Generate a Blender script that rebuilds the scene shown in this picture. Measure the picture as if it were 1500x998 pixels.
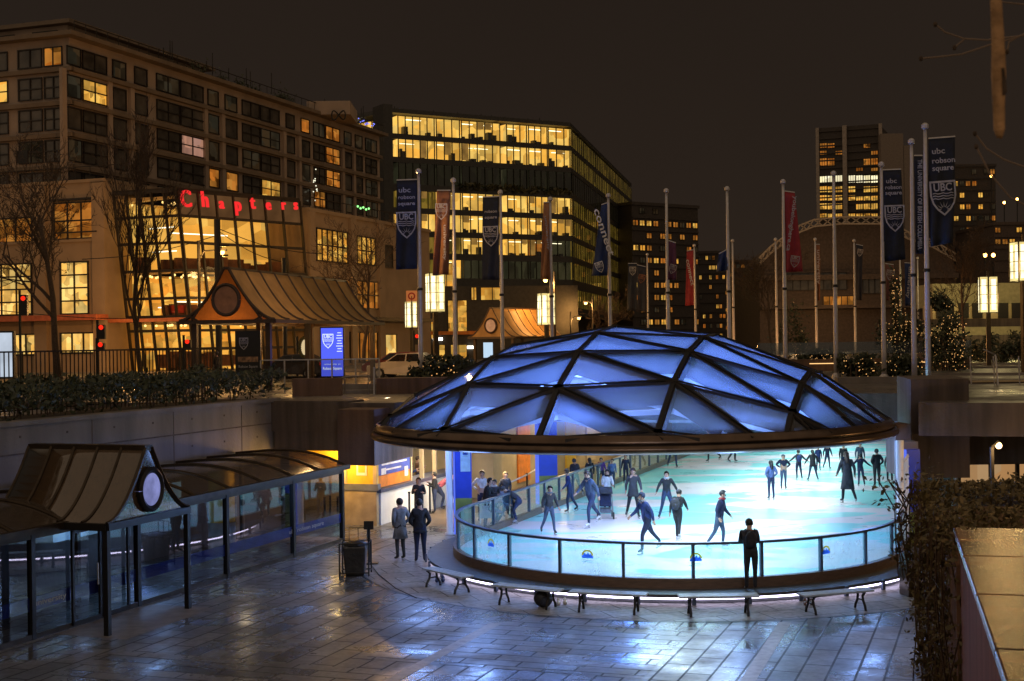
import bpy, math, random
from mathutils import Vector, Matrix, noise as mnoise
random.seed(11)
R = math.radians
V = Vector
SC = bpy.context.scene
for o in list(bpy.data.objects): bpy.data.objects.remove(o)
COL = SC.collection

# ------------------------------------------------------------------ camera
EYE = 6.4                      # metres above the sunken plaza
ROLL = R(.8)                   # the photographer held the camera slightly tilted
FPX = 2000.0                   # focal length in pixels of the 1500 px wide photograph
cd = bpy.data.cameras.new('camera'); cam = bpy.data.objects.new('camera', cd); COL.objects.link(cam)
cd.sensor_width = 36; cd.lens = 36 * FPX / 1500; cd.clip_start = .1; cd.clip_end = 3000
cr, cu = V((math.cos(ROLL), 0, -math.sin(ROLL))), V((math.sin(ROLL), 0, math.cos(ROLL)))
cam.matrix_world = Matrix(((cr.x, cu.x, 0, 0), (0, 0, -1, 0), (cr.z, cu.z, 0, EYE), (0, 0, 0, 1)))
SC.camera = cam
cd.dof.use_dof = True; cd.dof.focus_distance = 40; cd.dof.aperture_fstop = 8

# ------------------------------------------------------------------ night sky and exposure
w = bpy.data.worlds.new('World'); SC.world = w; w.use_nodes = True
nt = w.node_tree; nt.nodes.clear()
out = nt.nodes.new('ShaderNodeOutputWorld'); bg = nt.nodes.new('ShaderNodeBackground')
tc = nt.nodes.new('ShaderNodeTexCoord'); sp = nt.nodes.new('ShaderNodeSeparateXYZ'); rp = nt.nodes.new('ShaderNodeValToRGB')
nt.links.new(tc.outputs['Generated'], sp.inputs[0]); nt.links.new(sp.outputs['Z'], rp.inputs[0])
rp.color_ramp.elements[0].position = 0.0; rp.color_ramp.elements[0].color = (.0245, .0165, .0115, 1)
rp.color_ramp.elements[1].position = .32; rp.color_ramp.elements[1].color = (.0170, .0118, .0088, 1)
nz = nt.nodes.new('ShaderNodeTexNoise'); nz.inputs['Scale'].default_value = 2.2; nz.inputs['Detail'].default_value = 5; nt.links.new(tc.outputs['Generated'], nz.inputs[0])
nr = nt.nodes.new('ShaderNodeMapRange'); nr.inputs['To Min'].default_value = .84; nr.inputs['To Max'].default_value = 1.16; nt.links.new(nz.outputs[0], nr.inputs[0])
nm = nt.nodes.new('ShaderNodeMix'); nm.data_type = 'RGBA'; nm.blend_type = 'MULTIPLY'; nm.inputs[0].default_value = 1; nt.links.new(rp.outputs[0], nm.inputs[6]); nt.links.new(nr.outputs[0], nm.inputs[7])
nt.links.new(nm.outputs[2], bg.inputs[0]); bg.inputs[1].default_value = 1.0
nt.links.new(bg.outputs[0], out.inputs[0])
# the glow of the city itself, as one very weak wide sun
sd = bpy.data.lights.new('city_glow', 'SUN'); sd.energy = .78; sd.angle = R(172); sd.color = (1, .74, .50)
so = bpy.data.objects.new('city_glow', sd); COL.objects.link(so); so.rotation_euler = (R(48), 0, R(-18))
SC.view_settings.view_transform = 'Standard'; SC.view_settings.look = 'None'
SC.view_settings.exposure = 0; SC.view_settings.gamma = 1; SC.view_settings.use_curve_mapping = False
SC.render.engine = 'CYCLES'
cy = SC.cycles; cy.use_denoising = True; cy.max_bounces = 7; cy.diffuse_bounces = 3; cy.glossy_bounces = 3
cy.transmission_bounces = 5; cy.transparent_max_bounces = 16; cy.sample_clamp_indirect = 4; cy.caustics_reflective = False; cy.caustics_refractive = False
try: cy.denoising_input_passes = 'RGB_ALBEDO_NORMAL'
except Exception: pass

# ------------------------------------------------------------------ measuring helpers
TH = R(19.6)                                             # the street grid is turned against the line of sight
gv, pv = V((math.sin(TH), math.cos(TH), 0)), V((math.cos(TH), -math.sin(TH), 0))
def G(a, b, z=0.0): return gv * a + pv * b + V((0, 0, z))
def ray(px, py):
    u, v = (px - 750) / FPX, (499 - py) / FPX
    c, s = math.cos(ROLL), math.sin(ROLL)
    return V((u * c + v * s, 1, -u * s + v * c))
def atY(px, py, y): return ray(px, py) * y + V((0, 0, EYE))
def atZ(px, py, z):
    d = ray(px, py); return d * ((z - EYE) / d.z) + V((0, 0, EYE))
class Face:                                              # a vertical facade plane through p0 along d; n points outwards
    def __init__(s, p0, d, n=None, z0=0):
        s.p = V((p0[0], p0[1], 0)); s.d = V((d[0], d[1], 0)).normalized()
        s.n = V((s.d.y, -s.d.x, 0)) if n is None else n
        if s.n.dot(-s.p) < 0: s.n = -s.n
    def hit(s, px, py):
        r = ray(px, py); e = V((0, 0, EYE)); t = (s.p - e).dot(s.n) / r.dot(s.n); return e + r * t
    def s(s_, px, py): return (s_.hit(px, py) - s_.p).dot(s_.d)
    def z(s, px, py): return s.hit(px, py).z
    def P(s, a, z, o=0): return s.p + s.d * a + s.n * o + V((0, 0, z))

# ------------------------------------------------------------------ mesh helpers
class MB:
    def __init__(s): s.v = []; s.f = []; s.m = []; s.cur = 0
    def face(s, pts):
        k = len(s.v); s.v += [V(p) for p in pts]; s.f.append(tuple(range(k, k + len(pts)))); s.m.append(s.cur)
    def hexa(s, b, t):                                   # bottom and top rings
        n = len(b); k = len(s.v); s.v += [V(p) for p in b] + [V(p) for p in t]
        fs = [tuple(range(k + n - 1, k - 1, -1)), tuple(range(k + n, k + 2 * n))]
        for i in range(n): j = (i + 1) % n; fs.append((k + i, k + j, k + n + j, k + n + i))
        s.f += fs; s.m += [s.cur] * len(fs); return s
    def box(s, c, d, rz=0, ux=None, uy=None):
        c = V(c); ux = ux or V((math.cos(rz), math.sin(rz), 0)); uy = uy or V((-math.sin(rz), math.cos(rz), 0))
        uz = ux.cross(uy).normalized()
        x, y, z = ux * d[0] / 2, uy * d[1] / 2, uz * d[2] / 2
        return s.hexa([c - x - y - z, c + x - y - z, c + x + y - z, c - x + y - z], [c - x - y + z, c + x - y + z, c + x + y + z, c - x + y + z])
    def gbox(s, a0, a1, b0, b1, z0, z1):
        return s.hexa([G(a0, b0, z0), G(a0, b1, z0), G(a1, b1, z0), G(a1, b0, z0)], [G(a0, b0, z1), G(a0, b1, z1), G(a1, b1, z1), G(a1, b0, z1)])
    def fbox(s, F, s0, s1, z0, z1, o0, o1):
        if s0 > s1: s0, s1 = s1, s0
        return s.hexa([F.P(s0, z0, o1), F.P(s1, z0, o1), F.P(s1, z0, o0), F.P(s0, z0, o0)], [F.P(s0, z1, o1), F.P(s1, z1, o1), F.P(s1, z1, o0), F.P(s0, z1, o0)])
    def bar(s, p, q, wd, dp, up=V((0, 0, 1))):           # rectangular bar between two points
        p, q = V(p), V(q); t = (q - p); L = t.length
        if L < 1e-6: return s
        t /= L; x = t.cross(up)
        if x.length < 1e-4: x = t.cross(V((1, 0, 0)))
        x.normalize(); u = x.cross(t)
        x *= wd / 2; u *= dp / 2
        return s.hexa([p - x - u, p + x - u, p + x + u, p - x + u], [q - x - u, q + x - u, q + x + u, q - x + u])
    def tube(s, pts, r, n=8, cap=True):
        pts = [V(p) for p in pts]; N = len(pts); rr = r if isinstance(r, (list, tuple)) else [r] * N
        k = len(s.v); ref = None
        for i, p in enumerate(pts):
            t = (pts[min(i + 1, N - 1)] - pts[max(i - 1, 0)]).normalized()
            if ref is None:
                ref = t.cross(V((0, 0, 1)))
                if ref.length < .1: ref = t.cross(V((0, 1, 0)))
            x = (ref - t * ref.dot(t)).normalized(); y = t.cross(x); ref = x
            for j in range(n): a = 2 * math.pi * j / n; s.v.append(p + (x * math.cos(a) + y * math.sin(a)) * rr[i])
        for i in range(N - 1):
            for j in range(n):
                q = (j + 1) % n; s.f.append((k + i * n + j, k + i * n + q, k + (i + 1) * n + q, k + (i + 1) * n + j)); s.m.append(s.cur)
        if cap:
            s.f.append(tuple(k + j for j in range(n - 1, -1, -1))); s.f.append(tuple(k + (N - 1) * n + j for j in range(n))); s.m += [s.cur] * 2
        return s
    def lathe(s, prof, c, n=24, a0=0, a1=None, closed=False):
        c = V(c); full = a1 is None; a1 = a0 + 2 * math.pi if full else a1; k = len(s.v); m = len(prof); cols = n if full else n + 1
        for i in range(cols):
            a = a0 + (a1 - a0) * i / n
            for r, z in prof: s.v.append(c + V((r * math.cos(a), r * math.sin(a), z)))
        for i in range(n):
            j = (i + 1) % cols
            for q in range(m if closed else m - 1):
                e = (q + 1) % m; s.f.append((k + i * m + q, k + j * m + q, k + j * m + e, k + i * m + e)); s.m.append(s.cur)
        return s
    def ball(s, c, r, n=8, sc=(1, 1, 1)):
        c = V(c); pr = [(max(1e-4, r * math.sin(math.pi * i / n)), -r * math.cos(math.pi * i / n)) for i in range(n + 1)]
        k = len(s.v); s.lathe(pr, (0, 0, 0), n + 2)
        for i in range(k, len(s.v)): q = s.v[i]; s.v[i] = V((q.x * sc[0], q.y * sc[1], q.z * sc[2])) + c
        return s
    def sheet(s, grid, th=0):                            # grid of points -> surface, optional thickness vector per point
        rows, cols = len(grid), len(grid[0]); k = len(s.v)
        for r_ in grid: s.v += [V(p) for p in r_]
        for i in range(rows - 1):
            for j in range(cols - 1): s.f.append((k + i * cols + j, k + i * cols + j + 1, k + (i + 1) * cols + j + 1, k + (i + 1) * cols + j)); s.m.append(s.cur)
        return s
    def leaf(s, c, size):
        d = V((random.gauss(0, 1), random.gauss(0, 1), random.gauss(0, 1))).normalized(); e = d.orthogonal().normalized()
        e = e * math.cos(2.1 * size) + d.cross(e) * math.sin(random.random() * 6)
        e.normalize(); L = size * random.uniform(.6, 1.3); W = L * .42
        s.face([c - d * L, c + e * W, c + d * L, c - e * W])
    def build(s, name, mats, parent=None, smooth=False, solid=0, bevel=0):
        me = bpy.data.meshes.new(name)
        off = V((0, 0, 0)); q = parent
        while q: off += q.location; q = q.parent
        me.from_pydata([tuple(p - off) for p in s.v], [], s.f); me.update()
        for m_ in (mats if isinstance(mats, (list, tuple)) else [mats]): me.materials.append(m_)
        me.polygons.foreach_set('material_index', s.m)
        if smooth: me.polygons.foreach_set('use_smooth', [True] * len(s.f))
        o = bpy.data.objects.new(name, me); COL.objects.link(o); o.parent = parent
        if solid:
            md = o.modifiers.new('solid', 'SOLIDIFY'); md.thickness = solid; md.offset = 0
        if bevel:
            md = o.modifiers.new('bevel', 'BEVEL'); md.width = bevel; md.segments = 2; md.limit_method = 'ANGLE'
        return o
def tag(o, label=None, cat=None, group=None, kind=None):
    if label: o['label'] = label
    if cat: o['category'] = cat
    if group: o['group'] = group
    if kind: o['kind'] = kind
    return o
def thing(name, loc, label, cat, group=None, rz=0):
    o = bpy.data.objects.new(name, None); COL.objects.link(o); o.location = loc; o.rotation_euler = (0, 0, rz); o.empty_display_size = .2
    return tag(o, label, cat, group)
def kids(o): return [c for c in bpy.data.objects if c.parent == o]
def dup(o, loc=None, rz=None, label=None, parent=None, scale=None):
    c = o.copy(); COL.objects.link(c); c.parent = parent
    if loc is not None: c.location = loc
    if rz is not None: c.rotation_euler = (0, 0, rz)
    if scale is not None: c.scale = (scale,) * 3
    if label: c['label'] = label
    for k in kids(o): dup(k, parent=c)
    return c

# ------------------------------------------------------------------ materials
def nodes(name):
    m = bpy.data.materials.new(name); m.use_nodes = True; t = m.node_tree; b = t.nodes['Principled BSDF']; return m, t, b
def mat(name, col, rough=.6, metal=0, var=.25, scale=3, bump=0, bscale=20, spec=.5, coat=0, streak=None):
    m, t, b = nodes(name); L = t.links.new
    tc = t.nodes.new('ShaderNodeTexCoord'); n = t.nodes.new('ShaderNodeTexNoise'); n.inputs['Scale'].default_value = scale; n.inputs['Detail'].default_value = 5
    src = tc.outputs['Object']
    if streak:
        mp = t.nodes.new('ShaderNodeMapping'); mp.inputs['Scale'].default_value = streak; L(src, mp.inputs[0]); src = mp.outputs[0]
    L(src, n.inputs[0])
    r = t.nodes.new('ShaderNodeValToRGB'); c = V(col[:3])
    r.color_ramp.elements[0].position = .3; r.color_ramp.elements[1].position = .72
    r.color_ramp.elements[0].color = (*(c * (1 - var)), 1); r.color_ramp.elements[1].color = (*(c * (1 + var)), 1)
    L(n.outputs[0], r.inputs[0]); L(r.outputs[0], b.inputs['Base Color'])
    b.inputs['Roughness'].default_value = rough; b.inputs['Metallic'].default_value = metal; b.inputs['Specular IOR Level'].default_value = spec
    b.inputs['Coat Weight'].default_value = coat
    if bump:
        n2 = t.nodes.new('ShaderNodeTexNoise'); n2.inputs['Scale'].default_value = bscale; n2.inputs['Detail'].default_value = 4; L(tc.outputs['Object'], n2.inputs[0])
        bp = t.nodes.new('ShaderNodeBump'); bp.inputs['Strength'].default_value = bump; bp.inputs['Distance'].default_value = .05; L(n2.outputs[0], bp.inputs['Height']); L(bp.outputs[0], b.inputs['Normal'])
    return m
def emit(name, col, strength, var=0, scale=2, sample=True, stretch=(1, 1, 1), lo=.3, hi=.7, low=.2):
    m = bpy.data.materials.new(name); m.use_nodes = True; t = m.node_tree; t.nodes.clear(); L = t.links.new
    o = t.nodes.new('ShaderNodeOutputMaterial'); e = t.nodes.new('ShaderNodeEmission'); e.inputs[0].default_value = (*col, 1); e.inputs[1].default_value = strength
    L(e.outputs[0], o.inputs[0])
    if var:
        tc = t.nodes.new('ShaderNodeTexCoord'); mp = t.nodes.new('ShaderNodeMapping'); mp.inputs['Scale'].default_value = stretch
        n = t.nodes.new('ShaderNodeTexNoise'); n.inputs['Scale'].default_value = scale; n.inputs['Detail'].default_value = 3
        r = t.nodes.new('ShaderNodeMapRange'); r.inputs['From Min'].default_value = lo; r.inputs['From Max'].default_value = hi
        r.inputs['To Min'].default_value = strength * low; r.inputs['To Max'].default_value = strength
        L(tc.outputs['Object'], mp.inputs[0]); L(mp.outputs[0], n.inputs[0]); L(n.outputs[0], r.inputs[0]); L(r.outputs[0], e.inputs[1])
    if not sample:
        try: m.cycles.emission_sampling = 'NONE'
        except Exception: pass
    return m
def room(name, c0, c1, s0, s1, cell=(1.1, .7), seed=0):  # the inside of a lit room: shelves, blinds, walls of differing brightness
    m = bpy.data.materials.new(name); m.use_nodes = True; t = m.node_tree; t.nodes.clear(); L = t.links.new
    o = t.nodes.new('ShaderNodeOutputMaterial'); e = t.nodes.new('ShaderNodeEmission'); L(e.outputs[0], o.inputs[0])
    tc = t.nodes.new('ShaderNodeTexCoord'); mp = t.nodes.new('ShaderNodeMapping')
    mp.inputs['Scale'].default_value = (1 / cell[0], 1 / cell[0], 1 / cell[1]); mp.inputs['Location'].default_value = (seed, seed * .7, seed * .3); L(tc.outputs['Object'], mp.inputs[0])
    vo = t.nodes.new('ShaderNodeTexVoronoi'); vo.distance = 'CHEBYCHEV'; vo.inputs['Scale'].default_value = 1; vo.inputs['Randomness'].default_value = .7; L(mp.outputs[0], vo.inputs[0])
    n = t.nodes.new('ShaderNodeTexNoise'); n.inputs['Scale'].default_value = .5; n.inputs['Detail'].default_value = 6; L(mp.outputs[0], n.inputs[0])
    s = t.nodes.new('ShaderNodeSeparateColor'); L(vo.outputs['Color'], s.inputs[0])
    mx = t.nodes.new('ShaderNodeMix'); mx.data_type = 'RGBA'; L(s.outputs[1], mx.inputs[0]); mx.inputs[6].default_value = (*c0, 1); mx.inputs[7].default_value = (*c1, 1)
    ad = t.nodes.new('ShaderNodeMath'); ad.operation = 'MULTIPLY_ADD'; L(s.outputs[0], ad.inputs[0]); ad.inputs[1].default_value = .5; L(n.outputs[0], ad.inputs[2])
    r = t.nodes.new('ShaderNodeMapRange'); r.inputs['From Min'].default_value = .38; r.inputs['From Max'].default_value = 1.0; r.inputs['To Min'].default_value = s0; r.inputs['To Max'].default_value = s1
    L(ad.outputs[0], r.inputs[0]); L(mx.outputs[2], e.inputs[0]); L(r.outputs[0], e.inputs[1])
    m.cycles.emission_sampling = 'NONE'
    return m
def glass(name, tint, clear=.8, rough=.03, body=(0, 0, 0), body_w=0.0, refl=1.45, trans=False, boost=0):
    m = bpy.data.materials.new(name); m.use_nodes = True; t = m.node_tree; t.nodes.clear(); L = t.links.new
    o = t.nodes.new('ShaderNodeOutputMaterial'); tr = t.nodes.new('ShaderNodeBsdfTransparent'); tr.inputs[0].default_value = (*[clear * x for x in tint], 1)
    gl = t.nodes.new('ShaderNodeBsdfGlossy'); gl.inputs['Roughness'].default_value = rough; gl.inputs[0].default_value = (.95, .95, .95, 1)
    # Schlick's curve from the facing ratio: the same from both sides of the pane
    f0 = ((refl - 1) / (refl + 1)) ** 2; lw = t.nodes.new('ShaderNodeLayerWeight'); lw.inputs[0].default_value = .5
    pw = t.nodes.new('ShaderNodeMath'); pw.operation = 'POWER'; L(lw.outputs['Facing'], pw.inputs[0]); pw.inputs[1].default_value = 5
    fr = t.nodes.new('ShaderNodeMath'); fr.operation = 'MULTIPLY_ADD'; L(pw.outputs[0], fr.inputs[0]); fr.inputs[1].default_value = 1 - f0; fr.inputs[2].default_value = f0
    base = tr.outputs[0]
    if body_w:
        df = t.nodes.new('ShaderNodeBsdfTranslucent' if trans else 'ShaderNodeBsdfDiffuse'); df.inputs[0].default_value = (*body, 1)
        mx = t.nodes.new('ShaderNodeMixShader'); L(base, mx.inputs[1]); L(df.outputs[0], mx.inputs[2])
        tc = t.nodes.new('ShaderNodeTexCoord'); n = t.nodes.new('ShaderNodeTexNoise'); n.inputs['Scale'].default_value = 4.5; n.inputs['Detail'].default_value = 8; n.inputs['Roughness'].default_value = .75
        mp = t.nodes.new('ShaderNodeMapping'); mp.inputs['Scale'].default_value = (1.2, .7, 1); L(tc.outputs['Object'], mp.inputs[0]); L(mp.outputs[0], n.inputs[0])
        r = t.nodes.new('ShaderNodeMapRange'); r.inputs['From Min'].default_value = .3; r.inputs['From Max'].default_value = .7
        r.inputs['To Min'].default_value = body_w * .78; r.inputs['To Max'].default_value = min(1, body_w * 1.2); L(n.outputs[0], r.inputs[0]); L(r.outputs[0], mx.inputs[0]); base = mx.outputs[0]
    m2 = t.nodes.new('ShaderNodeMixShader'); L(base, m2.inputs[1]); L(gl.outputs[0], m2.inputs[2])
    if boost:
        a = t.nodes.new('ShaderNodeMath'); a.operation = 'MULTIPLY_ADD'; a.use_clamp = True; L(fr.outputs[0], a.inputs[0]); a.inputs[1].default_value = 1; a.inputs[2].default_value = boost; L(a.outputs[0], m2.inputs[0])
    else: L(fr.outputs[0], m2.inputs[0])
    L(m2.outputs[0], o.inputs[0]); return m
def paving(name, c1, c2, mort, bw, bh, rot, wet=(.12, .5), patch=.35, mort_w=.018, off=.5, bumpk=.35):
    m, t, b = nodes(name); L = t.links.new
    tc = t.nodes.new('ShaderNodeTexCoord'); mp = t.nodes.new('ShaderNodeMapping'); mp.inputs['Rotation'].default_value = (0, 0, rot); L(tc.outputs['Object'], mp.inputs[0])
    br = t.nodes.new('ShaderNodeTexBrick'); br.offset = off; br.inputs['Scale'].default_value = 1; br.inputs['Brick Width'].default_value = bw; br.inputs['Row Height'].default_value = bh
    br.inputs['Mortar Size'].default_value = mort_w; br.inputs['Mortar Smooth'].default_value = .3; br.inputs['Bias'].default_value = 0
    br.inputs['Color1'].default_value = (*c1, 1); br.inputs['Color2'].default_value = (*c2, 1); br.inputs['Mortar'].default_value = (*mort, 1); L(mp.outputs[0], br.inputs[0])
    n = t.nodes.new('ShaderNodeTexNoise'); n.inputs['Scale'].default_value = patch; n.inputs['Detail'].default_value = 6; n.inputs['Roughness'].default_value = .62; L(tc.outputs['Object'], n.inputs[0])
    n3 = t.nodes.new('ShaderNodeTexNoise'); n3.inputs['Scale'].default_value = 7; n3.inputs['Detail'].default_value = 4; L(tc.outputs['Object'], n3.inputs[0])
    r3 = t.nodes.new('ShaderNodeMapRange'); r3.inputs['From Min'].default_value = .3; r3.inputs['From Max'].default_value = .75; r3.inputs['To Min'].default_value = .5; r3.inputs['To Max'].default_value = 1.35
    n5 = t.nodes.new('ShaderNodeTexNoise'); n5.inputs['Scale'].default_value = .8; n5.inputs['Detail'].default_value = 8; n5.inputs['Roughness'].default_value = .7; L(tc.outputs['Object'], n5.inputs[0])
    m5 = t.nodes.new('ShaderNodeMath'); m5.operation = 'MULTIPLY_ADD'; L(n5.outputs[0], m5.inputs[0]); m5.inputs[1].default_value = .6; m5.inputs[2].default_value = -.3
    a5 = t.nodes.new('ShaderNodeMath'); a5.operation = 'ADD'; L(n3.outputs[0], a5.inputs[0]); L(m5.outputs[0], a5.inputs[1]); L(a5.outputs[0], r3.inputs[0])
    mx = t.nodes.new('ShaderNodeMix'); mx.data_type = 'RGBA'; mx.blend_type = 'MULTIPLY'; mx.inputs[0].default_value = .8; L(br.outputs[0], mx.inputs[6]); L(r3.outputs[0], mx.inputs[7]); L(mx.outputs[2], b.inputs['Base Color'])
    r = t.nodes.new('ShaderNodeMapRange'); r.inputs['From Min'].default_value = .38; r.inputs['From Max'].default_value = .62; r.inputs['To Min'].default_value = wet[0]; r.inputs['To Max'].default_value = wet[1]
    L(n.outputs[0], r.inputs[0])
    # every slab holds its film of water a little differently
    sp = t.nodes.new('ShaderNodeSeparateColor'); L(br.outputs[0], sp.inputs[0])
    ad = t.nodes.new('ShaderNodeMath'); ad.operation = 'MULTIPLY_ADD'; L(sp.outputs[0], ad.inputs[0]); ad.inputs[1].default_value = .8; L(r.outputs[0], ad.inputs[2]); 
    af = t.nodes.new('ShaderNodeMath'); af.operation = 'MULTIPLY_ADD'; L(br.outputs['Fac'], af.inputs[0]); af.inputs[1].default_value = .3; L(ad.outputs[0], af.inputs[2]); L(af.outputs[0], b.inputs['Roughness'])
    bp = t.nodes.new('ShaderNodeBump'); bp.inputs['Strength'].default_value = bumpk; bp.inputs['Distance'].default_value = .02
    a2 = t.nodes.new('ShaderNodeMath'); a2.operation = 'MULTIPLY_ADD'; L(br.outputs['Fac'], a2.inputs[0]); a2.inputs[1].default_value = -1; L(n3.outputs[0], a2.inputs[2]); L(a2.outputs[0], bp.inputs['Height']); L(bp.outputs[0], b.inputs['Normal'])
    b.inputs['Specular IOR Level'].default_value = .6
    return m
M = {}
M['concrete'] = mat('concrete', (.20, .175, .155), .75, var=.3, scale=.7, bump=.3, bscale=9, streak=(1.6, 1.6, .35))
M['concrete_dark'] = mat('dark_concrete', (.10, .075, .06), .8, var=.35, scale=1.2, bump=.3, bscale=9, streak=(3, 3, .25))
M['concrete_brown'] = mat('brown_concrete', (.13, .075, .05), .8, var=.35, scale=1.2, bump=.3, bscale=9, streak=(3, 3, .2))
M['stone'] = mat('stone_cladding', (.30, .215, .14), .7, var=.15, scale=.6, bump=.15)
M['stone_dark'] = mat('apartment_render', (.33, .25, .19), .8, var=.18, scale=.4)
M['slab'] = mat('balcony_slab', (.17, .125, .085), .8, var=.2, scale=.8)
M['asphalt'] = mat('asphalt', (.05, .047, .045), .45, var=.3, scale=2, bump=.2, bscale=40)
M['pavement'] = paving('street_pavement', (.15, .13, .115), (.12, .105, .095), (.04, .035, .03), 1.2, .6, -TH, wet=(.15, .55))
M['plaza'] = paving('wet_plaza_slabs', (.185, .18, .175), (.088, .086, .085), (.016, .016, .016), 1.35, .52, math.pi / 2 + TH, wet=(.05, .36), patch=.45, mort_w=.026, bumpk=.16)
M['plaza_turned'] = paving('turned_slabs', (.185, .18, .175), (.088, .086, .085), (.016, .016, .016), 1.2, .45, TH, wet=(.05, .36), patch=.45, mort_w=.026, bumpk=.16)
M['ring_paving'] = paving('ring_paving', (.27, .255, .24), (.19, .18, .17), (.04, .036, .034), 1.1, .8, -TH, wet=(.2, .5))
M['strip'] = mat('pale_paving_strip', (.32, .30, .28), .4, var=.3, scale=6)
M['step'] = mat('rubber_step', (.06, .06, .062), .5, var=.3, scale=4)
M['black'] = mat('black_metal', (.015, .014, .013), .4, .3, var=.2)
M['bronze'] = mat('bronze_metal', (.05, .035, .022), .38, .7, var=.3, scale=4)
M['dark_frame'] = mat('dark_window_frame', (.022, .017, .013), .5, .2)
M['steel'] = mat('brushed_steel', (.45, .43, .42), .35, .9, var=.15)
M['pole'] = mat('silver_pole', (.52, .49, .48), .42, .55, var=.1, scale=8)
M['rail'] = mat('blue_grey_rail', (.10, .13, .2), .35, .6)
M['brown_curb'] = mat('timber_curb', (.12, .075, .05), .45, var=.3, scale=5, streak=(1, 1, 6))
M['white'] = mat('white_paint', (.78, .78, .78), .5, var=.06)
M['cream'] = mat('cream_wall', (.62, .47, .26), .6, var=.15, scale=1.5)
M['yellow'] = mat('yellow_panel', (.78, .47, .04), .5, var=.12)
M['blue_panel'] = mat('blue_board', (.03, .07, .55), .4, var=.12)
M['green_panel'] = mat('olive_board', (.20, .24, .05), .5)
M['orange_panel'] = mat('orange_board', (.75, .22, .02), .5)
M['red'] = mat('red_cloth', (.28, .02, .025), .7)
M['navy'] = mat('navy_cloth', (.012, .016, .03), .75, var=.3)
M['bannerblue'] = mat('blue_cloth', (.015, .035, .12), .7)
M['cloth_brown'] = mat('faded_brown_cloth', (.22, .09, .04), .75)
M['print'] = mat('grey_print', (.42, .40, .40), .7)
M['printw'] = mat('white_print', (.75, .73, .72), .7)
M['leaf'] = mat('dark_leaf', (.040, .048, .018), .55, var=.5, scale=9)
M['leaf2'] = mat('olive_leaf', (.07, .062, .022), .55, var=.5, scale=9)
M['ivy'] = mat('ivy_leaf', (.085, .072, .03), .45, var=.55, scale=8)
M['bark'] = mat('bark', (.075, .048, .03), .85, var=.35, scale=12, bump=.5)
M['soil'] = mat('soil', (.03, .022, .015), .95)
M['glass_dark'] = mat('dark_window_glass', (.08, .072, .06), .2, var=.6, scale=.6, spec=.6)
M['chrome'] = mat('dark_tinted', (.02, .02, .022), .2, .4)
W_yel = room('lit_office', (1, .43, .05), (1, .60, .12), .15, .95, (1.1, 1.0), 3)
W_yel2 = room('lit_shop', (1, .40, .045), (1, .58, .11), .10, .95, (.9, .6), 9)
W_org = room('lit_orange', (1, .28, .03), (1, .42, .07), .04, .5, (1.1, .9), 5)
W_dim = room('dim_room', (1, .55, .22), (.75, .65, .4), .006, .04, (1.2, 1.2), 2)
W_pink = room('pink_room', (1, .46, .26), (.95, .5, .38), .15, .5, (1.2, 1.5), 4)
W_grn = room('greenish_office', (.60, .42, .05), (.95, .58, .09), .02, .26, (1.0, 2.2), 6)
W_bri = room('bright_shop', (1, .50, .09), (1, .68, .20), .16, 1.2, (.7, .8), 7)
E_strip = emit('ceiling_strip', (1, .92, .68), 2.6, sample=False)
E_bulb = emit('warm_bulb', (1, .62, .2), 2.5, sample=False)
E_fairy = emit('fairy_bulb', (1, .50, .16), 1.5, var=1, scale=.9, low=.3, sample=False)
E_white = emit('white_light', (1, .95, .85), 5, sample=False)
E_sod = emit('sodium_lamp', (1, .45, .10), 14, sample=False)
E_red = emit('red_signal', (1, .025, .008), 1.3, sample=False)
def lamp(name, loc, energy, col, size=.3, typ='POINT', aim=None, **k):
    l = bpy.data.lights.new(name, typ); l.energy = energy; l.color = col
    if typ == 'POINT': l.shadow_soft_size = size
    elif typ == 'SPOT':
        l.shadow_soft_size = size; l.spot_size = k.get('cone', R(60)); l.spot_blend = k.get('blend', .4)
    else:
        l.shape = k.get('shape', 'DISK'); l.size = size
        if 'sy' in k: l.size_y = k['sy']
    o = bpy.data.objects.new(name, l); COL.objects.link(o); o.location = loc
    if aim is not None: o.rotation_euler = (V(aim) - V(loc)).to_track_quat('-Z', 'Y').to_euler()
    return o
def lettering(txt, pos, right, up, height, m, parent, width=None, depth=.012, bold=0, name='lettering', align='CENTER', narrow=1, space=1):
    cu_ = bpy.data.curves.new('t', 'FONT'); cu_.body = txt; cu_.size = 1; cu_.align_x = align; cu_.align_y = 'CENTER'; cu_.extrude = .5; cu_.offset = bold; cu_.resolution_u = 3; cu_.space_character = space
    ob = bpy.data.objects.new('t', cu_); COL.objects.link(ob); bpy.context.view_layer.update()
    me = bpy.data.meshes.new_from_object(ob.evaluated_get(bpy.context.evaluated_depsgraph_get())); bpy.data.objects.remove(ob)
    right, up = V(right).normalized(), V(up).normalized(); nrm = right.cross(up).normalized()
    k = height / .72; xs = [v.co.x for v in me.vertices]; kx = k * narrow
    if width and xs: kx = width / max(1e-6, (max(xs) - min(xs)))
    off = V((0, 0, 0)); q = parent
    while q: off += q.location; q = q.parent
    for v in me.vertices:
        c = v.co; v.co = V(pos) + right * c.x * kx + up * c.y * k + nrm * (c.z * depth) - off
    me.name = name; me.materials.clear(); me.materials.append(m)
    o = bpy.data.objects.new(name, me); COL.objects.link(o); o.parent = parent; return o
# ================================================================== the ground: sunken plaza, street deck
DZ = 4.35                                                # street level
CR = V((4.65, 39.9, 0)); RR = 6.35                       # rink: round front end, straight sides along the grid
BL, BR, AC = -15.3, -2.6, 39.16
m = MB(); m.face([(-60, -30, 0), (60, -30, 0), (60, 110, 0), (-60, 110, 0)])
tag(m.build('plaza_floor', M['plaza']), kind='structure')
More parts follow.
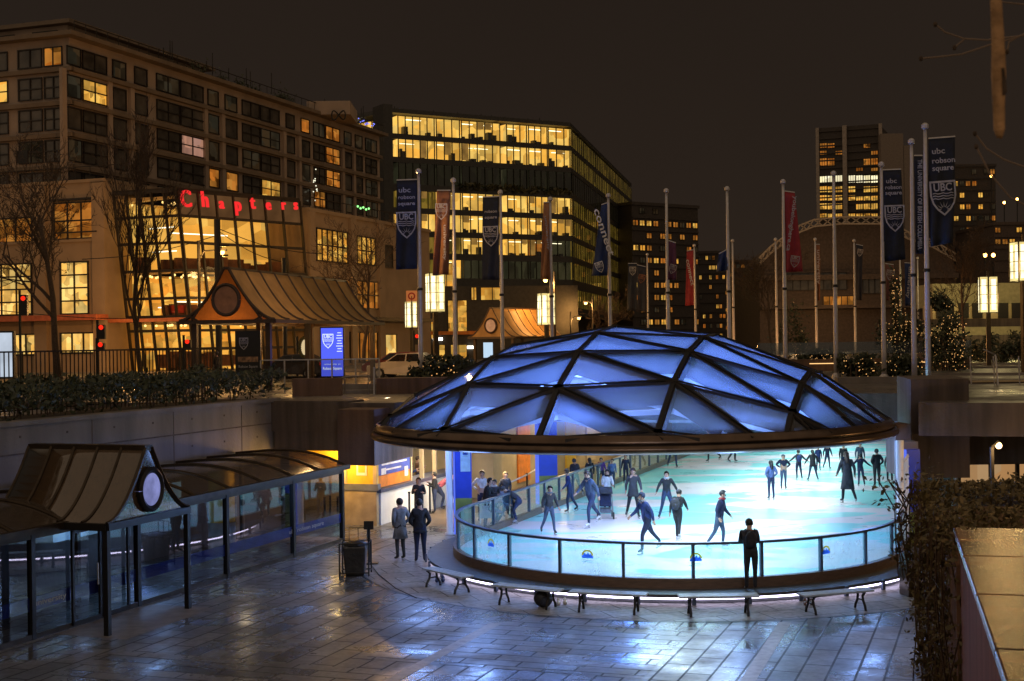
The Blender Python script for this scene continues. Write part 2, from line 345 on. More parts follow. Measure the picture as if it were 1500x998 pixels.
# paving of the round apron, a few millimetres above, with its dark joint
m = MB(); m.lathe([(7.0, .004), (9.12, .004)], CR, 96); tag(m.build('apron_paving', M['ring_paving']), kind='structure')
m = MB(); m.lathe([(9.12, .006), (9.2, .006)], CR, 96); tag(m.build('paving_joint', M['black']), kind='structure')
m = MB()
for (x0, y0, x1, y1) in ((1150, 912, 1075, 1030), (727, 913, 560, 1005)):
    p, q = atZ(x0, y0, 0), atZ(x1, y1, 0); n = (q - p).cross(V((0, 0, 1))).normalized() * .14; h = V((0, 0, .004))
    m.face([p - n + h, p + n + h, q + n + h, q - n + h])
tag(m.build('paving_strip', M['strip']), kind='structure')
# concourse floor beside the rink
m = MB(); m.face([G(43.6, -20.4, .004), G(43.6, -16.6, .004), G(80, -16.6, .004), G(80, -20.4, .004)])
tag(m.build('concourse_floor', mat('concourse_floor', (.20, .14, .09), .3, var=.35, scale=1.5)), kind='structure')
# blocks of slabs laid the other way
m = MB()
for a0, a1, b0, b1 in ((25.0, 29.4, -12.2, -6.4), (21.5, 24.2, -17.5, -11.0), (18.5, 23.5, -6.0, -1.5), (30.2, 36.5, -19.0, -17.6)): m.face([G(a0, b0, .003), G(a0, b1, .003), G(a1, b1, .003), G(a1, b0, .003)])
tag(m.build('turned_paving', M['plaza_turned']), kind='structure')
# the street deck round the pit
m = MB()
m.gbox(-25, 42, -420, -24, -.4, DZ - .25)
m.gbox(42, 49.9, -420, -19.2, 3.35, DZ)
m.gbox(49.9, 760, -420, 420, 3.35, DZ)
m.gbox(43, 49.9, -2.3, 420, 3.35, DZ)
P = [(2.55, 5), (4.95, 15.6), (9, 16), (60, 16), (60, 5)]
m.hexa([V((x, y, -.4)) for x, y in P], [V((x, y, DZ)) for x, y in P])
dk = tag(m.build('street_deck', [M['pavement'], M['concrete_dark']]), kind='structure')
for p in dk.data.polygons: p.material_index = 0 if p.normal.z > .5 else 1
# roads: one past the storefronts, one crossing behind the flag row
m = MB(); m.face([G(72, -200, DZ + .004), G(72, 200, DZ + .004), G(86, 200, DZ + .004), G(86, -200, DZ + .004)])
tag(m.build('road', M['asphalt']), kind='structure')
m = MB()
for k in range(-14, 15): m.face([G(78.9, k * 6, DZ + .008), G(78.9, k * 6 + 3, DZ + .008), G(79.05, k * 6 + 3, DZ + .008), G(79.05, k * 6, DZ + .008)])
tag(m.build('road_markings', M['white']), kind='structure')
m = MB()
for a in (71.7, 86): m.gbox(a, a + .3, -200, 200, DZ, DZ + .12)
tag(m.build('kerb', M['concrete']), kind='structure')
# soffit of the street over the back of the rink, walls of the pit
m = MB(); m.gbox(50, 95, -30, 6, 3.25, 3.345); tag(m.build('ceiling', mat('soffit', (.45, .47, .5), .7)), kind='structure')

def wall(name, fn, m_, label, cat='wall', group=None):
    b = MB(); fn(b); return tag(b.build(name, m_), label, cat, group)
# left retaining wall with its cast joints
t = thing('retaining_wall', G(20, -24, 0), 'long pale concrete retaining wall under the hedge on the left', 'wall')
b = MB(); b.gbox(-25, 42.6, -24.3, -23.9, 0, DZ + .02); b.build('wall_face', M['concrete'], t)
b = MB(); b.gbox(-25, 42.6, -24.45, -23.84, DZ + .02, DZ + .14); b.build('coping', M['concrete'], t)
b = MB(); b.gbox(-25, 42.6, -23.9, -23.885, 3.62, 3.66)
for a in range(-20, 43, 4):
    b.gbox(a, a + .03, -23.9, -23.888, 2.2, DZ)
    for da in (1, 2.9):
        for z in (3.2, 4.05): b.gbox(a + da, a + da + .06, -23.9, -23.886, z, z + .06)
b.build('cast_joint', M['concrete_dark'], t)
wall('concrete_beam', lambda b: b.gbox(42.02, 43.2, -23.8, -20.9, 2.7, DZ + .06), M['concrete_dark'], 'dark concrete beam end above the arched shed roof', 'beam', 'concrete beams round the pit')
p0, p1 = atY(494, 601, 45.2), atY(551, 682, 45.2)
b = MB(); d_ = V((.97, -.24, 0)); L_ = (p1 - p0).x
b.hexa([V((p0.x, p0.y, 2.36)), V((p1.x, p1.y - .5, 2.36)), V((p1.x + 1, p1.y + 3, 2.36)), V((p0.x + 1, p0.y + 3, 2.36))],
       [V((p0.x, p0.y, 4.2)), V((p1.x, p1.y - .5, 4.2)), V((p1.x + 1, p1.y + 3, 4.2)), V((p0.x + 1, p0.y + 3, 4.2))])
tag(b.build('concrete_block', M['concrete_brown']), 'brown board marked concrete block beside the left end of the dome', 'concrete block')
# low concrete wall between deck and dome on the left
p0, p1 = atY(566, 560, 54), atY(618, 600, 54)
b = MB(); b.box(((p0.x + p1.x) / 2 + .3, 54.5, 4.1), (p1.x - p0.x + 1.4, 1, 1.75)); tag(b.build('planter_wall', M['concrete_brown']), 'brown planter wall below the fairy lit bush near the car', 'planter')
# right hand concrete mass
p0, p1 = atY(1334, 556, 42.3), atY(1421, 700, 42.3)
b = MB(); b.hexa([V((p0.x, p0.y, p1.z)), V((p1.x, p0.y, p1.z)), V((p1.x + .7, p0.y + 4, p1.z)), V((p0.x + .7, p0.y + 4, p1.z))],
                 [V((p0.x, p0.y, p0.z)), V((p1.x, p0.y, p0.z)), V((p1.x + .7, p0.y + 4, p0.z)), V((p0.x + .7, p0.y + 4, p0.z))])
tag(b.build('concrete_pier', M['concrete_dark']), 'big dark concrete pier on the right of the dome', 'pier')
p0, p1 = atY(1312, 622, 41.8), atY(1336, 696, 41.8)
b = MB(); b.box(((p0.x + p1.x) / 2, 42.4, (p0.z + p1.z) / 2), (p1.x - p0.x - .02, 1.1, p0.z - p1.z)); tag(b.build('bracket', M['concrete_brown']), 'narrow concrete bracket carrying the right end of the dome rim', 'bracket')
p0, p1 = atY(1236, 553, 58), atY(1336, 592, 58)
b = MB(); b.box(((p0.x + p1.x) / 2 + .5, 58.3, (p0.z + p1.z) / 2 - .15), (p1.x - p0.x + 1.5, .6, p0.z - p1.z + .3)); tag(b.build('parapet_wall', M['concrete']), 'grey concrete parapet behind the dome at the foot of the flagpoles', 'parapet')
p0, p1 = atY(1180, 598, 52.5), atY(1336, 625, 52.5)
b = MB(); b.box(((p0.x + p1.x) / 2, 53, (p0.z + p1.z) / 2), (p1.x - p0.x, 1, p0.z - p1.z)); tag(b.build('concrete_ledge', M['concrete_brown']), 'low brown concrete ledge behind the right flank of the dome', 'ledge')
# the upper walkway on the far right: two pale stair edges and dark walls
p0, p1 = atY(1421, 592, 46), atY(1530, 680, 46)
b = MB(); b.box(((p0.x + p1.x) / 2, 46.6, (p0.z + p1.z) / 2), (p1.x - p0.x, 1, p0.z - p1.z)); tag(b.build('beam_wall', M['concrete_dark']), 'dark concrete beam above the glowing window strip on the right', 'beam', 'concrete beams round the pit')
t = thing('stair_flight', atY(1460, 592, 56), 'wide concrete steps with pale lit edges at far right', 'stairs')
for k, (y, w_) in enumerate(((590, .5), (574, .5), (558, .5))):
    p0, p1 = atY(1421, y, 54 + k * 1.2), atY(1540, y, 54 + k * 1.2)
    b = MB(); b.box(((p0.x + p1.x) / 2, p0.y + .6, p0.z - .35), (p1.x - p0.x, 1.25, .7)); b.build('step', M['concrete_dark'], t)
    b = MB(); b.box(((p0.x + p1.x) / 2, p0.y - .03, p0.z - .03), (p1.x - p0.x, .05, .07)); b.build('nosing', M['cream'], t)
b = MB()
for px in (1424, 1458, 1462, 1495):
    b.tube([atY(px, 590, 55), atY(px - 3, 522, 55)], .03, 6)
b.tube([atY(1440, 512, 55), atY(1458, 520, 55), atY(1464, 580, 54)], .03, 6)
b.build('handrail', M['steel'], t)
# lit room under the street on the right
t = thing('lower_shop_front', atY(1450, 700, 47), 'pale glowing window strip below the dark beam at right', 'shop front')
p0, p1 = atY(1404, 681, 47.2), atY(1530, 706, 47.2)
b = MB(); b.box(((p0.x + p1.x) / 2, 47.4, (p0.z + p1.z) / 2), (p1.x - p0.x, .1, p0.z - p1.z)); b.build('lit_window', room('lobby_glow', (1, .52, .2), (1, .62, .3), .22, .5, (2, 1.2), 1), t)
b = MB()
for px in (1404, 1451, 1453, 1490): p = atY(px, 681, 47.1); b.box((p.x, 47.1, (p0.z + p1.z) / 2), (.12, .12, p0.z - p1.z + .2))
b.box(((p0.x + p1.x) / 2, 47.1, p0.z + .06), (p1.x - p0.x, .14, .1)); b.box(((p0.x + p1.x) / 2, 47.1, p1.z - .02), (p1.x - p0.x, .14, .1)); b.build('frame', M['dark_frame'], t)
b = MB(); b.box(((p0.x + p1.x) / 2, 47.6, (p1.z - .05) / 2), (p1.x - p0.x, .5, p1.z - .05)); b.build('wall', M['concrete_dark'], t)

# ================================================================== the rink
def stad(r, z, n=40, aend=84):                           # points along the rink outline: left side, round front, right side
    bl, brr = -8.95 - r, -8.95 + r
    L = [G(a, bl, z) for a in (aend, 72, 62, 54, 47, 43)]
    C_ = [CR + (gv * -math.sin(math.pi * i / n) * r) + (pv * -math.cos(math.pi * i / n) * r) + V((0, 0, z)) for i in range(n + 1)]
    Rr = [G(a, brr, z) for a in (43, 47, 54, 62, 72, aend)]
    return L + C_ + Rr
def ribbon(b, rz):                                       # sweep an (r, z) profile along the outline
    g_ = [stad(r, z) for r, z in rz]; b.sheet(g_)
ICE = .30
m_, t_, b_ = nodes('ice')
tc = t_.nodes.new('ShaderNodeTexCoord'); mp = t_.nodes.new('ShaderNodeMapping'); mp.inputs['Rotation'].default_value = (0, 0, .35); mp.inputs['Scale'].default_value = (.16, .33, 1)
n = t_.nodes.new('ShaderNodeTexNoise'); n.inputs['Scale'].default_value = .9; n.inputs['Detail'].default_value = 3; n.inputs['Distortion'].default_value = 1.6
r = t_.nodes.new('ShaderNodeValToRGB'); r.color_ramp.elements[0].position = .49; r.color_ramp.elements[0].color = (.33, .84, .82, 1); r.color_ramp.elements[1].position = .53; r.color_ramp.elements[1].color = (.90, .82, .86, 1)
L = t_.links.new; L(tc.outputs['Object'], mp.inputs[0]); L(mp.outputs[0], n.inputs[0]); L(n.outputs[0], r.inputs[0]); 
# skate tracks: fine pale scratches in two directions
ml = None
for rot, sc_ in ((.5, (1.2, 26, 1)), (-.7, (1.0, 30, 1)), (1.4, (1.4, 22, 1))):
    m9 = t_.nodes.new('ShaderNodeMapping'); m9.inputs['Rotation'].default_value = (0, 0, rot); m9.inputs['Scale'].default_value = sc_; n9 = t_.nodes.new('ShaderNodeTexNoise'); n9.inputs['Scale'].default_value = .5; n9.inputs['Detail'].default_value = 3; n9.inputs['Distortion'].default_value = .5
    L(tc.outputs['Object'], m9.inputs[0]); L(m9.outputs[0], n9.inputs[0]); r9 = t_.nodes.new('ShaderNodeMapRange'); r9.inputs['From Min'].default_value = .60; r9.inputs['From Max'].default_value = .70; L(n9.outputs[0], r9.inputs[0])
    if ml is None: ml = r9.outputs[0]
    else: a9 = t_.nodes.new('ShaderNodeMath'); a9.operation = 'MAXIMUM'; L(ml, a9.inputs[0]); L(r9.outputs[0], a9.inputs[1]); ml = a9.outputs[0]
k9 = t_.nodes.new('ShaderNodeMath'); k9.operation = 'MULTIPLY'; L(ml, k9.inputs[0]); k9.inputs[1].default_value = .55
x9 = t_.nodes.new('ShaderNodeMix'); x9.data_type = 'RGBA'; L(k9.outputs[0], x9.inputs[0]); L(r.outputs[0], x9.inputs[6]); x9.inputs[7].default_value = (.62, .74, .80, 1); L(x9.outputs[2], b_.inputs['Base Color'])
n2 = t_.nodes.new('ShaderNodeTexNoise'); n2.inputs['Scale'].default_value = .7; n2.inputs['Detail'].default_value = 5; L(tc.outputs['Object'], n2.inputs[0])
r2 = t_.nodes.new('ShaderNodeMapRange'); r2.inputs['To Min'].default_value = .08; r2.inputs['To Max'].default_value = .6; L(n2.outputs[0], r2.inputs[0]); L(r2.outputs[0], b_.inputs['Roughness'])
M['ice'] = m_
m = MB(); m.face(list(stad(RR - .06, ICE))[::-1]); tag(m.build('ice', M['ice']), kind='structure')
# step ring with the light strip under its lip
t = thing('step_ring', CR, 'raised dark step ring round the rink with glowing strip beneath', 'step')
b = MB(); b.lathe([(7.02, .02), (7.02, .17), (7.2, .18), (7.2, .25), (6.3, .25)], CR, 96); b.build('tread', M['step'], t)
b = MB(); b.lathe([(7.05, .11), (7.10, .11), (7.10, .145), (7.05, .145)], CR, 96); b.build('light_strip', emit('led_strip', (.74, .68, 1.0), 9), t)
for k in range(34):
    an = k / 34 * 2 * math.pi + .04; q = CR + V((math.cos(an) * 7.24, math.sin(an) * 7.24, .13)); b = MB(); b.box(q, (.06, .1, .24), an); b.build('bracket', M['rail'], t)
# the barrier: curb, glass panes, rail, posts
t = thing('rink_barrier', CR + V((0, -6.3, .25)), 'curved glass barrier with steel rail round the ice', 'barrier')
b = MB(); ribbon(b, [(RR - .07, .24), (RR - .07, .50), (RR + .10, .50), (RR + .10, .24)]); b.build('curb', M['brown_curb'], t)
b = MB(); ribbon(b, [(RR - .05, 1.32), (RR - .05, 1.38), (RR + .05, 1.38), (RR + .05, 1.32), (RR - .05, 1.32)]); b.build('top_rail', M['rail'], t)
line = stad(RR, 0); acc = [0]
for i in range(1, len(line)): acc.append(acc[-1] + (line[i] - line[i - 1]).length)
def along(s):
    for i in range(1, len(line)):
        if acc[i] >= s: f = (s - acc[i - 1]) / (acc[i] - acc[i - 1]); return line[i - 1].lerp(line[i], f)
    return line[-1].copy()
PANE = glass('barrier_glass', (.80, .96, 1), .93, .02, (.40, .85, .95), .22, trans=True)
PANE_F = glass('frosted_barrier_glass', (.80, .96, 1), .9, .05, (.50, .9, 1.0), .30, trans=True)
M['logo_gold'], M['logo_blue'], M['logo_grey'] = [glass('logo_' + n_, c_, .25, .2, c_, .75, trans=True) for n_, c_ in (('gold', (.75, .48, .06)), ('blue', (.05, .16, .75)), ('grey', (.25, .45, .5)))]
S_front = acc[6 + 20]                                    # the middle of the round end
panes = []
s = 12.0; k = 0
while s < acc[-1] - 8:
    L_ = 1.72
    p, q = along(s), along(min(s + L_, acc[-1])); mid = along(s + L_ / 2)
    pa = MB(); seg = [along(s + .03 + (L_ - .06) * i / 4) for i in range(5)]
    pa.sheet([[x + V((0, 0, .50)) for x in seg], [x + V((0, 0, 1.32)) for x in seg]])
    o = pa.build('glass_pane', PANE, t); o['k'] = k; panes.append((o, mid, (q - p).normalized()))
    b = MB(); b.box(p + V((0, 0, .92)), (.075, .09, .84), math.atan2((q - p).y, (q - p).x)); b.build('post', M['rail'], t)
    s += L_; k += 1
# the sun and mountain emblem on every third pane
def emblem(par, c, right, up, size):
    nrm = up.cross(right).normalized() * -.02
    if nrm.dot(c - V((0, 0, EYE))) > 0: nrm = -nrm
    b = MB(); P = lambda x, y: c + right * x * size + up * y * size + nrm
    n_ = 14
    b.cur = 0
    for i in range(n_):
        a0, a1 = math.pi * i / n_, math.pi * (i + 1) / n_
        b.face([P(math.cos(a0) * 1.0, math.sin(a0) * .9), P(math.cos(a1) * 1.0, math.sin(a1) * .9), P(math.cos(a1) * .68, math.sin(a1) * .62), P(math.cos(a0) * .68, math.sin(a0) * .62)])
    b.cur = 1
    for x0, x1, x2, h in ((-.95, -.45, .05, .42), (-.35, .1, .5, .55), (.2, .55, .95, .38)): b.face([P(x0, -.15), P(x2, -.15), P(x1, h)])
    b.face([P(-.98, -.15), P(.98, -.15), P(.9, -.42), P(-.9, -.42)][::-1])
    b.cur = 2
    b.face([P(-.7, -.72), P(.7, -.72), P(.7, -.80), P(-.7, -.80)]); b.face([P(-1.05, -.98), P(1.05, -.98), P(1.05, -1.06), P(-1.05, -1.06)])
    b.build('emblem', [M['logo_gold'], M['logo_blue'], M['logo_grey']], par)
for px, py in ((720, 793), (861, 817), (1019, 817), (1209, 806)):
    best = min(panes, key=lambda q: (q[1] + V((0, 0, .97)) - atY(px, py, q[1].y)).length)
    o, mid, d = best; up = V((0, 0, 1))
    hit = Face(mid, d).hit(px, py); o.data.materials[0] = PANE_F
    emblem(o, V((hit.x, hit.y, .96 + .03)), d if d.x > 0 else -d, up, .16)

# ================================================================== the glass dome
DC = V((3.68, 42.89, 0)); DR, DRZ, DRISE = 7.853, 3.88, 2.93
SPH = (DR * DR + DRISE * DRISE) / (2 * DRISE)
def dz(x, y, sink=0):
    r2 = min((x - DC.x) ** 2 + (y - DC.y) ** 2, DR * DR); return DRZ - (SPH - DRISE) + math.sqrt(SPH * SPH - r2) - sink
LA, LB, AN, DAN = 1.957, 3.139, .344, 1.307
va, vb, o0 = V((math.sin(AN), math.cos(AN), 0)) * LA, V((math.sin(AN + DAN), math.cos(AN + DAN), 0)) * LB, V((1.251, 37.294, 0))
def nd(j, i): return o0 + va * i + vb * j
def inside(p): return (p - DC).length < DR - .02
def clip(p, q):
    ip, iq = inside(p), inside(q)
    if ip and iq: return p, q
    if not ip and not iq: return None
    a, b = (p, q) if ip else (q, p)
    lo, hi = 0.0, 1.0
    for _ in range(30):
        mid = (lo + hi) / 2
        if (a.lerp(b, mid) - DC).length < DR: lo = mid
        else: hi = mid
    return (a, a.lerp(b, lo))
dome = thing('glass_dome', DC + V((0, 0, DRZ)), 'shallow faceted glass dome glowing blue over the ice rink', 'dome')
def pt(p, sink=0, low=0): return V((p.x, p.y, max(low, dz(p.x, p.y, sink))))
BEAM = mat('dark_steel_fin', (.030, .024, .020), .6, .2, var=.25, scale=2)
GLZ = mat('glazing_bar', (.008, .008, .010), .5, .3)
PLATE = MB()
edges = {}
for j in range(-6, 7):
    for i in range(-9, 12):
        for dj, di, fam in ((0, 1, 'A'), (1, 0, 'B'), (1, -1, 'C')):
            c = clip(nd(j, i), nd(j + dj, i + di))
            if c and (c[0] - c[1]).length > .08: key = ('A', j) if fam == 'A' else (('B', i) if fam == 'B' else ('C', i + j)); edges.setdefault(key, []).append(c)
for key, es in edges.items():
    w_, dp = (.20, .28) if key[0] == 'A' else (.34, .62)
    b = MB()
    for p, q in es:                                       # the fins grow shallower towards the rim
        for f0, f1 in ((0, .34), (.34, .67), (.67, 1)):
            u_, v_ = p.lerp(q, f0), p.lerp(q, f1); P_, Q_ = pt(p).lerp(pt(q), f0), pt(p).lerp(pt(q), f1)
            dd = max(.08, min(dp, (P_.z + Q_.z) / 2 - 3.80)); dn = V((0, 0, dd / 2 + .04)); b.bar(P_ - dn, Q_ - dn, w_, dd)
    rib = b.build('rib', BEAM, dome)
    b = MB()
    for p, q in es: b.bar(pt(p, -.012), pt(q, -.012), .085 if key[0] != 'A' else .13, .05)
    b.build('glazing_bar', GLZ, rib)
    if key[0] == 'A':
        b = MB()
        for p, q in es: b.box(pt(p, .1), (.22, .22, .3))
        b.build('node_plate', BEAM, rib)
DGL = glass('dome_glass', (.70, .80, 1), .90, .04, (.60, .70, .95), .14, trans=True, refl=1.5)
def clip_tri(tri):
    out = []
    n_ = len(tri)
    for k in range(n_):
        p, q = tri[k], tri[(k + 1) % n_]
        if inside(p): out.append(p)
        if inside(p) != inside(q):
            c = clip(p, q); out.append(c[1])
    # follow the rim between the two cut points
    res = []
    for k in range(len(out)):
        p, q = out[k], out[(k + 1) % len(out)]; res.append(p)
        if not inside(p) and not inside(q):
            for f in (.25, .5, .75):
                x = p.lerp(q, f) - DC; res.append(DC + x.normalized() * (DR - .001))
    return res
for j in range(-6, 7):
    for i in range(-9, 12):
        for tri in ((nd(j, i), nd(j + 1, i - 1), nd(j + 1, i)), (nd(j, i), nd(j + 1, i), nd(j, i + 1))):
            if not any(inside(p) for p in tri): continue
            poly = clip_tri(tri)
            if len(poly) < 3: continue
            b = MB(); b.face([pt(p) for p in poly]); b.build('glass_pane', DGL, dome)
# slender inner struts that catch the blue light, and added glowing tubes brightening them
STRUT = mat('pale_strut', (.88, .9, .92), .5, var=.05)
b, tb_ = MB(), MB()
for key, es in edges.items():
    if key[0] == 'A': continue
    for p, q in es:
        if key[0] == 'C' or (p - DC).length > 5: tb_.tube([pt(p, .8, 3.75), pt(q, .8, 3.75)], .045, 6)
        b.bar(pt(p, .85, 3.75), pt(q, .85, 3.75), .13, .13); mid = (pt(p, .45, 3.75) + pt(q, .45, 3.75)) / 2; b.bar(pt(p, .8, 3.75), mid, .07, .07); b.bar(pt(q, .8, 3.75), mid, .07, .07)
b.build('truss', STRUT, dome); tb_.build('glow_tube', emit('strut_glow', (.42, .55, 1), 1.25, var=1, scale=.5, low=.25, sample=False), dome)
# the rim: coppery gutter in three rolls
RIMM = mat('copper_gutter', (.125, .085, .06), .30, .7, var=.35, scale=1.5, bump=.08, bscale=6)
RIMD = mat('dark_gutter', (.03, .024, .02), .45, .5, var=.3, scale=2)
b = MB(); b.lathe([(7.80, 3.92), (7.92, 3.90), (8.02, 3.74), (8.02, 3.70), (7.94, 3.68)], DC, 128); b.build('rim_flashing', RIMM, dome, smooth=True)
b = MB(); b.lathe([(7.94, 3.68), (7.94, 3.61)], DC, 128); b.build('rim_groove', RIMD, dome, smooth=True)
b = MB(); pr = [(8.0 + .14 * math.cos(a), 3.55 + .11 * math.sin(a)) for a in [R(100 - 20 * k) for k in range(11)]]; b.lathe(pr, DC, 128); b.build('rim_roll', RIMM, dome, smooth=True)
b = MB(); b.lathe([(8.02, 3.46), (7.90, 3.41), (7.55, 3.41), (7.45, 3.5), (7.5, 3.85), (7.8, 3.9)], DC, 128); b.build('rim_soffit', RIMD, dome, smooth=True)
# the blue lights round the inside of the rim
for r_, z_, n_, e_ in ((3.4, 3.0, 5, 1500), (6.3, 3.5, 8, 430)):
    for k in range(n_):
        an = 2 * math.pi * k / n_ + .5; q = DC + V((math.cos(an) * r_, math.sin(an) * r_, z_)); lamp('dome_blue_light', q, e_, (.17, .32, 1), .3, 'SPOT', q + V((-math.cos(an) * .25, -math.sin(an) * .25, 1)), cone=R(168), blend=.4)
lamp('dome_blue_light', DC + V((0, 0, 3.0)), 1200, (.30, .44, 1), .4, 'SPOT', DC + V((0, 0, 9)), cone=R(168), blend=.4)
lamp('ice_blue_light', DC + V((0, 0, 3.2)), 260, (.10, .25, 1), .5)
for k in range(6):
    an = 2 * math.pi * (k + .5) / 6 + .3; lamp('rim_blue_spill', DC + V((math.cos(an) * 7.0, math.sin(an) * 7.0, 3.25)), 170, (.24, .42, 1), .5)  # added under the rim to spill blue onto the plaza
# rows of bright fittings that light the ice under the dome and under the street
for a, e in ((38.8, 430), (46, 250), (53, 280), (60, 300), (68, 260), (76, 260)):
    lamp('ice_flood_light', G(a, -8.9, 3.2), e, (.72, .95, 1), 2.2, 'AREA', G(a, -8.9, 0), shape='RECTANGLE', sy=9)
# columns under the dome rim
for (px, py, Y, mm, lab) in ((659, 778, 45.3, M['white'], 'slim white column under the left of the dome by the blue board'), (1320, 790, 39.6, M['white'], 'pale column under the right end of the dome')):
    p = atY(px, py, Y); b = MB(); b.lathe([(.16, 0), (.16, .06), (.11, .08), (.11, 3.35)], (p.x, p.y, 0), 16); tag(b.build('column', mm, smooth=True), lab, 'column', 'columns beside the rink')

# ================================================================== concourse beside the rink (left, behind) 
t = thing('rental_counter', G(44, -20.5, 0), 'white lit rental counter with menu board and service hatch', 'counter')
b = MB(); b.gbox(43.5, 51.5, -21.1, -20.45, 0, 1.15); b.build('front_panel', mat('counter_front', (.85, .83, .76), .45, var=.05), t)
b = MB(); b.gbox(43.3, 51.6, -21.2, -20.35, 1.15, 1.27); b.build('counter_top', mat('counter_top', (.10, .10, .14), .4), t)
b = MB(); b.gbox(43.5, 51.6, -20.62, -20.5, 2.75, 3.3); b.build('fascia', mat('blue_fascia', (.10, .25, .45), .5), t)
b = MB(); b.gbox(43.5, 46.2, -20.64, -20.52, 1.72, 2.62); b.cur = 1; b.gbox(43.5, 46.2, -20.64, -20.52, 1.30, 1.70); b.cur = 2
for k in range(4): b.gbox(43.75, 45.9 - (k % 2) * .5, -20.518, -20.512, 2.45 - k * .2, 2.51 - k * .2)
b.gbox(43.7, 44.1, -20.518, -20.51, 1.72, 1.95); b.gbox(45.7, 46.0, -20.518, -20.51, 1.5, 1.85)
b.build('menu_board', [mat('menu_blue', (.07, .10, .42), .5), M['orange_panel'], M['printw']], t)
b = MB(); 
for a in (46.25, 47.35, 48.6, 49.9, 51.4): b.gbox(a, a + .12, -20.64, -20.5, 1.27, 2.75)
b.gbox(46.25, 51.5, -20.64, -20.5, 2.66, 2.78); b.build('hatch_frame', M['cream'], t)
b = MB(); b.gbox(43.5, 51.5, -23.2, -23.0, 1.27, 3.2); b.cur = 1
for k in range(5): b.gbox(46.6 + k * 1.0, 46.9 + k * 1.0, -22.98, -22.8, 1.5, 1.5 + random.uniform(.1, .5))
b.build('back_wall', [M['cream'], M['navy']], t)
b = MB(); b.gbox(46.4, 51.0, -21.9, -21.7, 2.95, 3.05); b.build('hatch_glow_tube', E_white, t)  # glowing tube added to brighten the dark hatch
lamp('counter_light', G(47.5, -21.8, 3.1), 260, (1, .80, .50), 1.0, 'AREA', G(47.5, -21.3, 0), shape='RECTANGLE', sy=5)
lamp('counter_front_light', G(46.2, -19.1, 3.2), 420, (1, .83, .55), .5, 'AREA', G(46, -20.6, .4), shape='RECTANGLE', sy=5)
t = thing('kiosk_end', G(43.4, -22, 0), 'yellow panelled end wall of the counter beside the glass shed', 'kiosk wall')
b = MB(); b.gbox(43.25, 43.45, -23.9, -20.5, 0, 1.22); b.build('lower_wall', mat('marble_tan', (.42, .31, .17), .4, var=.25, scale=2.5), t)
b = MB(); b.gbox(43.22, 43.45, -23.9, -20.42, 1.22, 1.45); b.build('band', mat('grey_band', (.16, .16, .18), .5), t)
b = MB(); b.gbox(43.25, 43.45, -23.9, -20.5, 1.45, 3.2); b.build('upper_wall', M['yellow'], t)
b = MB(); b.gbox(43.2, 43.25, -20.6, -20.45, 1.45, 2.7); b.gbox(43.2, 43.25, -21.75, -21.62, 1.45, 2.7); b.build('frame', M['cream'], t)
b = MB(); b.gbox(43.23, 43.248, -21.25, -20.85, 1.75, 2.25); b.cur = 1; b.gbox(43.222, 43.23, -21.18, -20.92, 1.85, 2.15); b.build('notice', [M['printw'], M['yellow']], t)
lamp('kiosk_warm_light', G(42.3, -21.6, 2.62), 330, (1, .60, .16), .25)
# warm room further in, with its walls and blue boards
wall('concourse_wall', lambda b: (b.gbox(52, 53, -24, -19.4, 0, 3.2), b.gbox(53, 90, -20.2, -19.8, 0, 3.2)), mat('tan_wall', (.50, .37, .19), .7, var=.25, scale=.8), 'tan wall of the warm concourse behind the rink')
t = thing('wall_panels', G(60, -19.7, 0), 'orange and cream panels along the concourse wall', 'panel')
for k, a in enumerate((56, 59.5, 63, 66.5)):
    b = MB(); b.gbox(a, a + 1.6, -19.79, -19.72, .2, 2.8); b.build('panel', (M['orange_panel'], M['printw'], M['yellow'], M['cream'])[k], t)
lamp('concourse_light', G(57, -18.2, 3.15), 220, (1, .72, .36), 1.0, 'AREA', G(57, -18.2, 0), shape='RECTANGLE', sy=8)
lamp('concourse_light', G(68, -18.2, 3.15), 180, (1, .72, .36), 1.0, 'AREA', G(68, -18.2, 0), shape='RECTANGLE', sy=8)
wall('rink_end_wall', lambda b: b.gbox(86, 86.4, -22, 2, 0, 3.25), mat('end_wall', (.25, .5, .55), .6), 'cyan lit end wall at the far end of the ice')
wall('rink_side_wall', lambda b: (b.gbox(50, 90, -1.5, -1.2, 0, 3.25)), mat('side_wall', (.35, .42, .45), .6), 'grey wall along the right side of the ice')
def board(px0, px1, pyb, Y, top, green, label, white=True, yaw=.0):
    p0, p1 = atY(px0, pyb, Y), atY(px1, pyb, Y); c = (p0 + p1) / 2; wd = (p1 - p0).length
    t = thing('display_board', (c.x, c.y, 0), label, 'display board', 'tall blue boards beside the rink'); uy = V((-math.sin(yaw), math.cos(yaw), 0)); ux = V((math.cos(yaw), math.sin(yaw), 0))
    b = MB(); b.box((c.x, c.y, (green + top) / 2), (wd, .3, top - green), ux=ux, uy=uy); b.build('board', M['blue_panel'], t)
    b = MB(); b.box((c.x, c.y, green / 2), (wd, .3, green), ux=ux, uy=uy); b.build('base', M['green_panel'], t)
    b = MB(); b.box(V((c.x, c.y, top / 2)) - ux * (wd / 2 + .03), (.06, .34, top), ux=ux, uy=uy); b.build('edge_strip', emit('blue_edge', (.12, .2, 1), .9, sample=False), t)
    if white:
        b = MB(); q = V((c.x, c.y, top * .78)) + ux * wd * .14 - uy * .16; b.box(q, (wd * .6, .02, top * .30), ux=ux, uy=uy); po = b.build('poster', mat('pale_poster', (.5, .68, .8), .5), t)
        emblem(po, q - uy * .012 + V((0, 0, .1)), ux, V((0, 0, 1)), wd * .16)
    return t
board(668, 692, 780, 45.4, 3.3, 1.2, 'tall blue board with pale emblem poster beside the white column')
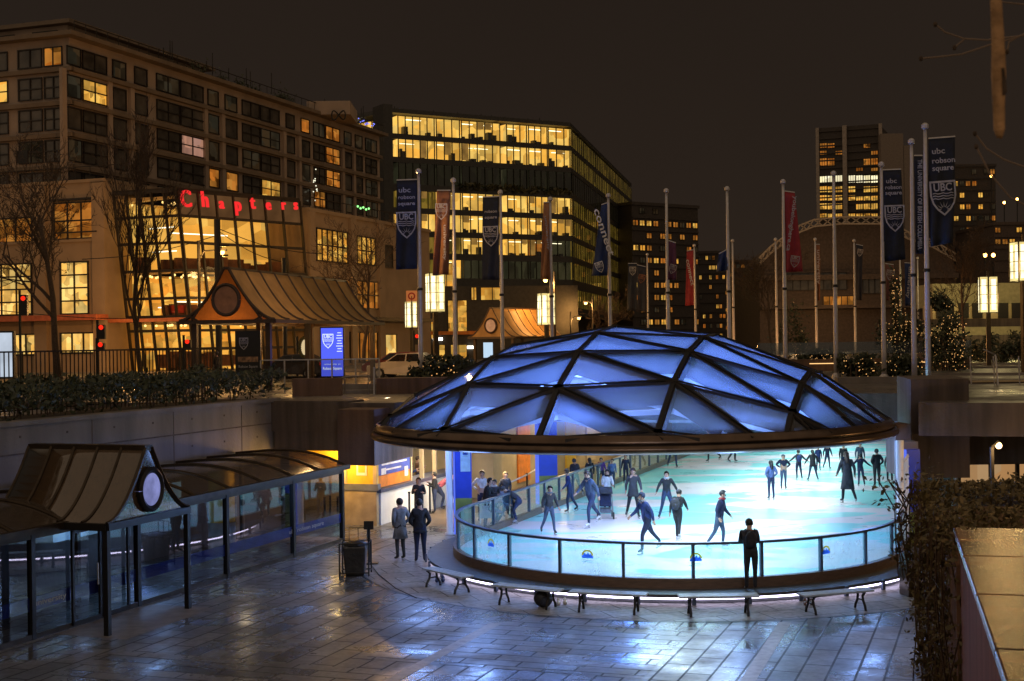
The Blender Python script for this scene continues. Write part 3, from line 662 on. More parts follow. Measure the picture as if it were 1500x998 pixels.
board(788, 816, 727, 53.5, 3.3, 1.1, 'tall blue board at the far corner of the concourse', False, .25)
board(1327, 1347, 770, 40.6, 3.0, 1.15, 'tall blue and green board seen right of the rink behind the vines', False)
# netting frame at the right side of the ice
t = thing('net_screen', G(43, -2.5, 0), 'white lattice screen at the right edge of the ice', 'screen')
F_ = Face(G(40, -2.55), gv); b = MB()
for k in range(12): b.fbox(F_, k * .35, k * .35 + .03, .6, 2.9, -.015, .015)
for k in range(8): b.fbox(F_, 0, 4, .7 + k * .3, .73 + k * .3, -.012, .018)
b.build('lattice', M['white'], t)
wall('grey_column', lambda b: b.box((atY(1322, 800, 41.2).x + .15, 41.2, 1.6), (.55, .6, 3.2)), M['concrete'], 'grey concrete column right of the ice', 'column', 'columns beside the rink')
# stanchions with ropes
def stanchion(loc, label, h=1.0):
    t = thing('rope_post', loc, label, 'rope post', 'rope posts in the concourse'); b = MB(); b.lathe([(.02, .03), (.17, .025), (.17, 0), (.02, 0)], loc, 14); b.build('base', M['black'], t)
    b = MB(); b.lathe([(.035, .03), (.035, h), (.05, h), (.05, h + .04), (.001, h + .05)], loc, 10); b.build('pole', M['black'], t); return t
for px, py, lab in ((476, 772, 'black rope post nearest the yellow kiosk corner frame'), (484, 770, 'middle black rope post of three before the yellow wall'), (495, 771, 'black rope post standing apart at right of two others')):
    stanchion(atZ(px, py, 0), lab)
for px, py, lab in ((600, 768, 'rope post in front of the white counter'), (630, 752, 'rope post beside the people queueing')): stanchion(atZ(px, py, 0), lab, 1.1)
rp = [atY(741, 713, 51.5), atY(772, 706, 55), atY(789, 690, 58)]
for p, lab in zip(rp, ('rope post near the spectators in the warm room', 'rope post halfway along the warm room', 'rope post by the far blue board')): stanchion(V((p.x, p.y, 0)), lab, 1.0)
b = MB(); b.tube([V((p.x, p.y, .98)) for p in rp], .035, 6); tag(b.build('barrier_rope', mat('pale_rope', (.7, .6, .5), .6)), 'pale barrier rope strung across the warm room', 'rope')
# ================================================================== glass shed along the left wall
shed = thing('glass_shed', G(30, -20, 0), 'long low glazed shed with arched roof against the concrete wall', 'glass shed')
A0, A1 = 5.0, 39.6
SG = glass('shed_glass', (.70, .74, .85), .62, .02, refl=1.55, boost=.05)
SROOF = glass('shed_roof_glass', (.6, .5, .4), .5, .12, (.10, .075, .055), .55, refl=1.5)
EV, RGz = 2.42, 2.78
def roofp(a, f, lift=0):                                  # f 0 at the eave, 1 at the wall
    b_ = -19.75 + (-23.85 + 19.75) * f; z = EV + (RGz - EV) * f + .55 * math.sin(math.pi * min(1, f * 1.0) * .62) ** 1 * (1 - f) * 1.35
    return G(a, b_, z + lift)
posts = [A1, 36.35, 32.6, 28.5, 24.6, 21.0, 17.4, 13.8, 10.2, 6.6]
b = MB(); b.sheet([[roofp(a, f / 10) for f in range(11)] for a in (A0, 20, 30, A1)]); b.build('roof', SROOF, shed, smooth=True)
for a in [A1 - .05 - 1.75 * k for k in range(20)]:
    b = MB(); b.tube([roofp(a, f / 10, .02) for f in range(11)], .045, 6); b.build('roof_rib', M['bronze'], shed)
b = MB(); b.bar(G(A0, -19.75, EV), G(A1, -19.75, EV), .16, .14); b.bar(G(A0, -20, EV - .12), G(A1, -20, EV - .12), .1, .2); b.build('eave_beam', M['bronze'], shed)
b = MB(); b.bar(G(A0, -20, .06), G(A1, -20, .06), .1, .12); b.build('sill', M['bronze'], shed)
SB = mat('blue_band', (.035, .06, .36), .45)
for k in range(len(posts)):
    b = MB(); b.bar(G(posts[k], -20, 0), G(posts[k], -20, EV), .13, .13, gv); b.build('post', M['black'], shed)
    if k + 1 < len(posts):
        b = MB(); b.face([G(posts[k + 1], -20, .12), G(posts[k], -20, .12), G(posts[k], -20, EV - .2), G(posts[k + 1], -20, EV - .2)]); gp = b.build('glass_pane', SG, shed)
        b = MB(); b.gbox(posts[k + 1] + .07, posts[k] - .07, -20.012, -20.004, .62, .92); b.build('blue_band', SB, gp)
lettering('ubc robson square', G(37.2, -19.99, .77), gv, V((0, 0, 1)), .13, M['print'], shed, width=2.2, depth=.004)
lettering('university', G(25.2, -19.99, .77), gv, V((0, 0, 1)), .13, M['print'], shed, width=1.1, depth=.004)
# gable end of the shed
b = MB(); b.face([G(A1, -20, .12), G(A1, -23.6, .12), G(A1, -23.6, 2.5), G(A1, -20, EV - .1)]); b.build('end_pane', SG, shed)
b = MB(); b.bar(G(A1, -23.7, 0), G(A1, -23.7, 2.7), .1, .1, gv); b.build('post', M['black'], shed)
# things that show dimly inside: a yellow drum column and pale screens, their glow also standing for mirrored ice
b = MB(); q = G(36.6, -22.6, 0); b.lathe([(.42, 0), (.42, .9), (.45, .95)], q, 20); b.cur = 1; b.lathe([(.40, .95), (.40, 2.55)], q, 20); tag(b.build('drum_column', [mat('drum_white', (.6, .55, .45), .5), M['yellow']], smooth=True), 'yellow and white drum column inside the glass shed', 'column')
t = thing('screen_wall', G(33, -23.5, 0), 'row of pale blue lit screens inside the glass shed', 'screen')
for a0, a1 in ((29.8, 31.1), (31.2, 32.7), (32.9, 34.5), (34.6, 35.7)):
    b = MB(); b.gbox(a0, a1, -23.52, -23.45, 1.25, 2.25); b.build('screen', room('blue_screen', (.25, .55, 1), (.4, .75, 1), .45, 1.1, (.9, .9), a0), t)
lamp('shed_blue_fill', G(32.5, -22.3, 1.9), 60, (.3, .55, 1), .3)  # added lamp that makes the shed glazing bluer
lamp('shed_inner_light', G(36.6, -21.8, 2.3), 14, (1, .72, .35), .2)

# the pagoda roofs: concave sides swept from a ridge, round medallion in the gable
def pagoda(name, c, rd, length, hw, ez, rz, zfloor, label, cat, group, roofm, seamm, framem, gabm, medm, nseam, overhang=.25, med_r=.45, posts_=((0, -1), (0, 1), (1, -1), (1, 1)), front=0, medal=True, post_r=.07, nib=0):
    rd = V(rd).normalized(); wd = V((rd.y, -rd.x, 0)); c = V(c); t = thing(name, (c.x, c.y, zfloor), label, cat, group)
    W = hw + overhang
    def prof(f, side): # f 0 ridge .. 1 eave
        x = .12 + (W - .12) * f; z = ez + (rz - ez) * (1 - f) ** 1.75; return x * side, z
    def P(s, f, side, lift=0): x, z = prof(f, side); return c + rd * s + wd * x + V((0, 0, z - c.z + lift))
    S0, S1 = -length / 2 - overhang, length / 2 + overhang
    for side in (-1, 1):
        b = MB(); b.sheet([[P(s, f / 12, side) for f in range(13)] for s in (S0, S1)]); b.build('roof_sheet', roofm, t, smooth=True, solid=.03)
        b = MB()
        for k in range(nseam + 1):
            s = S0 + (S1 - S0) * k / nseam; b.tube([P(s, f / 12, side, .03) for f in range(13)], .045 if length < 8 else .07, 5)
        b.build('roof_seam', seamm, t)
    b = MB(); b.bar(c + rd * S0 + V((0, 0, rz - c.z + .03)), c + rd * S1 + V((0, 0, rz - c.z + .03)), .3, .12); b.build('ridge_cap', seamm, t)
    b = MB()
    for side in (-1, 1): b.bar(P(S0, 1, side, -.05), P(S1, 1, side, -.05), .12, .16)
    for s in (S0, S1): b.bar(P(s, 1, -1, -.05), P(s, 1, 1, -.05), .12, .16)
    b.build('eave_beam', framem, t)
    for s in (S0 + .03, S1 - .03):                        # gables: arched frame, infill, ring
        b = MB()
        for side in (-1, 1): b.tube([P(s, f / 12, side) for f in range(13)], .07 if length > 8 else .04, 6)
        b.build('gable_frame', framem, t)
        b = MB(); b.face([P(s, f / 12, 1) for f in range(12, -1, -1)] + [P(s, f / 12, -1) for f in range(13)]); b.build('gable_infill', gabm, t)
        if medal:
            mc = c + rd * (s + (-.06 if s < 0 else .06)) + V((0, 0, ez + (rz - ez) * .40 - c.z)); pts = [mc + wd * math.cos(a) * med_r + V((0, 0, math.sin(a) * med_r * 1.08)) for a in [2 * math.pi * i / 28 for i in range(28)]]
            b = MB(); b.hexa([p - rd * .03 for p in pts], [p + rd * .03 for p in pts]); b.build('medallion', medm, t)
            b = MB(); b.tube(pts + pts[:1], .085, 6, False); b.build('medallion_ring', framem, t)
            if length > 8:
                b = MB()
                for side in (-1, 1):
                    for (f0, f1) in ((.38, .75), (.55, .92), (.75, .6)):
                        b.bar(P(s, f0, side) + rd * (-.07 if s < 0 else .07), c + rd * (s + (-.07 if s < 0 else .07)) + wd * side * W * f1 + V((0, 0, ez - c.z)), .09, .08)
                b.build('gable_strut', framem, t)
    for s_, sd in posts_:
        q = c + rd * (S0 + overhang + (length) * s_) + wd * sd * hw
        b = MB(); b.box((q.x, q.y, (zfloor + ez) / 2), (post_r * 2, post_r * 2, ez - zfloor), math.atan2(rd.y, rd.x)); b.build('post', framem, t)
    return t, P
GLROOF = glass('tinted_roof_glass', (.55, .42, .30), .16, .07, (.11, .07, .04), .7, refl=1.6, boost=.05)
MEDAL = emit('medallion_glow', (.42, .46, 1), .62, var=1, scale=2.2, low=.45, sample=False)
q0, q1 = atZ(152, 931, 0), atZ(281, 892, 0)                # the two front posts
cc = (q0 + q1) / 2 - pv * 1.6 + V((0, 0, 2.45)); PA = (cc.dot(gv), cc.dot(pv))
print('PAGODA', q0, q1, PA, (q1 - q0).length)
pag, PP = pagoda('entrance_pagoda', cc, pv, 3.2, (q1 - q0).length / 2, 2.45, 4.0, 0, 'small curved glass entrance roof with glowing round medallion in front of the shed', 'entrance canopy', None,
       GLROOF, M['bronze'], M['black'], GLROOF, MEDAL, 5, overhang=.04, med_r=.42, post_r=.06)
# doors of the entrance
for k, a in enumerate((PA[0] - 1.1, PA[0])):
    b = MB(); F_ = Face(G(a, -19.93), gv)
    for s in (0, 1.0): b.fbox(F_, s, s + .07, .05, 2.2, -.03, .03)
    for z in (.05, 2.13): b.fbox(F_, 0, 1.07, z, z + .08, -.03, .03)
    d = b.build('door_frame', M['black'], shed); b = MB(); b.tube([F_.P(.15 + .7 * (1 - k), .85, .08), F_.P(.15 + .7 * (1 - k), 1.35, .08)], .022, 6); b.build('handle', M['steel'], d)
m_ = MB(); m_.face([G(PA[0] + x_, y_, .004) for x_, y_ in ((-1.8, -19.9), (-1.8, -18.0), (1.8, -18.0), (1.8, -19.9))]); tag(m_.build('entrance_mat', mat('pale_step_stone', (.20, .18, .16), .5, var=.3)), kind='structure')
lamp('pagoda_light', cc + pv * .2 + V((0, 0, .1)), 4, (1, .62, .25), .15)

# street level canopy in front of the storefront
AMB = mat('ochre_canopy', (.40, .23, .075), .55, var=.25, scale=1.2)
SEAM = mat('dark_seam', (.05, .026, .012), .5)
GABT = glass('lit_gable_panel', (1, .6, .3), .12, .3, (.55, .22, .06), .92, trans=True, refl=1.2)
MEDB = mat('copper_medallion', (.35, .16, .08), .5, var=.3, scale=3)
c1, c2 = atY(331, 394, 60), atY(504, 414, 60 * 1.245); cm = (c1 + c2) / 2; crd = V((c2.x - c1.x, c2.y - c1.y, 0)); CLn = crd.length - 1.0
can, CP = pagoda('street_canopy', (cm.x, cm.y, 7.45), crd, CLn, 1.75, 7.45, c1.z, DZ, 'large ochre canopy with swept curved roof standing before the bookshop', 'canopy', 'swept roof canopies on the street',
       AMB, SEAM, SEAM, GABT, MEDB, 9, overhang=.5, med_r=.62, posts_=((0, -1), (0, 1), (.33, 1), (1, 1), (.5, -1), (1, -1)), post_r=.11)
for f, e in ((.09, 60), (.5, 150), (.9, 150)): q = c1.lerp(c2, f); lamp('canopy_light', (q.x, q.y, 7.0), e, (1, .55, .18), .25)
f1 = atY(719, 452, 108); frd = V((.50, .86, 0))
can2, _ = pagoda('street_canopy', f1 + frd * 4.2 - V((0, 0, f1.z - atY(719, 494, 108).z)), frd, 7.6, 1.75, atY(719, 494, 108).z, f1.z, DZ, 'far swept canopy with a round pale sign beside the silver flagpole', 'canopy', 'swept roof canopies on the street',
       AMB, SEAM, SEAM, AMB, emit('round_sign_glow', (1, .45, .2), .55, var=1, scale=3, low=.6, sample=False), 7, overhang=.4, med_r=.52, post_r=.1)
lamp('canopy_light', f1 + V((3, -3, 2)), 160, (1, .6, .22), .3)
lamp('canopy_wash', (-5.5, 60, 11.0), 420, (1, .58, .22), .1)  # added lamp without a body, brightens the ochre roof
# ================================================================== buildings across the street
def panel_window(F, s0, s1, z0, z1, pm, fm, parent, nx=2, ny=1, o=.03, fw=.09, name='window'):
    if s0 > s1: s0, s1 = s1, s0
    b = MB(); b.face([F.P(s0, z0, o), F.P(s1, z0, o), F.P(s1, z1, o), F.P(s0, z1, o)]); wn = b.build(name, pm, parent)
    b = MB(); d0, d1 = o, o + .10
    for k in range(nx + 1): s = s0 + (s1 - s0) * k / nx; b.fbox(F, s - fw / 2, s + fw / 2, z0, z1, d0, d1)
    for k in range(ny + 1): z = z0 + (z1 - z0) * k / ny; b.fbox(F, s0 - fw / 2, s1 + fw / 2, z - fw / 2, z + fw / 2, d0 + .004, d1 + .02)
    b.build('frame', fm, wn); return wn
def pxwin(F, x0, y0, x1, y1, pm, fm, parent, nx=2, ny=1, **k):
    xm, ym = (x0 + x1) / 2, (y0 + y1) / 2
    return panel_window(F, F.s(x0, ym), F.s(x1, ym), F.z(xm, y1), F.z(xm, y0), pm, fm, parent, nx, ny, **k)
FR = M['dark_frame']
# ---- the stone podium left of the bookshop and the low wing to its right
K1 = V((-31.5, 107.5, 0)); FL = Face(K1, -pv)
pod = thing('stone_podium', K1 + V((-4, 4, DZ)), 'tan stone podium building with tall lit shop windows at left', 'building')
ZT = FL.z(150, 266)
b = MB(); b.fbox(FL, .45, 40, DZ, ZT, -30, 0); b.build('wall', M['stone'], pod)
b = MB(); b.fbox(FL, .4, 40, ZT, ZT + .25, -30, .15); b.fbox(FL, .42, 40, FL.z(60, 357), FL.z(60, 353), 0, .18); b.build('cornice', M['stone'], pod)
b = MB(); b.fbox(FL, .3, 40, FL.z(100, 470), FL.z(100, 462), 0, 1.6); b.build('street_canopy_slab', mat('painted_red_glow_ledge', (.45, .12, .05), .5), pod)  # red light streak along the slab is put into its colour
for x0, y0, x1, y1, pm, nx, ny in ((80, 297, 140, 350, W_org, 3, 2), (90, 384, 130, 460, W_bri, 2, 4), (0, 320, 48, 355, W_org, 2, 1), (-40, 388, 47, 462, W_bri, 4, 4), (90, 488, 140, 517, W_bri, 3, 1), (22, 490, 56, 520, W_bri, 2, 1), (-30, 490, 8, 520, W_org, 2, 1)):
    pxwin(FL, x0, y0, x1, y1, pm, FR, pod, nx, ny, fw=.12)
for x in (-20, 62, 148): b = MB(); b.fbox(FL, FL.s(x - 9, 400), FL.s(x + 9, 400), DZ, ZT - .1, 0, .35); b.build('pilaster', M['stone'], pod)
b = MB(); b.fbox(FL, FL.s(75, 295), FL.s(145, 295), FL.z(110, 294), FL.z(110, 291), 0, .3); b.fbox(FL, FL.s(80, 353), FL.s(146, 353), FL.z(110, 342), FL.z(110, 340), .3, .38); b.build('window_ledge', FR, pod)
b = MB(); b.fbox(FL, FL.s(140, 276), FL.s(152, 276), FL.z(146, 288), FL.z(146, 272), 0, .05); b.build('vent', FR, pod)
b = MB()
for k in range(28): s = k * 1.4 - .8; b.fbox(FL, s, s + .05, ZT + .25, ZT + 1.3, -.3, -.25)
b.fbox(FL, -.9, 39, ZT + 1.28, ZT + 1.34, -.33, -.22); b.build('roof_railing', FR, pod)
# ---- the bookshop: leaning glass front
book = thing('bookshop', V((-24, 112, DZ)), 'glowing glass fronted bookshop leaning outwards under red letters', 'bookshop')
lean = V((-.78, -2.05, 0)); ZB, ZC = DZ, 6.4 + (505.4 - 281) * .0533
Kt = [V((-31.2, 107.6, 0)), V((-25.75, 105.6, 0)), V((-17.75, 114.9, 0))]
def CH(i, f, z, ins=0):                                   # facet i, fraction along, height
    p = Kt[i].lerp(Kt[i + 1], f); d = (Kt[i + 1] - Kt[i]).normalized(); n = V((d.y, -d.x, 0)); n = n if n.y < 0 else -n
    return p + lean * ((z - ZC) / (ZC - ZB)) + V((0, 0, z)) - n * ins
rowz = [ZB, 6.1, 7.55, 8.55, 10.1, 12.25, 14.4, 16.45, ZC]
BG = glass('shop_glass', (1, .97, .9), .93, .03, refl=1.4)
SIGNB = emit('backlit_fascia', (1, .46, .17), .12, var=1, scale=.5, low=.5, sample=False)  # emission stands in for shop light coming through the panels
for i, cols in ((0, [0, .2, .4, .6, .8, 1.0]), (1, [0, .15, .29, .43, .565, .69, .84, 1.0])):
    for r_ in range(len(rowz) - 1):
        for c in range(len(cols) - 1):
            b = MB(); b.face([CH(i, cols[c], rowz[r_]), CH(i, cols[c + 1], rowz[r_]), CH(i, cols[c + 1], rowz[r_ + 1]), CH(i, cols[c], rowz[r_ + 1])])
            band = (r_ == len(rowz) - 2 and i == 1)
            b.build('sign_panel' if band else 'glass_pane', SIGNB if band else BG, book)
    for c in cols:
        b = MB(); b.bar(CH(i, c, ZB, -.06), CH(i, c, ZC, -.06), .24, .14, (Kt[i + 1] - Kt[i]).normalized()); b.build('mullion', FR, book)
    for z in rowz[1:]:
        b = MB(); b.bar(CH(i, 0, z, -.05), CH(i, 1, z, -.05), .14, .22 if z != 8.55 else .45); b.build('transom', FR, book)
for i in (0, 1):
    b = MB()
    for z in (8.35, 12.25, 18.0): b.hexa([CH(i, 0, z - .2, .25), CH(i, 1, z - .2, .25), CH(i, 1, z - .2, 6), CH(i, 0, z - .2, 6)], [CH(i, 0, z, .25), CH(i, 1, z, .25), CH(i, 1, z, 6), CH(i, 0, z, 6)])
    b.build('floor_slab', mat('shop_ceiling', (.7, .55, .3), .7), book)
# back walls of the shop, floor by floor
bw = [CH(0, -.02, ZB, 6.2), CH(0, .85, ZB, 6.2), CH(1, .35, ZB, 6.2), CH(1, 1.0, ZB, 3.0)]; bw = [CH(0, .01, ZB, .3)] + bw
W_sh = room('shelved_wall', (1, .37, .04), (1, .56, .10), .24, 1.2, (1.3, .7), 2.3)
W_sh2 = room('cafe_wall', (1, .42, .05), (1, .58, .12), .42, 1.05, (2.0, 1.3), 6.1)
for z0, z1, mm in ((ZB, 8.1, W_sh), (8.4, 12.0, W_sh), (12.3, 17.85, W_sh2)):
    b = MB(); sh = lean * ((z0 - ZB) / (ZC - ZB)) * .6
    for k in range(4):
        p, q = bw[k] + sh, bw[k + 1] + sh; b.face([V((p.x, p.y, z0)), V((q.x, q.y, z0)), V((q.x, q.y, z1)), V((p.x, p.y, z1))])
    b.build('back_wall', mm, book)
b = MB(); bl = MB()
for z in (17.6, 11.95, 8.0):
    for k in range(26):
        i = random.choice((0, 1, 1)); q = CH(i, random.uniform(.05, .95), z, random.uniform(.6, 4.6)); bl.ball(q, .10, 5)
for z, h in ((12.25, 1.1), (8.35, 1.5), (ZB, 1.5), (12.25, 1.2)):
    for k in range(16):
        i = random.choice((0, 1, 1)); q = CH(i, random.uniform(.06, .94), z, random.uniform(1.2, 4.8)); b.box(q + V((0, 0, h / 2)), (random.uniform(.4, 1.9), .5, h * random.uniform(.5, 1.1)), random.uniform(-.4, .9))
b.build('bookshelf', mat('book_shelf', (.14, .055, .025), .7, var=.5, scale=2), book); bl.build('ceiling_bulb', E_bulb, book)
b = MB()
for k, z in enumerate((9.9, 9.5, 9.0, 14.0, 15.4, 15.9)):
    p, q = CH(0 if k % 2 else 1, .1, z, 3.5), CH(0 if k % 2 else 1, .55, z, 3.0); b.bar(p, q, .1, .08)
b.build('glow_tube', E_strip, book)
b = MB()
for i, f0, f1 in ((0, .3, .75), (1, .1, .45), (1, .62, .9)):
    b.hexa([CH(i, f0, 9.0, 2.2), CH(i, f1, 9.0, 2.2), CH(i, f1, 9.0, 2.3), CH(i, f0, 9.0, 2.3)], [CH(i, f0, 9.6, 2.2), CH(i, f1, 9.6, 2.2), CH(i, f1, 9.6, 2.3), CH(i, f0, 9.6, 2.3)])
b.build('poster', mat('red_poster', (.5, .05, .03), .6), book)
b = MB(); b.hexa([CH(0, -.03, ZC), CH(0, 1, ZC, -.1), CH(1, 1, ZC, -.1), CH(1, 1, ZC, 8), CH(0, -.03, ZC, 8)], [CH(0, -.03, ZC + .25), CH(0, 1, ZC + .25, -.1), CH(1, 1, ZC + .25, -.1), CH(1, 1, ZC + .25, 8), CH(0, -.03, ZC + .25, 8)]); b.build('roof', FR, book)
b = MB(); b.hexa([CH(0, -.2, 8.25, -1.7), CH(0, 1, 8.25, -1.7), CH(1, .95, 8.25, -1.4), CH(1, .95, 8.25), CH(0, 1, 8.25), CH(0, -.2, 8.25)][:6], [CH(0, -.2, 8.55, -1.7), CH(0, 1, 8.55, -1.7), CH(1, .95, 8.55, -1.4), CH(1, .95, 8.55), CH(0, 1, 8.55), CH(0, -.2, 8.55)]); b.build('entrance_ledge', mat('painted_red_glow_edge', (.40, .12, .05), .5), book)  # ledge colour carries the same painted red light
# red letters, one on each panel of the band
LET = emit('red_letter', (1, .03, .03), 1.0, sample=False); LETW = emit('letter_rim', (1, .25, .12), .8, sample=False)
d1 = (Kt[2] - Kt[1]).normalized(); upv = (V((0, 0, 1)) * (ZC - ZB) + lean).normalized()
for k, (ch, px, py, hh) in enumerate((('C', 269, 293, 1.75), ('h', 297, 294, 1.65), ('a', 321, 299, 1.2), ('p', 345, 301, 1.5), ('t', 367, 298, 1.45), ('e', 390, 301, 1.2), ('r', 412, 301, 1.2), ('s', 430, 301, 1.2))):
    Fc = Face(CH(1, 0, 17.3), d1); h_ = Fc.hit(px, py); f = (h_ - V((CH(1, 0, 17.3).x, CH(1, 0, 17.3).y, 0))).dot(d1) / (Kt[2] - Kt[1]).length
    q = CH(1, f, h_.z, -.35)
    lettering(ch, q, d1, upv, hh * .76, LET, book, depth=.22, bold=.012, name='letter', narrow=.8)
lamp('sign_light', CH(1, .5, 17.4, -2.2), 9, (1, .08, .04), .4)
lamp('shop_spill', CH(1, .4, 11, -4), 420, (1, .62, .22), 1.5); lamp('shop_spill', CH(0, .3, 7, -4), 140, (1, .55, .18), 1.0)
# ---- low wing right of the bookshop
FW = Face(G(103.5, -55.3), gv)
wing = thing('low_stone_wing', FW.P(8, DZ), 'low stone wing with two tall lit windows right of the bookshop', 'building')
S0w, S1w = .2, FW.s(582, 350); ZW = FW.z(500, 318)
b = MB(); b.fbox(FW, S0w, S1w + 8, DZ, ZW, -12, 0); b.build('wall', M['stone'], wing)
b = MB(); b.fbox(FW, S0w, S1w + 8, ZW, ZW + .3, -12, .2); b.build('cornice', M['stone'], wing)
for x0, y0, x1, y1, pm, nx, ny in ((463, 338, 508, 384, W_yel2, 6, 2), (522, 348, 549, 388, W_yel2, 4, 2), (463, 408, 500, 432, W_org, 4, 1), (503, 412, 556, 452, W_org, 6, 2), (562, 360, 574, 392, M['glass_dark'], 1, 1), (470, 485, 500, 530, W_bri, 2, 1), (512, 487, 552, 530, W_org, 3, 1), (560, 490, 580, 528, W_bri, 1, 1)):
    pxwin(FW, x0, y0, x1, y1, pm, FR, wing, nx, ny, fw=.12)
for x in (455, 515, 556): b = MB(); b.fbox(FW, FW.s(x - 4, 400), FW.s(x + 4, 400), DZ, ZW - .02, 0, .3); b.build('pilaster', M['stone'], wing)
b = MB(); b.fbox(FW, S0w - 1, S1w + 6, FW.z(500, 470), FW.z(500, 464), 0, 1.2); b.build('ledge', FR, wing)
b = MB()
for k in range(20): s = S0w + k * (S1w - S0w + 5) / 20; b.fbox(FW, s, s + .05, ZW + .3, ZW + 1.35, -.4, -.35)
b.fbox(FW, S0w, S1w + 5, ZW + 1.3, ZW + 1.36, -.43, -.32); b.build('roof_railing', FR, wing)
b = MB()
for k in range(5): b.ball(FW.P(FW.s(527 + k * 4, 302), FW.z(530, 303 + (k % 2) * 2), -.2), .1, 5)
b.build('terrace_light', emit('green_light', (.3, 1, .25), 2, sample=False), wing)
# ---- the apartment block above
apt = thing('apartment_block', G(110, -80, ZT), 'long dark terraced apartment block with few lit windows at top left', 'apartment building')
FA = Face(G(92.8, -71), gv); FB = Face(G(92.8, -71), -pv)
ZA = 31.6; ZE = 4.4
sF = FA.s(556, 232)
b = MB(); b.fbox(FA, 0, sF, ZT - 4, ZA, -24, 0); b.build('wall', M['stone_dark'], apt)
zr = [(28.6, 26.6), (26.0, 24.0), (23.4, 21.4), (20.8, 18.8)]; ztop = (31.1, 29.4)
b = MB()
for z in (29.05, 26.3, 23.7, 21.1, 18.4): b.fbox(FA, -.3, sF, z - .22, z + .12, 0, .45); b.fbox(FB, -.45, 40, z - .22, z + .12, 0, .45)
b.build('balcony_slab', M['slab'], apt)
b = MB(); b.fbox(FA, -1.0, sF + .5, ZA, ZA + .35, -24, 1.0); b.build('cornice', M['slab'], apt)
lit = {(0, 1): W_yel, (2, 0): W_pink, (3, 3): W_org, (5, 2): W_org}
def dimw(): return random.choice((M['glass_dark'],) * 5 + (W_dim, W_dim))
colsA = [(98, 118, 1), (121, 156, 2), (165, 184, 1), (197, 215, 1), (229, 262, 2), (264, 297, 2), (304, 319, 1), (329, 346, 1), (354, 379, 2), (381, 408, 2), (418, 430, 1), (440, 452, 1), (458, 474, 2), (476, 496, 2), (503, 513, 1), (519, 529, 1), (534, 550, 2)]
litA = {(1, 0): W_yel, (5, 1): W_pink, (6, 2): W_org, (7, 2): W_org, (9, 2): W_yel2, (13, 0): W_org, (4, 3): W_dim, (0, 2): W_dim, (13, 1): W_org, (16, 1): W_dim, (12, 2): W_org, (6, 1): W_dim, (2, 3): W_dim, (8, 3): W_org}
bp = MB()
for ci, (x0, x1, nx) in enumerate(colsA):
    # px columns were read at the second row; find them along the facade
    s0, s1 = FA.s(x0, 505 - (505 - 130) * .9), FA.s(x1, 505 - (505 - 130) * .9)
    for ri, (z1, z0) in enumerate(zr):
        panel_window(FA, s0, s1, z0 + .15, z1 - .1, litA.get((ci, ri)) or dimw(), FR, apt, nx, 1 if nx == 1 else 2)
    panel_window(FA, s0, s1, ztop[1], ztop[0] - .25, litA.get((ci, 9)) or (W_org if ci in (11, 13) else dimw()), FR, apt, nx, 1)
    if nx == 1: bp = MB(); bp.fbox(FA, s0 - .9, s0 - .35, ZT, 28.9, 0, .3); bp.build('pilaster', M['stone_dark'], apt)
colsB = [(66, 92, 2), (28, 62, 2), (-2, 12, 1), (-40, -14, 2)]
for ci, (x0, x1, nx) in enumerate(colsB):
    s0, s1 = FB.s(x0, 130), FB.s(x1, 130)
    for ri, (z1, z0) in enumerate(zr): panel_window(FB, s0, s1, z0 + .15, z1 - .1, W_yel if (ci, ri) == (2, 0) else (W_dim if ci == 1 and ri == 2 else dimw()), FR, apt, nx, 2)
    panel_window(FB, s0, s1, ztop[1], ztop[0] - .2, W_org if ci == 0 else dimw(), FR, apt, nx, 1)
b = MB(); b.fbox(FB, 4.0, 5.2, 21.6, 22.6, .2, .3); b.build('round_vent', M['black'], apt)
# glass balustrades of the terraces and the set back top storey
b = MB()
for k in range(40): s = k * sF / 40; b.fbox(FA, s, s + .04, ZA + .35, ZA + 1.3, .5, .54)
b.fbox(FA, 0, sF, ZA + 1.26, ZA + 1.32, .48, .56); b.build('roof_railing', FR, apt)
zp = FB.z(60, 10) ; 
b = MB(); b.fbox(FA, 4.0, sF * .42, ZA + .35, zp - .6, -22, -3.2); b.build('penthouse_wall', M['stone_dark'], apt)
b = MB(); b.fbox(FA, 3.2, sF * .44, zp - .6, zp - .25, -22.5, -2.4); b.build('penthouse_roof', M['slab'], apt)
Fp = Face(FA.P(4, 0, -3.2), gv); Fq = Face(FA.P(4, 0, -3.2), -pv)
for s in (2, 7, 12): panel_window(Fp, s, s + 3, ZA + .5, zp - 1.0, M['glass_dark'], FR, apt, 2, 1)
for s in (1, 5.5): panel_window(Fq, s, s + 2.5, ZA + .5, zp - 1.0, M['glass_dark'], FR, apt, 2, 1)
s0, s1 = FA.s(452, 175), FA.s(512, 195)
p = atY(476, 150, 150)
b = MB(); c0, c1 = atY(452, 152, 152), atY(512, 152, 150); b.box(((c0.x + c1.x) / 2, 154, (c0.z + ZA) / 2), (c1.x - c0.x, 7, c0.z - ZA), 0.0); lift = b.build('lift_house', M['stone_dark'], apt)
b = MB(); cc_ = atY(496, 169, 149.9); b.tube([cc_ + V((math.cos(a) * .75 * (1 if a < 6.3 else 1) + (0), 0, math.sin(2 * a) * .5)) for a in [2 * math.pi * i / 30 for i in range(31)]], .08, 5); b.build('wall_emblem', M['black'], lift)
b = MB()
for k in range(40):
    f = random.random(); b.ball(FA.P(sF * (.72 + .26 * f), ZA + .9 + random.uniform(-.2, .3), .4), .07, 4)
b.build('terrace_light', emit('blue_string_light', (.2, .22, 1), 1.6, sample=False), apt)
b = MB()
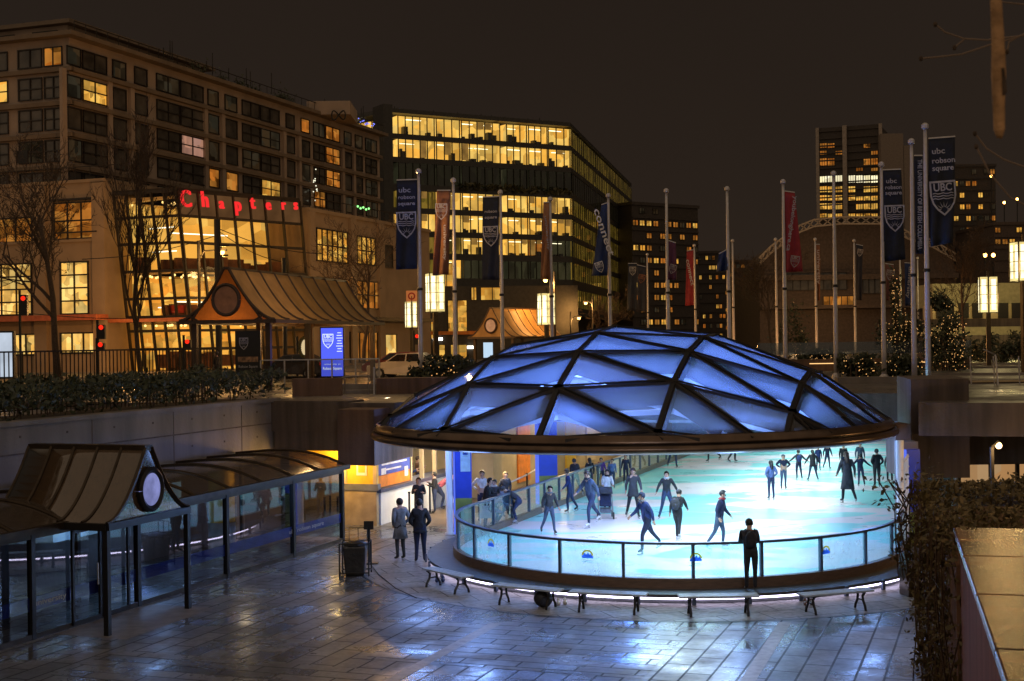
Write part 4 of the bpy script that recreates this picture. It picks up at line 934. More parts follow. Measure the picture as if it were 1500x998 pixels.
for k in range(16): b.ball(FA.P(FA.s(455 + random.uniform(-3, 3), 230), random.uniform(17, 26.5), .5), .07, 4)
b.build('string_light', emit('pale_string_light', (1, .95, .7), 1.4, sample=False), apt)
for k in range(9):
    b = MB(); q = FA.P(random.uniform(10, sF * .7), ZA + .6, -1); r_ = .5 + random.random() * .5
    for i in range(160): b.leaf(q + V((random.gauss(0, r_ * .5), random.gauss(0, r_ * .5), abs(random.gauss(0, r_ * .7)))), .16)
    b.build('roof_shrub', M['leaf'], apt)
for k in range(14): b = MB(); q = FA.P(random.uniform(4, sF), ZA + 1.2, -.8); b.tube([q, q + V((0, 0, random.uniform(.8, 2.2)))], .05, 4); b.build('roof_post', FR, apt)

# ---- the glass office block with lit floors
off = thing('office_block', V((-4, 200, DZ)), 'glass office block with two rows of bright yellow floors under a dark roof', 'office building')
O0, O1, O2 = V((-16.4, 190, 0)), V((9.2, 205, 0)), V((25.6, 287, 0)); OL = V((-24.6, 197, 0))
F1, F2, F0 = Face(O0, O1 - O0), Face(O1, O2 - O1), Face(O0, OL - O0)
L1, L2, L0 = (O1 - O0).length, (O2 - O1).length, (OL - O0).length
DK = mat('dark_cladding', (.035, .032, .026), .45, .2, var=.3)
FIN = mat('dark_fin', (.028, .026, .018), .4, .4)
RZ = 39.0
core = [O0 + V((.6, 3.4, 0)), O1 + V((-2.2, 3.2, 0)), O2 + V((-3.4, 0, 0)), V((-6, 287, 0)), OL + V((0, 3.4, 0))]
b = MB(); b.hexa([p + V((0, 0, DZ)) for p in core], [p + V((0, 0, RZ - .5)) for p in core]); b.build('core', DK, off)
roof_poly = [OL, O0, O1, O2, V((-6, 287, 0))]
floors = [38.0, 34.75, 31.5, 27.6, 24.4, 21.2, 18.0, 14.0, 10.0]
gap = [2.5, 2.5, 3.0, 2.4, 2.4, 2.3, 2.6, 2.8, 3.0]
b = MB()
for z in [RZ] : b.hexa([p + V((0, 0, z - .6)) for p in roof_poly], [p + V((0, 0, z)) for p in roof_poly])
b.build('roof', DK, off)
def slabs(F, Ln, depth):
    b = MB()
    for k, z in enumerate(floors):
        nxt = floors[k + 1] if k + 1 < len(floors) else DZ
        b.fbox(F, 0, Ln, nxt, z - gap[k], -depth, .05)
    return b
slabs(F1, L1, 3.2).build('floor_band', DK, off); slabs(F2, L2, 3.0).build('floor_band', DK, off); slabs(F0, L0, 3.0).build('floor_band', DK, off)
OG = glass('office_glass', (1, .98, .85), .92, .03, refl=1.35); OGD = glass('office_dark_glass', (.3, .33, .22), .5, .05, refl=1.5)
def bay(F, s0, s1, z0, z1, pm, strips=True, step=1.25, gl=OG, dep=2.3, furn=True):
    if s0 > s1: s0, s1 = s1, s0
    b = MB(); b.cur = 0; b.face([F.P(s0, z0, -dep), F.P(s1, z0, -dep), F.P(s1, z1, -dep), F.P(s0, z1, -dep)])
    b.cur = 1
    b.cur = 0; b.fbox(F, s0 - .05, s0 + .05, z0, z1, -dep, -.1); b.fbox(F, s1 - .05, s1 + .05, z0, z1, -dep, -.1); b.face([F.P(s0, z1 - .02, -dep), F.P(s1, z1 - .02, -dep), F.P(s1, z1 - .02, -.1), F.P(s0, z1 - .02, -.1)])
    b.cur = 2
    if strips:
        n = max(1, int((s1 - s0) / 3.0))
        for k in range(n):
            if random.random() < .85:
                x = s0 + (k + .5 + random.uniform(-.1, .1)) * (s1 - s0) / n; o = random.choice((-1.2, -1.8, -2.4)); b.fbox(F, x - 1.15, x + 1.15, z1 - .30, z1 - .22, o - .12, o + .12)
    if furn:
        b.cur = 3
        for k in range(int((s1 - s0) / .9)):
            if random.random() < .65: x = random.uniform(s0 + .3, s1 - .3); h = random.choice((.4, .5, .6, .75, 1.2)); b.fbox(F, x - random.uniform(.15, .5), x + random.uniform(.15, .5), z0, z0 + h * random.uniform(.6, 1.1), -1.6, -.7)
    b.cur = 4
    if furn:
        n = max(1, round((s1 - s0) / step))
        for k in range(n):
            if random.random() < .22: a_, c_ = s0 + (s1 - s0) * k / n, s0 + (s1 - s0) * (k + 1) / n; b.fbox(F, a_ + .06, c_ - .06, z1 - (z1 - z0) * random.choice((.25, .4, .4, .7, .95)), z1, -.22, -.18)
    wn = b.build('window', [pm, M['cream'], E_strip, M['chrome'], W_blind], off)
    b = MB(); n = max(1, round((s1 - s0) / step))
    for k in range(n + 1): s = s0 + (s1 - s0) * k / n; b.fbox(F, s - .05, s + .05, z0, z1, -.06, .12 if dep > 1 else .03)
    b.build('mullion', FIN, wn)
    b = MB(); b.face([F.P(s0, z0, -.03), F.P(s1, z0, -.03), F.P(s1, z1, -.03), F.P(s0, z1, -.03)]); b.build('pane', gl, wn)
W_blind = emit('backlit_blind', (1, .55, .14), .34, var=1, scale=.7, low=.45, sample=False)  # weak emission in place of room light through the cloth
cols1 = [(583, 636), (639, 673), (676, 732), (742, 771), (774, 801), (803, 837)]
W_o = [room('lit_office_%s' % n_, (1, .49, .07), (1, .66, .17), .5, 1.2, (1.8, 1.5), k * 3.7) for k, n_ in enumerate(('one', 'two', 'three'))]
W_od = room('dark_office', (.6, .6, .3), (.8, .7, .35), .004, .05, (1.4, 2.5), 8)
for k in range(8):
    z1 = floors[k]; z0 = z1 - gap[k]
    for ci, (x0, x1) in enumerate(cols1):
        s0, s1 = F1.s(x0, 501 - (501 - 190) * .98), F1.s(x1, 501 - (501 - 190) * .98)
        if k < 2: bay(F1, s0, s1, z0, z1, random.choice(W_o))
        elif k == 2: bay(F1, s0, s1, z0, z1, W_od, False, 1.25, OGD, furn=False)
        elif k in (3, 4): bay(F1, s0, s1, z0, z1, random.choice(W_o) if (k, ci) not in ((3, 0),) else W_grn)
        elif k == 5: bay(F1, s0, s1, z0, z1, (W_grn, W_grn, W_o[0], W_o[1], W_org, W_od)[ci])
        elif k == 6: bay(F1, s0, s1, z0, z1, (W_grn, W_o[2], W_od, W_od, W_od, W_od)[ci], ci < 2, 1.25, OG, furn=False)
        else: bay(F1, s0, s1, z0, z1, W_o[0] if ci == 1 else W_od, ci == 1, 1.25, OG, furn=False)
    if k < 8:
        for n_ in range(6): bay(F2, L2 * n_ / 6 + .2, L2 * (n_ + 1) / 6 - .2, z0, z1, W_grn if k != 2 else W_od, False, 2.4, OG if k != 2 else OGD, .25, False)
    bay(F0, 1.6, L0, z0 + .3, z1 - .4, W_o[1] if k == 0 else (W_o[2] if k == 1 else W_od), k < 2, 1.1, OG, .7, False)
b = MB(); b.fbox(F1, -1.4, .0, DZ, RZ + .4, -3, .5); b.build('corner_pier', DK, off)
for k in range(22): b = MB(); q = F1.P(random.uniform(2, L1), RZ, -4); b.tube([q, q + V((0, 0, random.uniform(.4, 1.1)))], .06, 4); b.build('roof_post', FIN, off)
# planting on the terrace below the dark floor
b = MB()
for k in range(260): b.leaf(F1.P(random.uniform(L1 * .35, L1), 28.1 + random.uniform(0, .9), .25 + random.uniform(-.3, .3)), .5)
b.build('terrace_planting', M['leaf2'], off)

# ---- street level shops between bookshop wing and canopy (small signs, doors)
sh = thing('corner_shops', atY(640, 530, 150), 'dim row of street shops with small white signs behind the lanterns', 'shops')
Fs = Face((atY(560, 500, 150).x, 150, 0), (1, .16, 0))
b = MB(); b.fbox(Fs, 0, 22, DZ, 12.5, -8, 0); b.build('wall', DK, sh)
def sx(x): return Fs.s(x, 500)
for x0, y0, x1, y1, pm in ((577, 500, 598, 527, W_yel2), (600, 500, 612, 527, W_org), (634, 505, 652, 530, W_yel2), (660, 505, 684, 530, W_yel), (622, 470, 640, 498, W_yel2), (656, 440, 684, 490, W_yel2), (640, 386, 668, 420, W_yel2), (588, 420, 612, 470, W_dim), (690, 421, 698, 440, W_yel), (704, 421, 738, 440, W_yel)):
    pxwin(Fs, x0, y0, x1, y1, pm, FR, sh, 2, 1)
b = MB(); 
for x0, y0, x1, y1 in ((585, 492, 594, 497), (597, 493, 602, 497), (634, 495, 648, 499), (684, 507, 694, 511)): b.fbox(Fs, sx(x0), sx(x1), Fs.z(x0, y1), Fs.z(x0, y0), .1, .3)
b.build('sign', E_white, sh)
b = MB(); b.fbox(Fs, sx(570), sx(700), Fs.z(620, 491), Fs.z(620, 486), 0, 1); b.build('awning', M['orange_panel'], sh)

# ---- background towers: each a box with its own storeys and scattered lit windows
def tower(name, x0, x1, yt, Y, depth, wm, label, cat, rows, cols, lit_p, pms, yb=500, slope=0, name_part='window', maxw=60):
    p0, p1 = atY(x0, yt, Y), atY(x1, yt, Y + slope); F = Face(p0, p1 - p0); Ln = (V((p1.x, p1.y, 0)) - V((p0.x, p0.y, 0))).length
    t = thing(name, F.P(Ln / 2, DZ), label, cat, 'buildings in the far background'); b = MB(); b.fbox(F, 0, Ln, DZ, p0.z, -depth, 0); b.build('wall', wm, t)
    b = MB(); b.fbox(F, -.2, Ln + .2, p0.z, p0.z + .6, -depth, .3); b.build('cornice', wm, t)
    zb = F.z((x0 + x1) / 2, yb); rh = (p0.z - zb) / rows; cw = Ln / cols; n = 0
    b2 = MB()
    for r_ in range(rows):
        b2.fbox(F, 0, Ln, zb + r_ * rh - .12, zb + r_ * rh + .12, 0, .25)
        for c in range(cols):
            if random.random() < lit_p and n < maxw:
                n += 1; panel_window(F, c * cw + cw * .12, (c + 1) * cw - cw * .12, zb + r_ * rh + rh * .35, zb + (r_ + 1) * rh - rh * .22, random.choice(pms), FR, t, 2, 1)
    b2.build('storey_band', wm, t); return t, F, Ln
DKB = mat('dark_facade', (.05, .038, .03), .7, var=.3); DKB2 = mat('brown_facade', (.09, .06, .042), .75, var=.3)
tower('background_building', 925, 1022, 300, 260, 20, DKB, 'dark stepped building with a few lit floors right of the office block', 'building', 11, 10, .46, (W_yel, W_org, W_org, W_dim), slope=10)
tower('background_building', 1018, 1062, 372, 300, 20, DKB, 'low far building with scattered lamps behind the middle flagpoles', 'building', 9, 9, .38, (W_org, W_dim, W_yel))
tower('background_building', 1058, 1118, 385, 320, 20, DKB2, 'brownish far block just left of the domed hall', 'building', 9, 9, .32, (W_dim, W_org, W_org))
tower('background_building', 1395, 1458, 245, 310, 24, DKB, 'dark tower with scattered orange windows behind the tall navy banner', 'tower', 15, 7, .45, (W_org, W_yel, W_dim))
tower('background_building', 1456, 1540, 330, 280, 24, DKB2, 'low dim block at the right edge under the twigs', 'building', 10, 8, .34, (W_org, W_dim, W_yel))
# slab tower with a pale spine
t = thing('slab_tower', atY(1245, 500, 300), 'tall slab tower with pale spine and one bright white lit floor', 'tower')
q0, q1 = atY(1199, 188, 303), atY(1288, 182, 298); Ft = Face(q0, q1 - q0); Lt = (q1 - q0).length
b = MB(); b.fbox(Ft, 0, Lt, DZ, q0.z, -20, 0); b.build('wall', DKB, t)
sm0, sm1 = Ft.s(1236, 300), Ft.s(1242, 300)
b = MB(); b.fbox(Ft, sm0, sm1, DZ, q0.z + .1, 0, .8); b.fbox(Ft, -.6, .1, DZ, q0.z + .05, 0, .4); b.fbox(Ft, Lt - .1, Lt + .6, DZ, q0.z + .05, 0, .4); b.build('spine', mat('pale_spine', (.32, .26, .21), .7), t)
W_wh = room('white_floor', (1, .85, .45), (1, .9, .6), .7, 1.4, (2.2, 3), 3)
rows_t = [(210, 217, .35, W_org, 0), (221, 227, .3, W_org, 1), (232, 243, .5, W_org, 0), (246, 251, .4, W_org, 1), (257, 268, 1, W_wh, 2), (273, 282, .75, W_yel, 2), (286, 294, .8, W_yel2, 2), (298, 307, .9, W_yel, 2), (313, 319, 1, W_yel2, 2)]
for y0, y1, p_, pm, _ in rows_t:
    for (xa, xb) in ((1201, 1235), (1243, 1287)):
        n = 3 if xb - xa < 40 else 4
        for c in range(n):
            if random.random() < p_: pxwin(Ft, xa + (xb - xa) * c / n, y0, xa + (xb - xa) * (c + 1) / n - 1, y1, pm, FR, t, 3, 1)
b = MB()
for k in range(14): y = 190 + k * 10.9; z = Ft.z(1245, y); b.fbox(Ft, 0, Lt, z - .15, z + .15, 0, .35)
b.build('storey_band', DKB, t)
t = thing('concrete_tower', atY(1310, 500, 296), 'windowless concrete tower stepping down beside the slab tower', 'tower')
GREYB = mat('grey_facade', (.20, .155, .12), .8, var=.15)
for x0, x1, yt, dy in ((1290, 1323, 196, 0), (1323, 1331, 214, .5), (1331, 1340, 260, 1)):
    p0, p1 = atY(x0, yt, 296 + dy), atY(x1, yt, 296 + dy); b = MB(); b.box(((p0.x + p1.x) / 2, 306, (p0.z + DZ) / 2), (p1.x - p0.x, 20, p0.z - DZ)); b.build('wall', GREYB, t)
# old domed hall with pierced parapet
t = thing('domed_hall', atY(1200, 500, 190), 'broad brown hall with pierced stone parapet under the slab tower', 'hall')
outl = [(1112, 378), (1130, 360), (1150, 346), (1172, 330), (1192, 322), (1232, 318), (1290, 318), (1330, 340), (1366, 352), (1400, 372)]
pts = [atY(x, y + 8, 190) for x, y in outl]
b = MB(); b.hexa([V((p.x, 190, DZ)) for p in (pts[0], pts[-1])] + [V((pts[-1].x, 215, DZ)), V((pts[0].x, 215, DZ))], [V((p.x, 190, 15.5)) for p in (pts[0], pts[-1])] + [V((pts[-1].x, 215, 15.5)), V((pts[0].x, 215, 15.5))]); b.build('wall', DKB2, t)
b = MB(); fr = [V((p.x, 191, p.z)) for p in pts] + [V((pts[-1].x, 191, 15.5)), V((pts[0].x, 191, 15.5))]; b.hexa([p + V((0, 12, 0)) for p in fr], fr); b.build('roof', DKB2, t)
b = MB()
for k in range(len(outl) - 1):
    p, q = atY(*outl[k], 189.5), atY(*outl[k + 1], 189.5); dn = V((0, 0, .95)); b.bar(p, q, .3, .2); b.bar(p - dn, q - dn, .3, .2)
    n = max(2, int((q - p).length / 1.1))
    for i in range(n): u_, v_ = p.lerp(q, i / n), p.lerp(q, (i + 1) / n); b.bar(u_, v_ - dn, .12, .14); b.bar(u_ - dn, v_, .12, .14)
b.build('pierced_parapet', mat('pale_parapet', (.42, .33, .24), .7), t)
Fh = Face((pts[0].x, 189.9, 0), (1, 0, 0))
pxwin(Fh, 1206, 434, 1250, 452, W_org, FR, t, 5, 1); pxwin(Fh, 1255, 405, 1290, 430, M['glass_dark'], FR, t, 4, 1); pxwin(Fh, 1150, 400, 1240, 425, M['glass_dark'], FR, t, 8, 1)
b = MB(); b.fbox(Fh, 0, (pts[-1] - pts[0]).x, 14.2, 14.9, 0, 1.2); b.fbox(Fh, 0, (pts[-1] - pts[0]).x, 10.2, 10.7, 0, 1.6); b.build('cornice', DKB2, t)
lamp('hall_fill', atY(1160, 440, 176), 900, (1, .6, .28), .5)  # this and the next are added to brighten the hall front
lamp('hall_fill', atY(1230, 446, 183), 260, (1, .55, .2), .5)
# low terraces on the right, washed with yellow light
t = thing('law_terraces', atY(1440, 500, 118), 'long low terraces with yellow lit walls behind the right lantern', 'terrace building')
TER = mat('terrace_wall', (.45, .40, .22), .7, var=.2)
for y0, y1, Y, mm, dp in ((416, 447, 130, TER, 6), (447, 468, 126, M['cream'], 3), (468, 480, 121, M['concrete_dark'], 8), (480, 492, 116, TER, 4), (492, 540, 114, M['concrete_dark'], 6)):
    p0, p1 = atY(1366, y0, Y), atY(1600, y1, Y); b = MB(); b.box(((p0.x + p1.x) / 2, Y + dp / 2, (p0.z + p1.z) / 2), (p1.x - p0.x, dp, p0.z - p1.z)); b.build('terrace', mm, t)
for x in (1385, 1412, 1432, 1470, 1490): b = MB(); p = atY(x, 455, 125.8); b.box((p.x, 125.9, p.z), (.9 if x != 1385 else 1.6, .25, 1.4)); b.build('doorway', FR, t)
for x, e in ((1380, 170), (1410, 170), (1475, 190)): p = atY(x, 430, 124.5); lamp('terrace_wash', V((p.x, 122.5, p.z + 1.3)), e, (1, .82, .30), .3)
p = atY(1400, 486, 113); lamp('terrace_wash', V((p.x, 111, p.z + .8)), 130, (1, .8, .3), .3); p = atY(1470, 486, 113); lamp('terrace_wash', V((p.x, 111, p.z + .8)), 130, (1, .8, .3), .3)
# low glass pavilion and planter wall behind the flagpoles
t = thing('garden_wall', atY(1200, 540, 84), 'long low wall topped with a glass rail behind the right flagpoles', 'wall')
p0, p1 = atY(1110, 503, 80), atY(1425, 523, 80); b = MB(); b.box(((p0.x + p1.x) / 2, 80.5, (p0.z + DZ) / 2 - .6), (p1.x - p0.x, .5, .9)); b.build('wall_face', M['concrete_brown'], t)
b = MB(); b.box(((p0.x + p1.x) / 2, 80.2, p0.z - .35), (p1.x - p0.x, .04, .7)); b.build('glass_rail', glass('rail_glass', (.8, .9, 1), .8, .05, (.3, .35, .4), .12), t)
b = MB(); b.box(((p0.x + p1.x) / 2 + 1, 79.9, DZ + .45), (p1.x - p0.x - 4, .05, .05)); b.build('light_line', emit('amber_line', (1, .55, .2), 1.5, sample=False), t)
# ================================================================== flagpoles and banners
ZTOP = 13.6
def hor(px): return 499 - (px - 750) * math.tan(ROLL)
def flagpole(px, py, label, silver=True, ztop=ZTOP):
    Y = (ztop - EYE) * FPX / (hor(px) - py); p = atY(px, py, Y); tilt = random.uniform(-.001, .003)
    t = thing('flagpole', (p.x, p.y, DZ), label, 'flagpole', 'flagpoles behind the dome'); b = MB(); n = 7
    pts = [V((p.x + (ztop - z) * tilt, p.y, z)) for z in [DZ + (ztop - DZ) * k / n for k in range(n + 1)]]; b.tube(pts, [.115 - .05 * k / n for k in range(n + 1)], 10); b.build('shaft', M['pole'], t, smooth=True)
    b = MB(); b.lathe([(.06, 0), (.13, .05), (.13, .16), (.08, .22), (.001, .25)], (p.x, p.y, ztop), 10); b.build('finial', M['pole'], t)
    b = MB(); b.lathe([(.10, 0), (.13, .02), (.13, .10), (.10, .12)], (p.x + (ztop - 8.6) * tilt, p.y, 8.6), 10); b.build('collar', M['black'], t)
    b = MB(); b.lathe([(.12, .4), (.2, .3), (.22, 0)], (p.x, p.y, DZ), 12); b.build('base', M['pole'], t)
    return Y
front = [(613, 255, 'tall silver flagpole nearest the bookshop, bearing the crest banner beside the square lantern'), (664, 268, 'silver flagpole with a twisted brown banner right of the tallest lantern'), (733, 285, 'silver flagpole with navy crest banner before the lit office floors'),
         (806, 295, 'silver flagpole with the orange lit narrow banner'), (891, 290, 'silver flagpole carrying the blue banner reading connect'), (976, 283, 'silver flagpole with a small dim purple banner behind the top of the dome'),
         (1065, 280, 'silver flagpole with a limp blue flag, standing alone against dark sky'), (1147, 270, 'silver flagpole carrying the long red banner'), (1221, 258, 'bare silver flagpole in front of the slab tower'),
         (1291, 245, 'silver flagpole with navy crest banner left of the concrete tower'), (1335, 212, 'silver flagpole with vertical lettered navy banner'), (1355, 190, 'tallest looking silver flagpole carrying the big navy crest banner at right')]
PY = {px: flagpole(px, py, lab) for px, py, lab in front}
for px, py, lab in ((948, 375, 'thin amber lit flagpole just right of the small crest banners'), (1017, 362, 'thin amber lit flagpole with a dark red banner'), (1073, 355, 'thin amber lit flagpole close behind the lone silver pole'), (1136, 353, 'thin amber lit flagpole left of the long red banner'), (1194, 353, 'thin amber lit flagpole with narrow faded banner'), (1251, 355, 'thin amber lit flagpole before the domed hall'), (1318, 372, 'thin amber lit flagpole among the fairy lights'), (1344, 380, 'thin amber lit flagpole just right of the lettered banner pole')):
    flagpole(px, py, lab)
def crest(c, right, up, s, par, m_):
    nrm = right.cross(up).normalized(); P = lambda x, y, o=.0: c + right * x * s + up * y * s + nrm * o
    out = [(-.5, .62), (.5, .62), (.5, .05), (.42, -.25), (.25, -.5), (0, -.72), (-.25, -.5), (-.42, -.25), (-.5, .05)]
    inn = [(x * .86, y * .88) for x, y in out]; b = MB(); n = len(out)
    for k in range(n): j = (k + 1) % n; b.face([P(*out[k]), P(*out[j]), P(*inn[j]), P(*inn[k])])
    for y in (.12, .02, -.08):
        for k in range(8):
            x0, x1 = -.40 + .1 * k, -.40 + .1 * (k + 1); e = .02; b.face([P(x0, y + e * math.sin(k * 2)), P(x1, y + e * math.sin(k * 2 + 2)), P(x1, y + .035 + e * math.sin(k * 2 + 2)), P(x0, y + .035 + e * math.sin(k * 2))])
    for k in range(7):
        a = math.pi * (k + .2) / 7; a2 = math.pi * (k + .8) / 7; b.face([P(.12 * math.cos(a), -.5 + .12 * math.sin(a)), P(.36 * math.cos((a + a2) / 2), -.5 + .36 * math.sin((a + a2) / 2)), P(.12 * math.cos(a2), -.5 + .12 * math.sin(a2))])
    cr_ = b.build('crest', m_, par); lettering('UBC', P(0, .36, .004), right, up, s * .3, m_, par, width=s * .7, depth=.01, bold=.02); return cr_
def banner(quad, Y, m_, label, texts=(), cr=None, ink=None, fold=.12):
    tl, tr, br, bl = [atY(x, y, Y) for x, y in quad]; c = (tl + tr) / 2; t = thing('banner', tl, label, 'banner', 'banners on the flagpoles')
    ink = ink or M['print']; nx, ny = 8, 14; ph = random.random() * 6; rows = []
    for i in range(ny + 1):
        f = i / ny; rows.append([tl.lerp(bl, f).lerp(tr.lerp(br, f), j / nx) + V((0, fold * f * math.sin(j * 1.15 + f * 3 + ph), 0)) for j in range(nx + 1)])
    b = MB(); b.sheet(rows); b.build('cloth', m_, t, smooth=True, solid=.012)
    b = MB(); b.bar(tl, tr, .05, .05); b.build('top_bar', M['steel'], t)
    right = (tr - tl).normalized(); up = (tl - bl).normalized(); up = (up - right * up.dot(right)).normalized(); fr = V((0, -(fold + .03), 0))
    for s, fx, fy, hh, vert, wd in texts:
        p = tl.lerp(bl, fy).lerp(tr.lerp(br, fy), fx) + fr
        if vert: lettering(s, p, -up, right, hh, ink, t, width=wd, depth=.01, bold=.015)
        else: lettering(s, p, right, up, hh, ink, t, width=wd, depth=.01, bold=.015)
    if cr: fx, fy, s = cr; crest(tl.lerp(bl, fy).lerp(tr.lerp(br, fy), fx) + fr, right, up, s, t, ink)
    return t
NV, PR = M['navy'], M['print']
banner([(581, 264), (611, 263), (611, 394), (580, 395)], PY[613], NV, 'navy crest banner on the flagpole nearest the bookshop', [('ubc', .4, .12, .22, 0, .5), ('robson', .5, .20, .16, 0, .72), ('square', .5, .27, .16, 0, .72)], (.5, .5, .86))
banner([(640, 279), (660, 279), (657, 402), (634, 404)], PY[664], M['cloth_brown'], 'twisted dark brown banner beside the square lantern', [('university', .72, .62, .14, 1, 1.6)], (.4, .25, .55), fold=.22)
banner([(707, 289), (731, 288), (731, 410), (706, 410)], PY[733], NV, 'navy crest banner in front of the lit office floors', [('robson', .5, .18, .14, 0, .6), ('square', .5, .25, .14, 0, .6)], (.5, .47, .75))
banner([(796, 297), (806, 296), (806, 410), (792, 409)], PY[806], mat('lamp_tinted_cloth', (.42, .19, .08), .7), 'narrow tan banner lit orange from below', [('university', .6, .4, .13, 1, 1.8)], fold=.2)  # tan cloth with orange lamp light put into its colour
banner([(881, 300), (890, 297), (890, 404), (867, 404)], PY[891], M['bannerblue'], 'blue triangular banner reading connect', [('connect', .62, .40, .36, 1, 2.5)], (.45, .88, .42), ink=M['printw'])
banner([(920, 386), (933, 386), (933, 455), (919, 455)], 104, NV, 'small navy banner with pale crest left of the thin amber poles', [], (.5, .16, .5))
banner([(933, 388), (946, 391), (946, 457), (934, 457)], 102, NV, 'small dark banner with brown crest at an angle beside the amber pole', [], (.5, .28, .5), ink=M['cloth_brown'])
banner([(978, 352), (990, 356), (992, 410), (978, 410)], PY[976], mat('purple_cloth', (.10, .025, .07), .7), 'dim purple banner behind the crown of the dome', [], (.5, .72, .35))
banner([(1006, 368), (1016, 366), (1016, 447), (1004, 448)], 104, M['red'], 'narrow dark red banner on a thin amber pole', [('connect', .5, .4, .3, 1, 2.0)])
banner([(1053, 372), (1064, 366), (1064, 396), (1050, 398)], PY[1065], M['bannerblue'], 'limp blue flag hanging from the lone silver pole', fold=.25)
banner([(1149, 280), (1164, 282), (1176, 398), (1150, 399)], PY[1147], mat('crimson_cloth', (.30, .022, .03), .7, var=.2), 'long crimson banner with white vertical lettering', [('youbelonghere.ca', .5, .40, .2, 1, 2.6)], (.55, .87, .42), ink=M['print'])
banner([(1195, 358), (1201, 358), (1202, 440), (1196, 441)], 103.5, M['cloth_brown'], 'narrow faded banner on an amber lit pole before the domed hall', [('university', .5, .4, .26, 1, 2.6)])
banner([(1254, 358), (1264, 360), (1262, 440), (1255, 440)], 103.6, NV, 'small dark banner with pale crest left of the navy crest banner', [], (.5, .14, .42))
banner([(1293, 249), (1320, 248), (1327, 380), (1294, 384)], PY[1291], NV, 'navy crest banner to the left of the concrete tower', [('ubc', .4, .13, .2, 0, .45), ('robson', .5, .20, .17, 0, .7), ('square', .5, .26, .17, 0, .7)], (.52, .53, .86))
banner([(1339, 228), (1351, 228), (1354, 372), (1341, 372)], PY[1335], NV, 'slim navy banner with vertical white lettering', [('THE UNIVERSITY OF BRITISH COLUMBIA', .5, .5, .17, 1, 3.4)], fold=.05)
banner([(1360, 203), (1399, 200), (1396, 355), (1362, 362)], PY[1355], NV, 'largest navy crest banner, topmost at the right', [('ubc', .32, .13, .2, 0, .45), ('robson', .52, .22, .19, 0, .8), ('square', .5, .29, .19, 0, .75)], (.52, .56, .92))
banner([(1297, 386), (1309, 388), (1308, 440), (1298, 440)], 88, mat('rust_cloth', (.16, .06, .045), .7), 'small rust coloured banner low among the fairy lights', [], (.5, .3, .5))
banner([(1325, 385), (1338, 386), (1339, 448), (1326, 448)], 87, M['bannerblue'], 'small blue banner low beside the lettered banner pole', [('university', .4, .45, .2, 1, 2.0)])

# ================================================================== square lanterns on posts
LGL = emit('lantern_glow', (1, .78, .30), 1.5, var=1, scale=1.4, low=.35, stretch=(.7, .7, 1.2), sample=False); LGH = emit('lantern_core', (1, .90, .58), 2.6, var=1, scale=1.6, low=.45, sample=False)
def lantern(px, y0, y1, wpx, Y, label, e=130, yaw=.35):
    c0, c1 = atY(px, y0, Y), atY(px, y1, Y); h = c0.z - c1.z; w_ = wpx * Y / FPX / 1.28; q = V((c0.x, c0.y, c1.z)); t = thing('square_lantern', (q.x, q.y, DZ), label, 'street lantern', 'square lanterns round the plaza')
    ux, uy = V((math.cos(yaw), math.sin(yaw), 0)), V((-math.sin(yaw), math.cos(yaw), 0))
    b = MB(); b.box((q.x, q.y, (DZ + q.z) / 2), (.28, .28, q.z - DZ), ux=ux, uy=uy); b.build('post', M['bronze'], t)
    b = MB(); b.box((q.x, q.y, (DZ + q.z + h + .3) / 2 + (q.z - DZ) / 2), (.16, .16, h + .5), ux=ux, uy=uy); b.build('spine', M['bronze'], t)
    for k, (a, bb) in enumerate(((1, 0), (-1, 0), (0, 1), (0, -1))):
        n_ = ux * a + uy * bb; s_ = ux * bb + uy * a; b = MB()
        for j, (f0, f1) in enumerate(((-.46, -.06), (.06, .46))):
            cc_ = q + n_ * w_ * .46 + s_ * w_ * (f0 + f1) / 2 + V((0, 0, h / 2)); b.cur = 0; b.box(cc_, (w_ * (f1 - f0), .05, h), ux=s_, uy=n_)
            b.cur = 1; b.box(cc_ + n_ * .012, (w_ * (f1 - f0) * .62, .05, h * .86), ux=s_, uy=n_)
        b.build('light_panel', [LGL, LGH], t)
    b = MB()
    for sx_ in (-1, 1):
        for sy in (-1, 1): b.box(q + ux * sx_ * w_ * .49 + uy * sy * w_ * .49 + V((0, 0, h / 2)), (.06, .06, h + .1), ux=ux, uy=uy)
    for f in (0, .25, .5, .75, 1):
        for (n_, s_) in ((ux, uy), (uy, ux)):
            for sg in (-1, 1): b.box(q + n_ * sg * w_ * .50 + V((0, 0, h * f)), (w_, .03, .03), ux=s_, uy=n_)
    b.build('frame', M['bronze'], t); lamp('lantern_light', q - V((0, w_ * .9 + .4, -h * .4)), e, (1, .72, .32), .4)
lantern(637, 401, 457, 30, 84, 'tall square lantern glowing between the first two flagpoles', 170)
lantern(602, 442, 480, 21, 122, 'smaller square lantern just left of the first flagpole', 110, .2)
lantern(800, 430, 476, 28, 99, 'square lantern glowing beside the orange lit banner', 190, .25)
lantern(1447, 406, 458, 33, 88, 'square lantern in front of the yellow lit terraces', 170, -.25)
lantern(1499, 355, 412, 38, 70, 'square lantern cut by the right edge of view', 170, .1)

